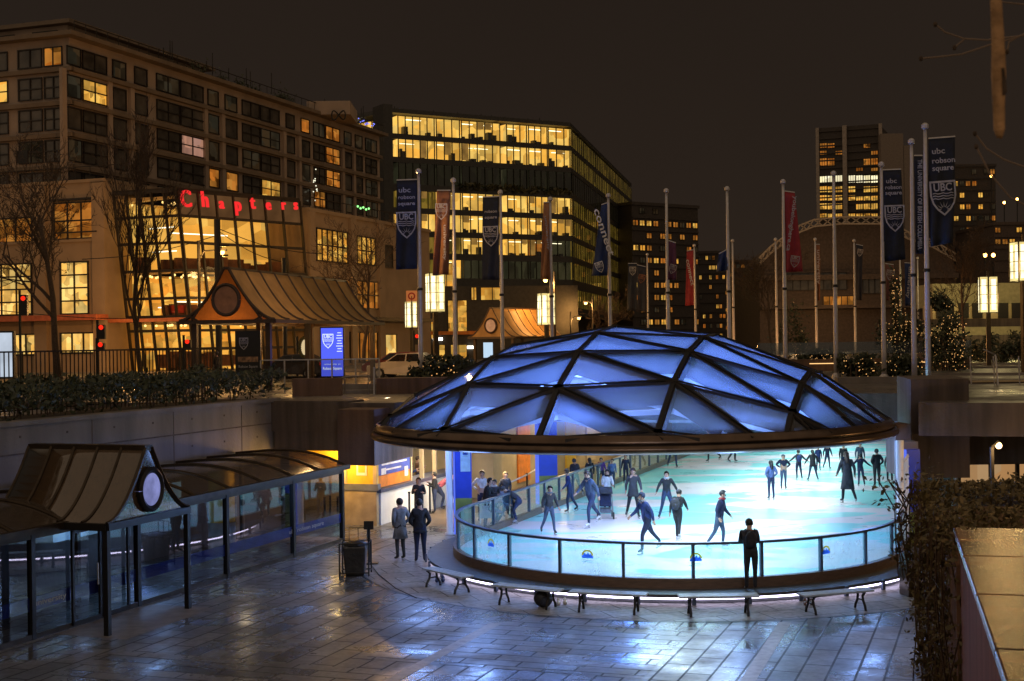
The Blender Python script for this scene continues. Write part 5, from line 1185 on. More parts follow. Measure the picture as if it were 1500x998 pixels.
# ================================================================== street lamps and signals
def cobra(px, py, Y, polex, label, e=900):
    p = atY(px, py, Y); q = atY(polex, py, Y); t = thing('street_lamp', (q.x, q.y, DZ), label, 'street lamp', 'orange street lamps'); b = MB()
    b.tube([V((q.x, q.y, DZ)), V((q.x, q.y, p.z + .8))], .10, 8); b.tube([V((q.x, q.y, p.z - .4)), V((q.x + (p.x - q.x) * .25, q.y, p.z + .15)), V((p.x, p.y, p.z + .22))], .05, 6); b.build('pole', M['black'], t)
    b = MB(); b.box((p.x, p.y, p.z + .2), (.6, .3, .14)); b.build('lamp_head', M['black'], t); b = MB(); b.ball((p.x, p.y, p.z + .06), .17, 8); b.build('bulb', E_sod, t)
    lamp('sodium_tone_light', p - V((0, .5, .3)), e, (1, .48, .13), .25)
cobra(325, 371, 86, 291, 'street lamp glowing orange before the bookshop glass', 1500)
cobra(799, 412, 112, 812, 'street lamp glowing orange at the foot of the tan banner', 1600)
cobra(858, 445, 150, 868, 'upper of two red orange lamps near the top of the dome', 900)
cobra(848, 467, 150, 836, 'lower of two red orange lamps near the top of the dome', 500)
cobra(-60, 330, 84, -80, 'unseen street lamp added beyond the left edge to light the podium', 2600)  # out of view, added to light the podium
lamp('sodium_tone_light', (-27, 96, 8.5), 1900, (1, .46, .13), .4)  # added orange fill for the facades, no lamp stands here
lamp('sodium_tone_light', (-10.5, 100, 9.5), 1500, (1, .46, .13), .4)  # second added orange fill, also without a lamp body
for px, py, Y in ((1452, 258, 300), (1471, 297, 300), (1490, 292, 300), (1455, 374, 200), (1443, 374, 200)):
    b = MB(); p = atY(px, py, Y); b.ball(p, .3, 6); b.cur = 1; b.tube([p - V((0, 0, .3)), V((p.x, p.y + .4, DZ))], .12, 5); tag(b.build('far_lamp', [E_sod, M['black']]), 'tiny far orange lamp at px %d among the buildings' % px, 'lamp', 'far orange lamps')
for o, lab in zip([o for o in bpy.data.objects if o.name.startswith('far_lamp')], ('far orange lamp above the twigs at right, highest of all', 'far orange lamp leftmost of the pair under the twigs', 'far orange lamp rightmost of the pair under the twigs', 'far orange lamp above the right lantern, right one', 'far orange lamp above the right lantern, left one')): o['label'] = lab
# bright post lamp on the right in the pit
t = thing('post_lamp', V((atY(1453, 660, 38).x, 38, 0)), 'bright post lamp before the glowing window strip at right', 'street lamp', 'orange street lamps'); q = atY(1453, 655, 38); p = atY(1463, 653, 38)
b = MB(); b.tube([V((q.x, 38, 0)), V((q.x, 38, q.z))], .06, 8); b.tube([q, V((p.x, 38, p.z + .12))], .04, 6); b.build('pole', M['black'], t); b = MB(); b.ball(p, .09, 8); b.build('bulb', emit('bright_bulb', (1, .62, .26), 9, sample=False), t)
lamp('post_light', p - V((.1, .4, .1)), 130, (1, .58, .22), .15)
# utility pole with brackets in front of the shop
def simple_pole(px, y0, Y, r, label, cat='utility pole'):
    p = atY(px, y0, Y); b = MB(); b.tube([V((p.x, p.y, DZ)), p], r, 8); b.box((p.x + .3, p.y, p.z - 1.6), (.9, .08, .1)); b.box((p.x + .25, p.y, p.z - 2.2), (.8, .08, .1)); return tag(b.build('utility_pole', M['black']), label, cat)
simple_pole(318, 322, 84, .2, 'thick dark utility pole in front of the glass shop', 'utility pole'); simple_pole(416, 378, 84, .14, 'shorter dark utility pole rising behind the ochre canopy')
b = MB()
for x0, y0, x1, y1 in ((322, 336, 470, 372), (322, 340, 420, 385), (0, 455, 300, 462), (120, 380, 318, 345)): 
    p, q = atY(x0, y0, 84), atY(x1, y1, 90); b.tube([p.lerp(q, k / 8) - V((0, 0, .35 * math.sin(math.pi * k / 8))) for k in range(9)], .025, 4)
tag(b.build('overhead_wire', M['black']), 'dark trolley wires strung across in front of the bookshop', 'wire')
def signal(px, y0, y1, Y, label, lit=(0,), yb=None):
    p = atY(px, y0, Y); h = (y1 - y0) * Y / FPX; t = thing('traffic_signal', (p.x - .25, p.y, DZ), label, 'traffic signal', 'red traffic signals'); b = MB(); b.tube([V((p.x - .25, p.y, DZ)), V((p.x - .25, p.y, p.z + .3))], .08, 6); b.build('pole', M['black'], t)
    b = MB(); b.box((p.x, p.y, p.z - h / 2), (.42, .3, h)); b.build('housing', M['black'], t)
    b = MB()
    for k in lit: b.ball((p.x, p.y - .16, p.z - h * (.18 + .32 * k)), .14, 7, (1, .4, 1))
    b.build('red_light', E_red, t)
signal(149, 476, 497, 80, 'red traffic signal left of the pale tree before the podium'); signal(148, 503, 514, 80, 'small red walk signal under the traffic signal', (0,)); signal(35, 432, 462, 80, 'dark red traffic signal at the left among bare branches', (0,)); signal(611, 490, 505, 100, 'red walk signal at the foot of the first flagpole', (0,)); signal(441, 500, 514, 84, 'red walk signal seen under the ochre canopy', (0,)); signal(275, 498, 512, 84, 'red signal under the left edge of the ochre canopy', (0,))
p = atY(603, 434, 118); b = MB(); b.box(p, (.95, .08, .95)); b.cur = 1; b.lathe([(.2, -.05), (.32, -.05), (.32, .05), (.2, .05)], (0, 0, 0), 20)
for i in range(8, len(b.v)): v_ = b.v[i]; b.v[i] = p + V((v_.x, -.05 + v_.z * .3, v_.y))
b.cur = 2; b.tube([V((p.x, p.y, DZ)), p], .06, 6); tag(b.build('square_sign', [emit('lit_orange_sign', (1, .30, .08), .38, sample=False), M['red'], M['black']]), 'square orange sign with a round mark above the small lantern', 'sign')

# ================================================================== signs near the canopy
t = thing('lit_sign', V((atY(486, 551, 63).x, 63, DZ)), 'bright blue lit sign with white crest under the canopy', 'sign'); c0, c1 = atY(470, 481, 63), atY(503, 551, 63); cx_, cz_ = (c0.x + c1.x) / 2, (c0.z + c1.z) / 2; w_, h_ = c1.x - c0.x, c0.z - c1.z
b = MB(); b.box((cx_, 63.12, cz_), (w_ + .1, .2, h_ + .1)); b.box((cx_, 63.12, (cz_ - h_ / 2 + DZ) / 2), (w_ * .5, .12, max(.05, cz_ - h_ / 2 - DZ))); b.build('case', M['black'], t)
b = MB(); b.face([V((c0.x, 63, c1.z)), V((c1.x, 63, c1.z)), V((c1.x, 63, c0.z)), V((c0.x, 63, c0.z))]); b.build('screen', emit('blue_screen_glow', (.10, .14, 1), 1.0, sample=False), t)
E_ink = emit('white_screen_ink', (.75, .85, 1), 1.15, sample=False); X, Z = V((1, 0, 0)), V((0, 0, 1)); P0 = V((cx_, 62.985, cz_))
crest(P0 + V((-w_ * .18, 0, h_ * .24)), X, Z, w_ * .5, t, E_ink); lettering('Robson Square', P0 + V((0, 0, -h_ * .34)), X, Z, .13, E_ink, t, width=w_ * .86, depth=.004, bold=.02); lettering('university at', P0 + V((0, 0, -h_ * .25)), X, Z, .07, E_ink, t, width=w_ * .75, depth=.004)
b = MB()
for k in range(8): b.box(P0 + V((w_ * .34, 0, h_ * (.40 - .055 * k))), (w_ * (.18 + .06 * (k % 3)), .006, .035))
b.build('text_line', E_ink, t)
lamp('sign_light', P0 - V((0, .6, 0)), 22, (.2, .25, 1), .4)
t = thing('black_sign', V((atY(363, 551, 60).x, 60, DZ)), 'black notice board with grey crest under the canopy', 'sign'); c0, c1 = atY(344, 485, 60), atY(382, 550, 60); cx_, cz_ = (c0.x + c1.x) / 2, (c0.z + c1.z) / 2; w_, h_ = c1.x - c0.x, c0.z - c1.z
b = MB(); b.box((cx_, 60.1, cz_), (w_, .16, h_)); b.build('board', M['black'], t); P0 = V((cx_, 60.01, cz_)); crest(P0 + V((-w_ * .16, 0, h_ * .22)), X, Z, w_ * .36, t, M['print']); lettering('Robson Square', P0 + V((0, 0, -h_ * .30)), X, Z, .12, M['print'], t, width=w_ * .75, depth=.004)
b = MB(); b.box(P0 + V((0, 0, -h_ * .14)), (w_ * .8, .006, h_ * .12)); b.build('picture_strip', mat('dim_picture', (.25, .14, .07), .6, var=.8, scale=6), t)
t = thing('advert_box', V((atY(4, 550, 58).x, 58, DZ)), 'white glowing advert box behind railings at the left edge', 'advert box'); c0, c1 = atY(-16, 488, 58), atY(18, 552, 58)
b = MB(); b.box(((c0.x + c1.x) / 2, 58.15, (c0.z + c1.z) / 2), (c1.x - c0.x + .16, .25, c0.z - c1.z + .16)); b.build('case', M['black'], t); b = MB(); b.box(((c0.x + c1.x) / 2, 58.0, (c0.z + c1.z) / 2), (c1.x - c0.x, .06, c0.z - c1.z)); b.build('poster', emit('white_poster_glow', (.75, .85, 1), .85, var=1, scale=.9, low=.6, sample=False), t)
t = thing('round_sign', V((atY(446, 510, 72).x, 72, DZ)), 'oval lit wreath sign hanging under the canopy', 'sign'); p = atY(446, 509, 72); pts = [p + V((math.cos(a) * .26, 0, math.sin(a) * .5)) for a in [2 * math.pi * i / 24 for i in range(24)]]
b = MB(); b.hexa([q + V((0, .1, 0)) for q in pts], pts); b.build('plate', emit('cream_glow', (1, .75, .4), .7, sample=False), t); b = MB()
for q in pts: b.ball(q, .10, 5)
b.build('wreath', M['leaf'], t); b = MB(); b.tube([p + V((0, .15, .5)), V((p.x, p.y + .15, 7.2))], .03, 5); b.build('hanger', M['black'], t)
t = thing('pale_screen', V((atY(713, 512, 100).x, 100, DZ)), 'pale lit screen under the far canopy', 'screen'); c0, c1 = atY(708, 502, 100), atY(722, 524, 100); b = MB(); b.box(((c0.x + c1.x) / 2, 100, (c0.z + c1.z) / 2), (c1.x - c0.x, .1, c0.z - c1.z)); b.cur = 1; b.box(((c0.x + c1.x) / 2, 100.1, (c0.z + DZ) / 2), (.3, .1, c0.z - DZ)); b.build('screen', [emit('pale_blue_glow', (.6, .8, 1), .9, sample=False), M['black']], t)

# ================================================================== planter hedge, railing, low walls on the left
t = thing('street_railing', G(30, -27.2, DZ), 'dark railing of thin upright bars behind the left hedge', 'railing'); b = MB()
for k in range(150): a = 14 + k * .2; b.bar(G(a, -27.2, DZ), G(a, -27.2, 6.25), .028, .028, gv)
b.build('bars', M['bronze'], t); b = MB(); b.bar(G(14, -27.2, 6.27), G(44, -27.2, 6.27), .06, .05); b.bar(G(14, -27.2, DZ + .2), G(44, -27.2, DZ + .2), .05, .04); b.build('rail', M['bronze'], t)
b = MB()
for k in range(15000):
    a = random.uniform(14, 44); bb = random.uniform(-27, -24.1); top = 5.45 + .28 * mnoise.noise(V((a * .55, bb * .5, 0))) + .25 * mnoise.noise(V((a * 1.7, bb, 3))); z = DZ + (top - DZ) * random.random() ** .35
    b.leaf(G(a, bb, z), random.uniform(.06, .13))
hedge = thing('hedge', G(30, -25.5, DZ), 'dense dark clipped hedge in the planter above the concrete wall', 'hedge'); b.build('foliage', M['leaf'], hedge)
b = MB()
for k in range(60): q = G(random.uniform(14, 44), random.uniform(-26.8, -24.5), DZ); b.tube([q, q + V((random.uniform(-.2, .2), random.uniform(-.2, .2), .9))], .02, 4)
b.build('stem', M['bark'], hedge); m_ = MB(); m_.gbox(12, 44, -27.6, -24.3, DZ - .25, DZ + .03); tag(m_.build('planter_soil', M['soil']), kind='structure')
def pxblock(name, x0, y0, x1, y1, Y, dp, mm, label, cat, yaw=0):
    p0, p1 = atY(x0, y0, Y), atY(x1, y1, Y); b = MB(); b.box(((p0.x + p1.x) / 2, Y + dp / 2, (p0.z + p1.z) / 2), (p1.x - p0.x, dp, p0.z - p1.z)); return tag(b.build(name, mm), label, cat)
pxblock('low_wall', 428, 555, 500, 596, 53, .5, M['concrete_brown'], 'low concrete wall beside the canopy steps', 'wall')
t = thing('street_steps', V((atY(535, 590, 54).x, 54, DZ)), 'dark street steps between the low wall and the brown planter', 'stairs')
for k in range(4):
    p0, p1 = atY(500, 590 - k * 9, 53.5 + k * .5), atY(572, 590 - k * 9, 53.5 + k * .5); b = MB(); b.box(((p0.x + p1.x) / 2, p0.y + .25, p0.z - .25), (p1.x - p0.x, .52, .5)); b.build('step', M['concrete'], t)
b = MB(); b.tube([atY(432, 590, 52.6), atY(505, 552, 56), atY(540, 550, 57)], .03, 6)
for x, y in ((450, 580), (480, 565), (505, 553), (540, 550)): p = atY(x, y, 54); b.tube([p, V((p.x, p.y, DZ - .1))], .025, 5)
b.tube([atY(548, 592, 53.3), atY(548, 538, 53.3)], .04, 6); b.build('handrail', M['steel'], t)
t = thing('glass_balustrade', V((atY(470, 560, 57).x, 57, DZ)), 'glass balustrade along the pavement under the canopy', 'balustrade'); p0, p1 = atY(382, 528, 57), atY(556, 560, 57)
b = MB(); b.box(((p0.x + p1.x) / 2, 57, (p0.z + DZ) / 2), (p1.x - p0.x, .03, p0.z - DZ)); b.build('glass', glass('balustrade_glass', (.9, .9, .9), .85, .03, refl=1.5), t); b = MB(); b.bar(V((p0.x, 57, p0.z)), V((p1.x, 57, p0.z)), .06, .05)
for k in range(6): x = p0.x + (p1.x - p0.x) * k / 5; b.bar(V((x, 57, DZ)), V((x, 57, p0.z)), .05, .05, gv)
b.build('frame', M['steel'], t)

# ================================================================== bare trees
def bare_tree(loc, H_, label, spread=1.0, seed=0, trunk_r=.16, lean=(0, 0), depth=5, group='bare street trees', start=.32):
    rnd = random.Random(seed); loc = V(loc); t = thing('bare_tree', loc, label, 'tree', group); tb, cb = MB(), MB()
    def grow(p, d, L, r, lv):
        n = 4; pts = [p]; rr = [r]; q = p.copy(); dd = d.copy()
        for k in range(n):
            dd = (dd + V((rnd.uniform(-.16, .16), rnd.uniform(-.16, .16), rnd.uniform(-.02, .14)))).normalized(); q = q + dd * L / n; pts.append(q.copy()); rr.append(r * (1 - .55 * (k + 1) / n))
        (tb if lv == 0 else cb).tube(pts, rr, 7 if lv == 0 else (5 if lv == 1 else 3), lv < 2)
        if lv >= depth: return
        nb = 8 if lv == 0 else (5 if lv < 3 else 3)
        for k in range(nb):
            f = (start if lv == 0 else .25) + (1 - (start if lv == 0 else .25)) * (k + rnd.uniform(.2, .9)) / nb; i = min(n - 1, int(f * n)); bp_ = pts[i].lerp(pts[i + 1], f * n - i)
            a = rnd.uniform(0, 6.28) if lv == 0 else rnd.uniform(0, 6.28); side = dd.orthogonal().normalized(); side = (side * math.cos(a) + dd.cross(side) * math.sin(a)); ang = rnd.uniform(.45, .85) * spread
            grow(bp_, (dd * math.cos(ang) + side * math.sin(ang) + V((0, 0, .12))).normalized(), L * rnd.uniform(.42, .62) * (1.15 - .35 * f if lv == 0 else 1), max(.016, rr[i] * .58), lv + 1)
    grow(loc, V((lean[0], lean[1], 1)).normalized(), H_ * .86, trunk_r, 0)
    tb.build('trunk', M['bark'], t, smooth=True); cb.build('crown', M['bark'], t); return t
def treeat(px, ybase_unused, ytop, Y, label, **k):
    p = atY(px, ytop, Y); bare_tree((p.x, p.y, DZ), p.z - DZ, label, **k)
treeat(82, 0, 262, 70, 'broad bare tree before the stone podium with dark spreading twigs', seed=3, spread=1.15, trunk_r=.2)
treeat(204, 0, 292, 72, 'slender upright bare tree before the bookshop glass', seed=8, spread=.5, lean=(-.05, 0), trunk_r=.15, start=.25)
treeat(-18, 0, 300, 66, 'bare tree half outside the left edge', seed=12, spread=1.1, trunk_r=.17)
treeat(530, 0, 372, 96, 'bare tree standing behind the right end of the ochre canopy', seed=5, spread=1.2, trunk_r=.16)
treeat(884, 0, 446, 112, 'small bare tree glowing orange just above the dome', seed=9, spread=1.2, trunk_r=.1)
treeat(1130, 0, 392, 128, 'dim bare tree before the left end of the domed hall', seed=21, spread=1.2, trunk_r=.12)
treeat(1408, 0, 372, 100, 'bare tree left of the right hand lantern', seed=23, spread=1.1, trunk_r=.12)
# bushes threaded with fairy lights
def bush(px0, px1, ytop, ybot, Y, label, nleaf, nlight, dp=2.2, mm=None, conical=False, lsize=(.10, .2), lr=.022):
    p0, p1 = atY(px0, ytop, Y), atY(px1, ybot, Y); c = V(((p0.x + p1.x) / 2, Y + dp / 2, p1.z)); rx, h = (p1.x - p0.x) / 2, p0.z - p1.z; t = thing('fairy_lit_bush', c, label, 'bush', 'bushes with fairy lights'); b, l = MB(), MB()
    cl = [(random.uniform(-.85, .85), random.uniform(-.6, .6), random.uniform(.1, .9), random.uniform(.12, .3)) for _ in range(11)]
    def rp():
        while not conical:
            cx0, cy0, cz0, cs = random.choice(cl); x, y, z = random.gauss(cx0, cs), random.gauss(cy0, cs * 1.3), random.gauss(cz0 * (1 - .25 * abs(cx0)), cs * .7)
            if abs(x) < 1.12 and abs(y) < 1 and 0 < z < 1.02: return V((c.x + x * rx, c.y + y * dp / 2, c.z + z * h))
        while True:
            x, y, z = random.uniform(-1, 1), random.uniform(-1, 1), random.random(); k = (1 - z * .92) if conical else (1 - .35 * z ** 3); e = 1 + .3 * mnoise.noise(V((x * 3 + px0, y * 2, z * 3)))
            if (abs(x) ** 2.6 + abs(y) ** 2.6) < (k * e) ** 2.6 and z < e: return V((c.x + x * rx, c.y + y * dp / 2, c.z + z * h))
    for k in range(nleaf): b.leaf(rp(), random.uniform(*lsize))
    for k in range(nlight):
        q = rp(); q.y = c.y - (q.y - c.y if q.y > c.y else c.y - q.y) ; l.ball(q + V((0, -.12, 0)), lr * random.uniform(.7, 1.3), 4)
    b.build('foliage', mm or M['leaf'], t); l.build('fairy_light', E_fairy, t)
    b = MB()
    for k in range(5): q = c + V((random.uniform(-rx, rx) * .6, random.uniform(-.5, .5), 0)); b.tube([q, q + V((0, 0, h * .6))], .04, 4)
    b.build('stem', M['bark'], t)
bush(596, 690, 524, 562, 56, 'low bush with scattered fairy lights in front of the parked car', 2600, 60)
bush(1238, 1292, 519, 556, 60, 'low hedge with tiny lights left of the crest banner pole', 1500, 60)
bush(1292, 1360, 522, 556, 58, 'low dark hedge with tiny lights between the two right flagpoles', 1700, 45)
bush(1298, 1356, 440, 520, 80, 'tall shrub sparkling with fairy lights behind the right flagpoles', 1500, 170, 3)
bush(1309, 1325, 388, 505, 78, 'narrow conical fairy lit tree between the two small banners', 420, 75, 1.2)
bush(1362, 1425, 455, 545, 76, 'wide shrub sparkling with fairy lights right of the tallest flagpole', 1900, 190, 3)
bush(1368, 1398, 420, 455, 78, 'round topped shrub with sparse lights behind the tall navy banner', 600, 14, 2)
bush(1180, 1240, 512, 532, 82, 'long low hedge with a few lights behind the bare silver flagpole', 900, 30, 2)
for x0, x1, yt, Y, lab in ((1432, 1470, 488, 95, 'dark rounded shrub under the right lantern'), (1470, 1520, 485, 96, 'dark rounded shrub at the right edge below the lantern'), (1130, 1190, 440, 110, 'dim leafy shrub left of the domed hall')):
    bush(x0, x1, yt, 530, Y, lab, 1200, 3 if x0 > 1200 else 8, 3)

# ================================================================== cars
def car(loc, rz, paint, label, tail=False):
    t = thing('parked_car', loc, label, 'car', 'cars on the street', rz); o_ = V(loc)
    prof = [(-2.1, .28), (-2.15, .62), (-1.75, .86), (-1.0, .95), (-.35, 1.40), (.9, 1.45), (1.7, 1.05), (2.05, .92), (2.1, .35), (1.9, .25)]
    def X(x, y, z): return V((x, y, z))
    b = MB(); rows = []
    for s, k in ((-1, 1.0), (1, 1.0)):
        rows.append([X(x, s * (.84 if z < 1.0 else .84 - (z - .95) * .42), z) for x, z in prof])
    n = len(prof)
    for i in range(n): j = (i + 1) % n; b.face([rows[0][i], rows[0][j], rows[1][j], rows[1][i]])
    b.face(rows[0][::-1]); b.face(rows[1])
    def loc_build(b, name, m_, par, **k):
        me_o = b.build(name, m_, None, **k); me_o.parent = par; return me_o
    body = loc_build(b, 'body', paint, t, bevel=.05)
    for s in (-1, 1):
        b = MB(); yy = lambda z: s * (.845 - max(0, z - .95) * .42 + .008)
        b.face([X(-.85, yy(.98), .98), X(.2, yy(.98), .98), X(.2, yy(1.36), 1.36), X(-.32, yy(1.36), 1.36)]); b.face([X(.28, yy(.98), .98), X(1.5, yy(.98), .98), X(.95, yy(1.38), 1.38), X(.28, yy(1.38), 1.38)]); loc_build(b, 'side_window', M['chrome'], t)
        for x in (-1.35, 1.3):
            b = MB(); c = X(x, s * .80, .31); ring = [c + V((math.cos(a) * .31, 0, math.sin(a) * .31)) for a in [2 * math.pi * i / 18 for i in range(18)]]; b.hexa([q - V((0, .11, 0)) for q in ring], [q + V((0, .11, 0)) for q in ring]); wh = loc_build(b, 'wheel', M['black'], t)
            b = MB(); ring = [c + V((math.cos(a) * .19, s * .115, math.sin(a) * .19)) for a in [2 * math.pi * i / 14 for i in range(14)]]; b.hexa(ring, [q + V((0, s * .01, 0)) for q in ring]); loc_build(b, 'rim', M['steel'], wh)
        b = MB(); b.box((-2.08, s * .6, .68), (.14, .34, .14)); loc_build(b, 'headlight', M['white'], t)
        b = MB(); b.box((2.06, s * .62, .85), (.1, .28, .16)); loc_build(b, 'tail_light', E_red if tail else M['red'], t)
    b = MB(); b.face([X(-.98, -.72, .985), X(-.98, .72, .985), X(-.40, .6, 1.385), X(-.40, -.6, 1.385)]); loc_build(b, 'windscreen', M['chrome'], t)
    return t
ang = math.atan2(pv.y, pv.x)
p = atY(597, 550, 77); car((p.x, p.y, DZ), ang, mat('pale_car_paint', (.62, .52, .42), .3, .1, var=.05, coat=.6), 'pale car parked facing left behind the fairy lit bush')
p = atY(585, 545, 84); car((p.x, p.y, DZ), ang, mat('red_car_paint', (.22, .03, .02), .3, .1, var=.05, coat=.6), 'dark red car parked behind the pale car', True)
p = atY(432, 545, 80); car((p.x, p.y, DZ), ang, mat('dark_car_paint', (.05, .04, .04), .25, .2, var=.05, coat=.6), 'dark car seen through the posts of the ochre canopy', True)

# ================================================================== street furniture on the plaza
BW = mat('bench_slat', (.36, .42, .48), .42, var=.3, scale=5)
bench = thing('park_bench', (0, 0, 0), 'flat backless bench, first from the left', 'bench', 'backless benches round the rink')
for k in range(4): b = MB(); b.box((0, -.15 + k * .1, .45), (1.85, .085, .045)); b.build('slat', BW, bench, bevel=.008)
for s in (-1, 1):
    b = MB(); x = s * .66
    b.tube([V((x, -.17, .42)), V((x, -.10, .34)), V((x, -.12, .22)), V((x, -.20, .10)), V((x, -.22, 0))], .032, 6); b.tube([V((x, .17, .42)), V((x, .10, .34)), V((x, .12, .22)), V((x, .20, .10)), V((x, .22, 0))], .032, 6); b.bar(V((x, -.2, .415)), V((x, .2, .415)), .05, .03); b.bar(V((x, -.12, .24)), V((x, .12, .24)), .03, .03); b.build('leg', M['black'], bench)
b = MB(); b.bar(V((-.66, 0, .40)), V((.66, 0, .40)), .04, .03); b.build('stretcher', M['black'], bench)
spots = [((655, 838), 'leftmost bench, seen end on beside the two standing men'), ((772, 860), 'bench with the black backpack under it'), ((891, 868), 'bench third from the left, right of the backpack'), ((1052, 872), 'bench directly below the person leaning on the barrier'), ((1224, 867), 'rightmost bench near the end of the glowing strip')]
for k, ((px, py), lab) in enumerate(spots):
    q = atZ(px, py, .46); r_ = (q - CR); an = math.atan2(r_.y, r_.x); q.z = 0; (bench if k == 0 else None)
    if k == 0: bench['label'] = lab; first = (q, an + math.pi / 2)
    else: dup(bench, q, an + math.pi / 2 , lab)
bench.location = first[0]; bench.rotation_euler.z = first[1] 
# backpack, shoes
q = atZ(796, 889, 0); t = thing('backpack', q, 'black backpack slumped on the paving under the second bench', 'backpack'); b = MB(); b.ball(q + V((0, 0, .2)), .2, 10, (1.15, .75, 1.05)); b.build('bag', mat('bag_cloth', (.012, .012, .014), .6, bump=.3), t, smooth=True); b = MB(); b.ball(q + V((.05, -.14, .14)), .12, 8, (1.1, .5, 1)); b.build('pocket', M['navy'], t, smooth=True); b = MB(); b.tube([q + V((-.12, .02, .38)), q + V((0, 0, .46)), q + V((.1, .02, .38))], .018, 6); b.build('strap', M['black'], t)
def shoes(px, py, m_, label):
    q = atZ(px, py, 0); t = thing('shoe_pair', q, label, 'shoes', 'shoes left under benches')
    for k in (0, 1): b = MB(); c = q + V((k * .16, k * .06, 0)); b.ball(c + V((0, 0, .05)), .075, 8, (.7, 1.7, .8)); b.ball(c + V((0, .06, .10)), .055, 8, (.8, 1, 1)); b.build('shoe', m_, t, smooth=True)
shoes(818, 886, M['white'], 'pale shoes beside the black backpack'); shoes(640, 853, M['bannerblue'], 'blue shoes under the leftmost bench'); shoes(1180, 887, mat('brown_shoe', (.12, .06, .035), .5), 'brown shoes under the rightmost bench')
# litter bin in its rack with a small signpost
q = atZ(521, 842, 0); t = thing('litter_bin', q, 'black bagged litter bin in a tubular rack beside a short signpost', 'litter bin')
b = MB(); b.hexa([q + V((x, y, 0)) for x, y in ((-.26, -.24), (.26, -.24), (.26, .24), (-.26, .24))], [q + V((x, y, .82)) for x, y in ((-.33, -.3), (.33, -.3), (.33, .3), (-.33, .3))]); b.build('bag', mat('bin_bag', (.028, .03, .035), .28, var=.4, bump=.5, bscale=7), t, bevel=.05)
b = MB()
for x in (-.40, .40):
    for y in (-.34, .34): b.tube([q + V((x, y, 0)), q + V((x, y, .92))], .02, 6)
for z in (.1, .9): b.tube([q + V((x, y, z)) for x, y in ((-.4, -.34), (.4, -.34), (.4, .34), (-.4, .34), (-.4, -.34))], .018, 6)
b.tube([q + V((-.2, .3, .9)), q + V((-.2, .3, 1.25)), q + V((.3, .3, 1.25)), q + V((.3, .3, .9))], .014, 5); b.tube([q + V((.05, .3, .9)), q + V((.05, .3, 1.25))], .012, 5); b.build('rack', M['black'], t)
b = MB(); b.ball(q + V((0, 0, .84)), .36, 8, (1, .9, .28)); b.build('lid', M['black'], t)
q = atZ(541, 826, 0); t = thing('short_signpost', q, 'short black post with square sign plate behind the litter bin', 'signpost'); b = MB(); b.tube([q, q + V((0, 0, 1.15))], .04, 8); b.lathe([(.2, .02), (.2, 0)], q, 12); b.box(q + V((.08, 0, .02)), (.36, .3, .03)); b.build('post', M['black'], t); b = MB(); b.box(q + V((0, -.03, 1.12)), (.28, .05, .24)); b.build('sign_plate', M['black'], t)
b = MB(); pts = [atZ(x, y, .012) for x, y in ((544, 828), (555, 842), (580, 862), (610, 876))]; b.tube(pts, .012, 5); tag(b.build('cable', M['black']), 'thin black cable lying from the signpost towards the rink', 'cable')
q = atZ(1338, 872, 0); t = thing('steel_bin', q, 'tall dark steel bin by the vines at the right end of the ring', 'litter bin'); b = MB(); b.box(q + V((0, 0, .5)), (.5, .5, 1.0), .2); b.build('casing', M['bronze'], t, bevel=.02); b = MB(); b.box(q + V((0, 0, 1.03)), (.56, .56, .06), .2); b.build('lid', M['black'], t)

# ================================================================== foreground parapet, vines and twigs on the right
PZ = 4.82; pa, pb = V((2.02, 5.4, 0)), V((3.62, 11.2, 0)); pd = (pb - pa).normalized(); pn = V((pd.y, -pd.x, 0))
t = thing('parapet', pb, 'near brown parapet wall with wet orange lit top at lower right', 'parapet')
b = MB(); b.hexa([pa + pn * .03, pa + pn * 2.2, pb + pn * 2.2, pb + pn * .03], [p + V((0, 0, PZ - .07)) for p in (pa + pn * .03, pa + pn * 2.2, pb + pn * 2.2, pb + pn * .03)]); b.build('wall_face', mat('red_brown_render', (.17, .075, .05), .7, var=.3, scale=1.5, bump=.25, streak=(3, 3, .3)), t)
n_ = 4
for k in range(n_):
    a_, c_ = pa.lerp(pb, k / n_) + pd * .008, pa.lerp(pb, (k + 1) / n_) - pd * .008; b = MB(); b.hexa([p + V((0, 0, PZ - .07)) for p in (a_ - pn * .02, a_ + pn * 2.2, c_ + pn * 2.2, c_ - pn * .02)], [p + V((0, 0, PZ)) for p in (a_ - pn * .02, a_ + pn * 2.2, c_ + pn * 2.2, c_ - pn * .02)])
    b.build('coping_slab', bpy.data.materials.get('wet_coping') or mat('wet_coping', (.15, .07, .032), .20, var=.7, scale=3.2, bump=.12, bscale=55), t, bevel=.015)
lamp('parapet_light', (5.6, 11.0, 8.6), 95, (1, .44, .10), .2)
pe = V((4.6, 15.2, 0))
b = MB(); pn2 = V(((pe - pb).y, -(pe - pb).x, 0)).normalized(); b.hexa([pb + pd * .05, pb + pd * .05 + pn2 * 3, pe + pn2 * 3, pe], [p + V((0, 0, 4.5)) for p in (pb + pd * .05, pb + pd * .05 + pn2 * 3, pe + pn2 * 3, pe)]); tag(b.build('planter_box', M['concrete_brown']), 'brown planter behind the parapet, overgrown by vines', 'planter')
vine = thing('hanging_vine', pb.lerp(pe, .5) + V((0, 0, 4.5)), 'thick dark vine spilling over the planter down to the plaza', 'vine'); b = MB(); st = MB()
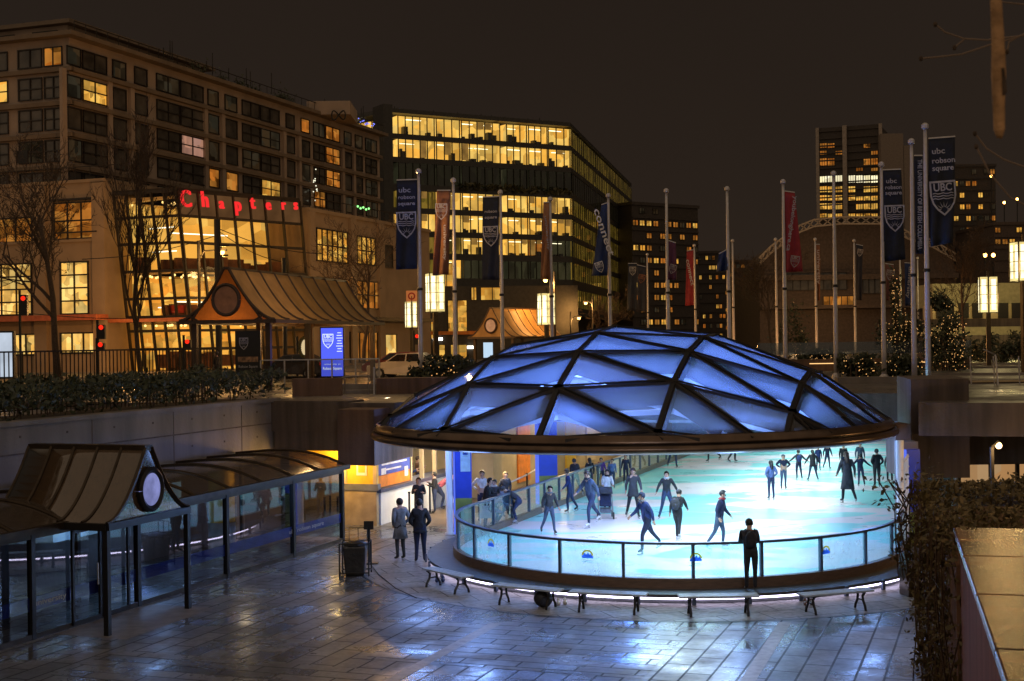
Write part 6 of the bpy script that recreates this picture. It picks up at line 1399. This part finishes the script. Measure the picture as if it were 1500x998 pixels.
for k in range(70):                                       # hanging strands
    f = random.random(); base = pb.lerp(pe, f) - pn2 * random.uniform(-.05, .14) * (.5 + .5 * f) ; L_ = random.uniform(1.2, 4.3); ph = random.uniform(0, 6); pts = []
    for i in range(12): s = i / 11; pts.append(base + V((.10 * math.sin(s * 5 + ph), .10 * math.cos(s * 4 + ph), 4.75 - L_ * s)))
    st.tube(pts, .008, 3, False)
    for i in range(int(L_ * 30)):
        s = random.random(); q = pts[min(10, int(s * 11))] + V((random.gauss(0, .05), random.gauss(0, .05), random.gauss(0, .1))); b.leaf(q, random.choice((.018, .025, .035, .05)))
for k in range(9000):                                     # the mound on top
    f = random.uniform(-.08, 1.05); o = random.uniform(-.12, 2.9); h = (.30 + .25 * mnoise.noise(V((f * 5, o * 1.6, 1)))) * (1 - max(0, -o) * 1.0); q = pb.lerp(pe, f) + pn2 * o + V((0, 0, 4.5 + max(.02, h) * random.random() ** .4)); b.leaf(q, random.uniform(.018, .05))
b.build('leaves', M['ivy'], vine); st.build('stem', M['bark'], vine)
sh_ = thing('small_shrub', V((4.55, 15.6, 3.6)), 'small upright leafy shrub silhouetted against the blue board at right', 'shrub'); b, st = MB(), MB()
for k in range(9):
    q = V((4.45 + random.uniform(-.05, .2), 15.5 + random.uniform(-.2, .2), 3.6)); pts = [q + V((random.uniform(-.3, .15) * s, 0, 1.15 * s)) for s in (0, .4, .7, 1)]; st.tube(pts, .008, 4)
    for i in range(40): b.leaf(pts[random.randint(1, 3)] + V((random.gauss(0, .06), random.gauss(0, .06), random.uniform(-.3, .05))), random.uniform(.025, .05))
b.build('leaves', M['ivy'], sh_); st.build('stem', M['bark'], sh_)
# twigs hanging into view from a tree above the camera
t = thing('hanging_stub', atY(1462, -40, 3.0), 'pale broken branch stub hanging into view at top right', 'branch'); b = MB()
b.tube([atY(x, y, 3.0) for x, y in ((1600, -1500), (1490, -900), (1450, -400), (1452, -60), (1459, 0), (1462, 60), (1463, 110), (1463, 150), (1464, 190), (1464, 203))], [.05, .034, .02, .0115, .012, .0135, .0155, .013, .0115, .006], 10); b.build('stub', mat('pale_bark', (.42, .24, .11), .7, var=.35, scale=25, bump=.4), t, smooth=True)
b = MB(); b.tube([atY(1469, 100, 2.985), atY(1472, 135, 2.985), atY(1470, 140, 2.985)], [.004, .005, .002], 5); b.build('bark_flake', M['bark'], t)
t = thing('bare_twig', atY(1500, 40, 5), 'thin bare twigs with buds crossing the top right corner', 'twig', None); b = MB(); bd = MB(); bd2 = []
for pts in (((1370, 36), (1385, 48), (1412, 57), (1445, 59), (1520, 50)), ((1349, 86), (1372, 84), (1408, 80), (1432, 72), (1450, 66), (1490, 55), (1520, 40)), ((1398, 70), (1412, 58)), ((1428, 196), (1445, 218), (1470, 234), (1520, 252)), ((1430, 215), (1450, 255), (1480, 290), (1520, 310)), ((1464, 3), (1510, 8)), ((1475, 76), (1478, 62), (1492, 54))):
    b.tube([atY(x, y, 5) for x, y in pts], .0035, 5)
    x, y = pts[0]; bd.ball(atY(x, y, 5), .008, 6, (1, 1, 1.3))
b.build('twig', mat('twig_bark', (.20, .14, .10), .7), t); bd.build('bud', M['bark'], t)
for px in (985, 1165, 1345): q = atY(px, 520, 98); lamp('sodium_tone_light', (q.x, 98, 5.6), 330, (1, .42, .12), .3)  # unseen lamps added to light the far flagpoles orange
lamp('added_plaza_fill', (1.0, 11.0, 15.0), 1700, (1, .90, .84), .6, 'SPOT', (-6.5, 33, 0), cone=R(62), blend=.7)  # added fill without a mast, lifts the retaining wall and paving
lamp('added_plaza_fill', (6.5, 9.0, 14.0), 3000, (.72, .80, 1), .6, 'SPOT', (3.5, 29.0, 0), cone=R(34), blend=.8)  # second added fill, bluish, for the near paving
lamp('parapet_glint', (8.4, 22.5, 7.3), 45, (1, .50, .15), .25)  # added lamp, placed to make the wet coping glint
lamp('blue_spot', (9.4, 29.0, 8.5), 1700, (.42, .55, 1), .12, 'SPOT', (7.2, 25.6, 0), cone=R(50), blend=.12)  # added lamp that casts the blue patch on the paving
lamp('parapet_light', (-.6, 9.0, 7.6), 70, (1, .52, .24), .3)  # added lamp for the parapet face towards the plaza
lamp('twig_light', (2.2, 1.2, 6.6), 6, (1, .6, .25), .2)
# ================================================================== people
SKIN = mat('skin', (.50, .30, .21), .55, var=.08); SHOE = mat('dark_shoe', (.03, .028, .03), .5); BOOT = mat('pale_boot', (.55, .55, .58), .5)
CL = {k: mat('cloth_' + k, c, .85, var=.45, scale=5, bump=.9, bscale=7, streak=(1.6, 1.6, .8)) for k, c in dict(black=(.014, .014, .018), charcoal=(.035, .035, .042), navy=(.012, .017, .05), denim=(.024, .036, .085), paledenim=(.06, .085, .15), white=(.62, .62, .66), grey=(.18, .20, .24), lightblue=(.09, .14, .30), purple=(.10, .04, .22), red=(.45, .03, .05), pink=(.55, .12, .16), brown=(.10, .05, .03), slate=(.055, .08, .13), green=(.05, .10, .07), blue=(.014, .03, .12)).items()}
HAIR = {'dark': mat('dark_hair', (.012, .009, .008), .5), 'brown': mat('brown_hair', (.06, .032, .018), .5), 'blond': mat('fair_hair', (.32, .20, .09), .5), 'grey': mat('grey_hair', (.25, .24, .23), .6)}
BASE = dict(pelvis=(0, 0, .95), spine=(0, 0, 1.12), chest=(0, 0, 1.31), neckb=(0, -.005, 1.455), neck=(0, .01, 1.52), head=(0, .025, 1.595), crown=(0, .012, 1.675))
for s, sg in (('L', -1), ('R', 1)):
    BASE.update({s + 'sh': (sg * .165, 0, 1.405), s + 'el': (sg * .235, -.02, 1.13), s + 'wr': (sg * .245, .06, .89), s + 'pa': (sg * .243, .085, .81),
                 s + 'hip': (sg * .09, 0, .90), s + 'kn': (sg * .10, .025, .49), s + 'an': (sg * .105, -.02, .09), s + 'to': (sg * .125, .15, .045)})
RAD = dict(pelvis=.145, spine=.128, chest=.148, neckb=.082, neck=.056, head=.088, crown=.072, sh=.078, el=.053, wr=.036, pa=.036, hip=.098, kn=.064, an=.046, to=.038)
EDG = [('pelvis', 'spine'), ('spine', 'chest'), ('chest', 'neckb'), ('neckb', 'neck'), ('neck', 'head'), ('head', 'crown')]
for s in 'LR': EDG += [('chest', s + 'sh'), (s + 'sh', s + 'el'), (s + 'el', s + 'wr'), (s + 'wr', s + 'pa'), ('pelvis', s + 'hip'), (s + 'hip', s + 'kn'), (s + 'kn', s + 'an'), (s + 'an', s + 'to')]
def bend(j, pitch, names, pivot):                          # tip part of the body forward about a pivot
    c, s = math.cos(pitch), math.sin(pitch); p = V(j[pivot])
    for n in names:
        q = V(j[n]) - p; j[n] = tuple(p + V((q.x, q.y * c + q.z * s, -q.y * s + q.z * c)))
UP = ['spine', 'chest', 'neckb', 'neck', 'head', 'crown'] + [s + k for s in 'LR' for k in ('sh', 'el', 'wr', 'pa')]
def pose(kind):
    j = dict(BASE)
    def A(s, el, wr, pa=None):
        sg = -1 if s == 'L' else 1; sh = V(j[s + 'sh']); e = sh + V((sg * el[0], el[1], el[2])); w_ = e + V((sg * wr[0], wr[1], wr[2])); d = (w_ - e).normalized(); j[s + 'el'] = tuple(e); j[s + 'wr'] = tuple(w_); j[s + 'pa'] = tuple(w_ + d * .075)
    def Lg(s, kn, an, to):
        sg = -1 if s == 'L' else 1; j[s + 'kn'] = (sg * kn[0], kn[1], kn[2]); j[s + 'an'] = (sg * an[0], an[1], an[2]); j[s + 'to'] = (sg * to[0], to[1], to[2])
    if kind == 'pockets':
        for s in 'LR': A(s, (.10, -.08, -.26), (-.10, .16, -.15))
    elif kind == 'lean':                                   # forearms on a rail in front
        bend(j, .22, UP, 'pelvis')
        for s in 'LR': A(s, (.05, .10, -.25), (-.08, .26, .03))
        Lg('L', (.10, .0, .49), (.11, -.06, .09), (.13, .11, .045))
    elif kind == 'skate':
        bend(j, .16, UP, 'pelvis'); Lg('L', (.13, .10, .49), (.16, .08, .09), (.20, .24, .045)); Lg('R', (.13, -.10, .52), (.20, -.33, .17), (.24, -.19, .06)); A('L', (.08, .06, -.26), (.03, .16, -.18)); A('R', (.08, -.10, -.25), (.02, .08, -.22))
    elif kind == 'stride':
        bend(j, .24, UP, 'pelvis'); Lg('L', (.10, .20, .52), (.11, .20, .09), (.12, .36, .045)); Lg('R', (.14, -.20, .53), (.24, -.50, .26), (.28, -.39, .13)); A('L', (.06, -.16, -.23), (.02, -.04, -.24)); A('R', (.06, .14, -.24), (-.04, .20, -.13))
    elif kind == 'wide':                                   # legs apart, arms held out low
        bend(j, .10, UP, 'pelvis'); Lg('L', (.18, .06, .48), (.27, -.02, .09), (.33, .13, .045)); Lg('R', (.18, .05, .48), (.27, -.04, .09), (.33, .11, .045))
        for s in 'LR': A(s, (.15, .02, -.23), (.09, .08, -.21))
    elif kind == 'hold':                                   # one hand out to a neighbour
        A('L', (.20, .02, -.20), (.20, .06, -.13)); Lg('L', (.13, .05, .49), (.16, .0, .09), (.19, .15, .045))
    elif kind == 'hold2':
        A('R', (.20, .02, -.20), (.20, .06, -.13)); A('L', (.18, .02, -.20), (.18, .06, -.15)); Lg('R', (.15, .05, .49), (.21, .0, .09), (.25, .14, .045))
    elif kind == 'push':
        bend(j, .14, UP, 'pelvis')
        for s in 'LR': A(s, (.05, .10, -.24), (-.02, .26, -.04))
    elif kind == 'stoop':                                  # bent far forward, reaching down
        bend(j, 1.0, UP, 'pelvis')
        for n in UP + ['pelvis', 'Lhip', 'Rhip']: x, y, z = j[n]; j[n] = (x, y - .22, z - .14)
        for s in 'LR': A(s, (.02, .14, -.24), (-.04, .16, -.17)); Lg(s, (.14, .02, .46), (.13, -.10, .09), (.16, .06, .045))
    elif kind == 'crouch':
        bend(j, .75, UP, 'pelvis')
        for n in UP + ['pelvis', 'Lhip', 'Rhip']: x, y, z = j[n]; j[n] = (x, y - .26, z - .30)
        for s in 'LR': A(s, (.03, .18, -.20), (-.05, .22, -.05)); Lg(s, (.17, .16, .44), (.14, -.06, .09), (.18, .10, .045))
    elif kind == 'hips':
        for s in 'LR': A(s, (.20, -.10, -.20), (-.19, .16, -.12))
    elif kind == 'phone':
        A('R', (.06, .06, -.27), (-.10, .20, .14)); A('L', (.06, .04, -.27), (-.06, .22, .06))
    return j
def skin_mesh(j, bulk, mats, jacket_low, name):
    names = list(j.keys()); idx = {n: i for i, n in enumerate(names)}; me = bpy.data.meshes.new('skeleton'); me.from_pydata([j[n] for n in names], [(idx[a], idx[b]) for a, b in EDG], []); ob = bpy.data.objects.new('skeleton', me); COL.objects.link(ob)
    md = ob.modifiers.new('skin', 'SKIN'); md.use_smooth_shade = True
    for n in names:
        k = n[1:] if n[0] in 'LR' and n not in RAD else n; r = RAD[k] * (bulk if k in ('pelvis', 'spine', 'chest', 'sh', 'el', 'hip') else 1)
        sv = me.skin_vertices[0].data[idx[n]]; sv.radius = (r * (1.0), r * (.82 if k in ('pelvis', 'spine', 'chest') else 1)); sv.use_root = n == 'pelvis'
    sb = ob.modifiers.new('sub', 'SUBSURF'); sb.levels = 1; sb.render_levels = 1
    bpy.context.view_layer.update(); ev = ob.evaluated_get(bpy.context.evaluated_depsgraph_get()); out = bpy.data.meshes.new_from_object(ev); bpy.data.objects.remove(ob); out.name = name; out.materials.clear()
    for m_ in mats: out.materials.append(m_)
    segs = []
    for a, b in EDG:
        k = b[1:] if b[0] in 'LR' and b not in RAD else b
        z = 2 if b in ('neck', 'head', 'crown') else (0 if k in ('spine', 'chest', 'neckb', 'sh', 'el', 'wr') else (2 if k == 'pa' else (1 if k in ('hip', 'kn', 'an') else 3)))
        segs.append((V(j[a]), V(j[b]), z, k))
    for p in out.polygons:
        c = p.center; best, bz = 9, 0
        for a, b, z, k in segs:
            d = b - a; t = max(0, min(1, (c - a).dot(d) / max(1e-9, d.length_squared))); e = (c - a - d * t).length - .02
            if e < best: best, bz, bk, bt = e, z, k, t
        if bz == 1 and bk == 'hip' and jacket_low: bz = 0
        if bk == 'kn' and bz == 1 and bt < jacket_low: bz = 0
        p.material_index = bz; p.use_smooth = True
    return out
def person(at, rz, h, kind, top, legs, label, group='skaters on the ice', hair='dark', long=False, coat=0, skates=True, bag=None, hat=None, bulk=1.06, scarf=None, shoe=None):
    k = h / 1.72; t = thing('person', at, label, 'person', group, rz); j = pose(kind); random.seed(hash(label) % 9999 if False else sum(map(ord, label)))
    for n in j:
        if n not in ('pelvis',): x, y, z = j[n]; j[n] = (x + random.uniform(-.012, .012), y + random.uniform(-.012, .012), z)
    j = {n: tuple(V(p) + V((0, 0, .06 if skates else 0))) for n, p in j.items()}
    me = skin_mesh(j, bulk, [CL[top], CL[legs], SKIN, shoe or (BOOT if skates and random.random() < .3 else SHOE)], .0 if not coat else .0, 'body')
    H = V(j['head']); C_ = V(j['crown']); upv_ = (C_ - H).normalized(); fw = V((0, 1, 0)); fw = (fw - upv_ * fw.dot(upv_)).normalized(); rt = fw.cross(upv_)
    # fingers, thumb, nose and ears grow out of the same body mesh
    b = MB(); b.cur = 2
    for s, sg in (('L', -1), ('R', 1)):
        w_, p = V(j[s + 'wr']), V(j[s + 'pa']); d = (p - w_).normalized(); sd = d.cross(V((0, 0, 1))) if abs(d.z) < .8 else V((0, 1, 0)); sd.normalize(); cu_ = d.cross(sd).normalized()
        for q, L_ in zip((-.027, -.009, .009, .026), (.062, .074, .070, .054)):
            r0 = p + sd * q; b.tube([r0, r0 + d * L_ * .5 + cu_ * .006, r0 + d * L_ * .85 + cu_ * .022], [.010, .009, .007], 5)
        b.tube([w_ + d * .03 + sd * .025, w_ + d * .055 + sd * .052, w_ + d * .085 + sd * .058], [.012, .011, .008], 5)
    b.tube([H + fw * .075 + upv_ * .02, H + fw * .102 - upv_ * .012, H + fw * .08 - upv_ * .022], [.010, .014, .010], 5)
    for sg in (-1, 1): b.ball(H + rt * sg * .088 + upv_ * .0, .024, 5, (.5, 1, 1.2))
    import bmesh
    bm = bmesh.new(); bm.from_mesh(me); off = len(bm.verts); vs = [bm.verts.new(v) for v in b.v]
    for f in b.f:
        try: g_ = bm.faces.new([vs[i] for i in f]); g_.material_index = 2; g_.smooth = True
        except ValueError: pass
    bm.to_mesh(me); bm.free()
    body = bpy.data.objects.new('body', me); COL.objects.link(body); body.parent = t; body.scale = (k, k, k)
    def part(b_, name, m_, par=t, **kw):
        o = b_.build(name, m_, None, **kw); o.parent = par; o.scale = (k, k, k); return o
    for sg in (-1, 1):
        b = MB(); b.ball(H + rt * sg * .033 + fw * .082 + upv_ * .018, .0095, 5); part(b, 'eye', M['black'])
    b = MB(); b.ball(H + fw * .081 - upv_ * .042, .018, 5, (1, .35, .3)); part(b, 'mouth', M['red'])
    b = MB(); c = H.lerp(C_, .62); b.ball((0, 0, 0), .103, 12, (.96, 1.06, 1.05)); kk = []
    vv = [v.copy() for v in b.v]; nf = []
    for f in b.f:
        cc = sum((vv[i] for i in f), V((0, 0, 0))) / len(f)
        if not (cc.y > .035 and cc.z < .055) and cc.z > -.085: nf.append(f)
    b.f = nf; b.m = [0] * len(nf); b.v = [c + rt * v.x + fw * (v.y - .012) + upv_ * v.z for v in vv]; 
    if hat: part(b, 'hat', CL[hat], smooth=True)
    else: part(b, 'hair', HAIR[hair], smooth=True)
    if long:
        b = MB(); b.tube([c - fw * .055, H - fw * .085, V(j['neck']) - fw * .10 - upv_ * .03, V(j['neckb']) - fw * .135 - upv_ * .09], [.07, .088, .085, .05], 8); part(b, 'long_hair', HAIR[hair], smooth=True)
    if coat:
        pl = V(j['pelvis']); b = MB(); z0, z1 = pl.z + .20, pl.z - coat; pr = [(.150, z0), (.163, pl.z + .05), (.185, pl.z - .08), (.205 + coat * .08, z1), (.19, z1 + .005)]; b.lathe(pr, (pl.x, pl.y, 0), 18)
        for i in range(len(b.v)): b.v[i].y = pl.y + (b.v[i].y - pl.y) * .80
        part(b, 'coat_skirt', CL[top], smooth=True)
    if scarf: b = MB(); q = V(j['neck']) - V((0, 0, .03)); b.tube([q + V((math.cos(a) * .085, math.sin(a) * .085 + .005, 0)) for a in [2 * math.pi * i / 10 for i in range(11)]], .035, 6, False); part(b, 'scarf', CL[scarf], smooth=True)
    if skates:
        for s in 'LR':
            a, o_ = V(j[s + 'an']), V(j[s + 'to']); d = V((o_.x - a.x, o_.y - a.y, 0)).normalized(); b = MB(); b.bar(V((a.x, a.y, a.z - .115)) - d * .04, V((o_.x, o_.y, o_.z - .075)) + d * .02, .012, .03); b.bar(a - V((0, 0, .11)), a - V((0, 0, .03)), .05, .04, d); part(b, 'skate_blade', M['steel'])
    if bag:
        sp_, ch = V(j['spine']), V(j['chest']); n_ = V((0, -1, 0)); c = (sp_ + ch) / 2 + n_ * .185 + V((0, 0, .03)); w2 = thing('carried_backpack', at, label.split(',')[0] and 'backpack worn by the ' + bag[1], 'backpack', None, rz)
        b = MB(); b.ball(c, .19, 10, (.80, .62, 1.12)); part(b, 'bag', CL[bag[0]], w2, smooth=True); b = MB(); b.ball(c + n_ * .10 - V((0, 0, .06)), .11, 8, (.95, .5, .9)); part(b, 'pocket', CL[bag[0]], w2, smooth=True)
        b = MB()
        for sg in (-1, 1): q = V(j[('L' if sg < 0 else 'R') + 'sh']); b.tube([c + V((sg * .1, .04, .16)), V((sg * .11, q.y - .05, q.z + .085)), V((sg * .12, q.y + .11, q.z)), V((sg * .13, sp_.y + .11, sp_.z + .02)), c + V((sg * .13, .05, -.12))], .018, 5)
        part(b, 'strap', CL[bag[0]], w2, smooth=True)
    return t
PI = math.pi
def ice(px, y0, y1, kind, top, legs, label, rz=PI, hmin=1.0, hmax=1.84, hscale=1.0, **k):
    q = atZ(px, y1, ICE); h = (y1 - y0) * q.y / FPX * hscale; return person(q, rz, max(hmin, min(hmax, h)), kind, top, legs, label, **k)
def gnd(px, y0, y1, kind, top, legs, label, rz=PI, z=0, hscale=1.0, **k):
    q = atZ(px, y1, z); h = (y1 - y0) * q.y / FPX * hscale; return person(q, rz, max(1.0, min(1.84, h)), kind, top, legs, label, k.pop('group', 'people round the rink'), skates=False, **k)
# on the ice, front to back
ice(805, 714, 784, 'skate', 'charcoal', 'paledenim', 'boy in dark vest and pale jeans skating nearest the left barrier', PI + .3, hat='black', scarf='grey')
ice(949, 722, 812, 'stride', 'blue', 'navy', 'skater in dark blue striding close to the front barrier, left of centre', PI / 2 + .3, hscale=.98, hair='brown', hat='navy', scarf='grey', bulk=1.18)
ice(993, 720, 793, 'stride', 'black', 'black', 'skater in black with a small backpack gliding away behind the arms out boy', -.5, bag=('charcoal', 'skater in black near the middle of the ice'))
ice(1054, 720, 806, 'skate', 'navy', 'paledenim', 'skater in navy jacket gliding past left of the leaning spectator', -PI / 2 - .3, hscale=.98, bulk=1.2, scarf='red')
ice(977, 693, 760, 'wide', 'black', 'denim', 'boy in black and white jacket with arms held out for balance', PI, scarf='white')
ice(928, 688, 760, 'skate', 'charcoal', 'black', 'woman in short dark coat and black leggings facing the camera', PI, coat=.22, hair='brown', long=True)
ice(867, 692, 773, 'stride', 'slate', 'denim', 'tall skater in slate jacket leaning forward before the pushchair', PI / 2 + .6, hair='brown', bulk=1.22, scarf='charcoal')
ice(890, 690, 752, 'push', 'white', 'black', 'woman in white jacket pushing a pushchair over the ice', PI, hair='dark', long=True, scarf='black')
ice(835, 690, 752, 'skate', 'blue', 'denim', 'blue clothed skater gliding between the boy in a vest and the tall skater', PI / 2, hair='brown')
ice(843, 674, 728, 'stride', 'black', 'navy', 'skater in black seen from behind at the back left', .15, hat='charcoal', bulk=1.2)
ice(864, 673, 722, 'stand', 'black', 'navy', 'long haired woman in black behind the tall skater', .3, long=True)
ice(881, 672, 716, 'skate', 'purple', 'navy', 'skater in purple at the back left group', PI)
ice(897, 674, 716, 'stand', 'lightblue', 'denim', 'skater in light blue jacket right of the purple one', PI, hair='brown')
ice(917, 668, 709, 'stand', 'navy', 'navy', 'skater in all navy standing far back above the dark coated woman', PI, long=True)
ice(986, 634, 686, 'skate', 'navy', 'denim', 'skater in denim far back of whom only legs show', PI)
ice(1043, 630, 678, 'stride', 'charcoal', 'black', 'far skater whose dark legs show under the rim above mid ice', PI / 2)
ice(1075, 630, 679, 'skate', 'black', 'black', 'far skater whose legs show under the rim right of another pair', -PI / 2)
ice(1130, 677, 733, 'pockets', 'lightblue', 'denim', 'girl in light blue top standing apart right of mid ice', .2, hair='dark', long=True)
ice(1148, 668, 717, 'hips', 'navy', 'paledenim', 'skater in dark jacket and pale jeans beside the light blue girl', PI, hair='dark', hat='grey', bulk=1.18)
ice(1170, 661, 704, 'hold2', 'charcoal', 'navy', 'skater with a blue backpack holding hands in the right hand group', 0, bag=('blue', 'hand holding skater at right'))
ice(1191, 661, 705, 'wide', 'black', 'denim', 'woman in black coat skating with legs wide in the right hand group', 0, coat=.16, long=True)
ice(1199, 655, 690, 'stand', 'blue', 'navy', 'blue skater half hidden behind the woman with legs wide', PI)
ice(1212, 652, 688, 'skate', 'navy', 'denim', 'navy skater far back alone under the right of the rim', PI)
ice(1242, 665, 738, 'skate', 'charcoal', 'black', 'long haired woman in a long dark coat leading a child', 0, coat=.5, hair='brown', long=True)
ice(1236, 652, 694, 'stand', 'black', 'navy', 'skater in black behind the woman in a long coat', PI)
ice(1261, 667, 713, 'hold2', 'navy', 'denim', 'child in navy holding hands with the woman in a long coat', 0)
ice(1260, 650, 694, 'stand', 'slate', 'navy', 'slate jacketed skater behind the child at right', PI)
ice(1285, 660, 714, 'pockets', 'black', 'black', 'man in black standing at the right edge of the ice', 0, bulk=1.2, hat='charcoal')
ice(1303, 664, 708, 'hold', 'charcoal', 'black', 'person in dark clothes half hidden behind the lattice screen', PI, bulk=1.1)
# the pair by the left barrier, with the white skating aid
ice(729, 722, 770, 'crouch', 'slate', 'slate', 'child in a grey blue hooded suit crouching at the left barrier', -PI / 2 + .4, hmin=1.1, hscale=1.35, hat='grey')
ice(752, 722, 768, 'stoop', 'charcoal', 'denim', 'adult in dark jacket bending over the crouching child', PI / 2 + .2, hmin=1.65)
q = atZ(713, 767, ICE); t = thing('skating_aid', q, 'white plastic skating aid beside the crouching child', 'skating aid'); b = MB()
for s in (-1, 1): b.tube([q + V((s * .22, -.2, .03)), q + V((s * .22, .18, .05)), q + V((s * .2, .16, .62)), q + V((s * .2, -.05, .70))], .035, 8)
b.tube([q + V((-.2, -.05, .7)), q + V((.2, -.05, .7))], .035, 8); b.build('frame', M['white'], t, smooth=True); b = MB(); b.box(q + V((0, .17, .36)), (.4, .04, .42)); b.build('panel', M['white'], t, bevel=.02)
# pushchair
q = atZ(887, 759, ICE); t = thing('pushchair', q, 'dark pushchair on the ice in front of the woman in white', 'pushchair'); b = MB()
for s in (-1, 1): b.tube([q + V((s * .24, -.35, .12)), q + V((s * .24, .0, .55)), q + V((s * .24, .42, 1.0))], .018, 6); b.tube([q + V((s * .24, .30, .12)), q + V((s * .24, .0, .55))], .018, 6)
b.tube([q + V((-.24, .42, 1.0)), q + V((.24, .42, 1.0))], .022, 6); b.build('frame', M['steel'], t)
b = MB(); b.hexa([q + V(p) for p in ((-.2, -.25, .42), (.2, -.25, .42), (.2, .1, .38), (-.2, .1, .38))], [q + V(p) for p in ((-.2, -.25, .52), (.2, -.25, .52), (.2, .22, .92), (-.2, .22, .92))]); b.build('seat', CL['navy'], t, bevel=.04)
b = MB(); b.sheet([[q + V((x, .2 - .42 * math.sin(a), .78 + .26 * math.cos(a))) for x in (-.24, -.1, .1, .24)] for a in [R(k * 15) for k in range(-1, 6)]]); b.build('canopy', CL['charcoal'], t, smooth=True, solid=.01)
b = MB(); b.box(q + V((0, .1, .26)), (.36, .34, .16)); b.build('basket', CL['grey'], t, bevel=.02)
for s in (-1, 1):
    for y in (-.35, .30):
        b = MB(); ring = [q + V((s * .25, y + math.cos(a) * .12, .12 + math.sin(a) * .12)) for a in [2 * PI * i / 14 for i in range(14)]]; b.hexa([p - V((.025, 0, 0)) for p in ring], [p + V((.025, 0, 0)) for p in ring]); b.build('wheel', M['black'], t)
# spectators and passers by
q = atZ(1094, 858, .25); q.y -= .62; person(q, .0, 1.72, 'lean', 'charcoal', 'black', 'man with a backpack leaning on the glass barrier, seen from behind', 'people round the rink', skates=False, bag=('black', 'man leaning on the barrier'), bulk=1.12, shoe=mat('tan_shoe', (.14, .09, .06), .5))
gnd(587, 731, 820, 'pockets', 'grey', 'charcoal', 'man in a long grey coat standing left of a darker man by the benches', .6, coat=.34, bulk=1.15, hair='dark')
gnd(616, 732, 824, 'pockets', 'black', 'navy', 'man in a black jacket standing right of the grey coated man', .1, bulk=1.26, coat=.12, hair='dark')
gnd(614, 700, 768, 'phone', 'black', 'black', 'woman with loose dark hair standing at the white counter', PI, long=True, hair='brown', hscale=1.0)
gnd(637, 692, 752, 'phone', 'black', 'denim', 'person in a black jacket queueing at the counter', PI / 2, hair='dark')
gnd(650, 692, 746, 'stoop', 'pink', 'denim', 'person in a pink top bending down by the queue', -PI / 2, hair='dark', hscale=1.45)
gnd(663, 694, 747, 'stand', 'navy', 'navy', 'person in navy behind the white column', PI, hair='dark')
q = G(48.9, -21.7, .2); person(q, -PI / 2, 1.65, 'phone', 'blue', 'navy', 'attendant in blue behind the service hatch', 'people round the rink', skates=False, hair='dark')
q = G(50.3, -22.0, .2); person(q, -PI / 2 + .2, 1.6, 'phone', 'brown', 'navy', 'second attendant in brown further along the hatch', 'people round the rink', skates=False, hair='brown')
q = atY(707, 775, 48.6); person(V((q.x, q.y, 0)), PI, 1.78, 'hips', 'white', 'navy', 'man in a white sweater behind the left barrier', 'people round the rink', skates=False, hair='blond')
q = atY(712, 775, 46.4); person(V((q.x, q.y, 0)), -PI / 2 - .3, 1.75, 'lean', 'black', 'black', 'person in black leaning over the left barrier', 'people round the rink', skates=False, hair='dark')
q = atY(725, 760, 47.6); person(V((q.x, q.y, 0)), PI - .4, 1.55, 'phone', 'charcoal', 'navy', 'person in dark clothes with a pale scarf at the left barrier', 'people round the rink', skates=False, scarf='white')
q = atY(741, 750, 49.6); person(V((q.x, q.y, 0)), PI + .5, 1.62, 'pockets', 'charcoal', 'denim', 'fair haired person in a dark jacket furthest along the left barrier', 'people round the rink', skates=False, hair='blond')
q = atY(318, 556, 62); person(V((q.x, 62, DZ)), PI / 2, 1.75, 'pockets', 'black', 'black', 'dark figure passing the railing under the ochre canopy', 'people round the rink', skates=False, hat='black')
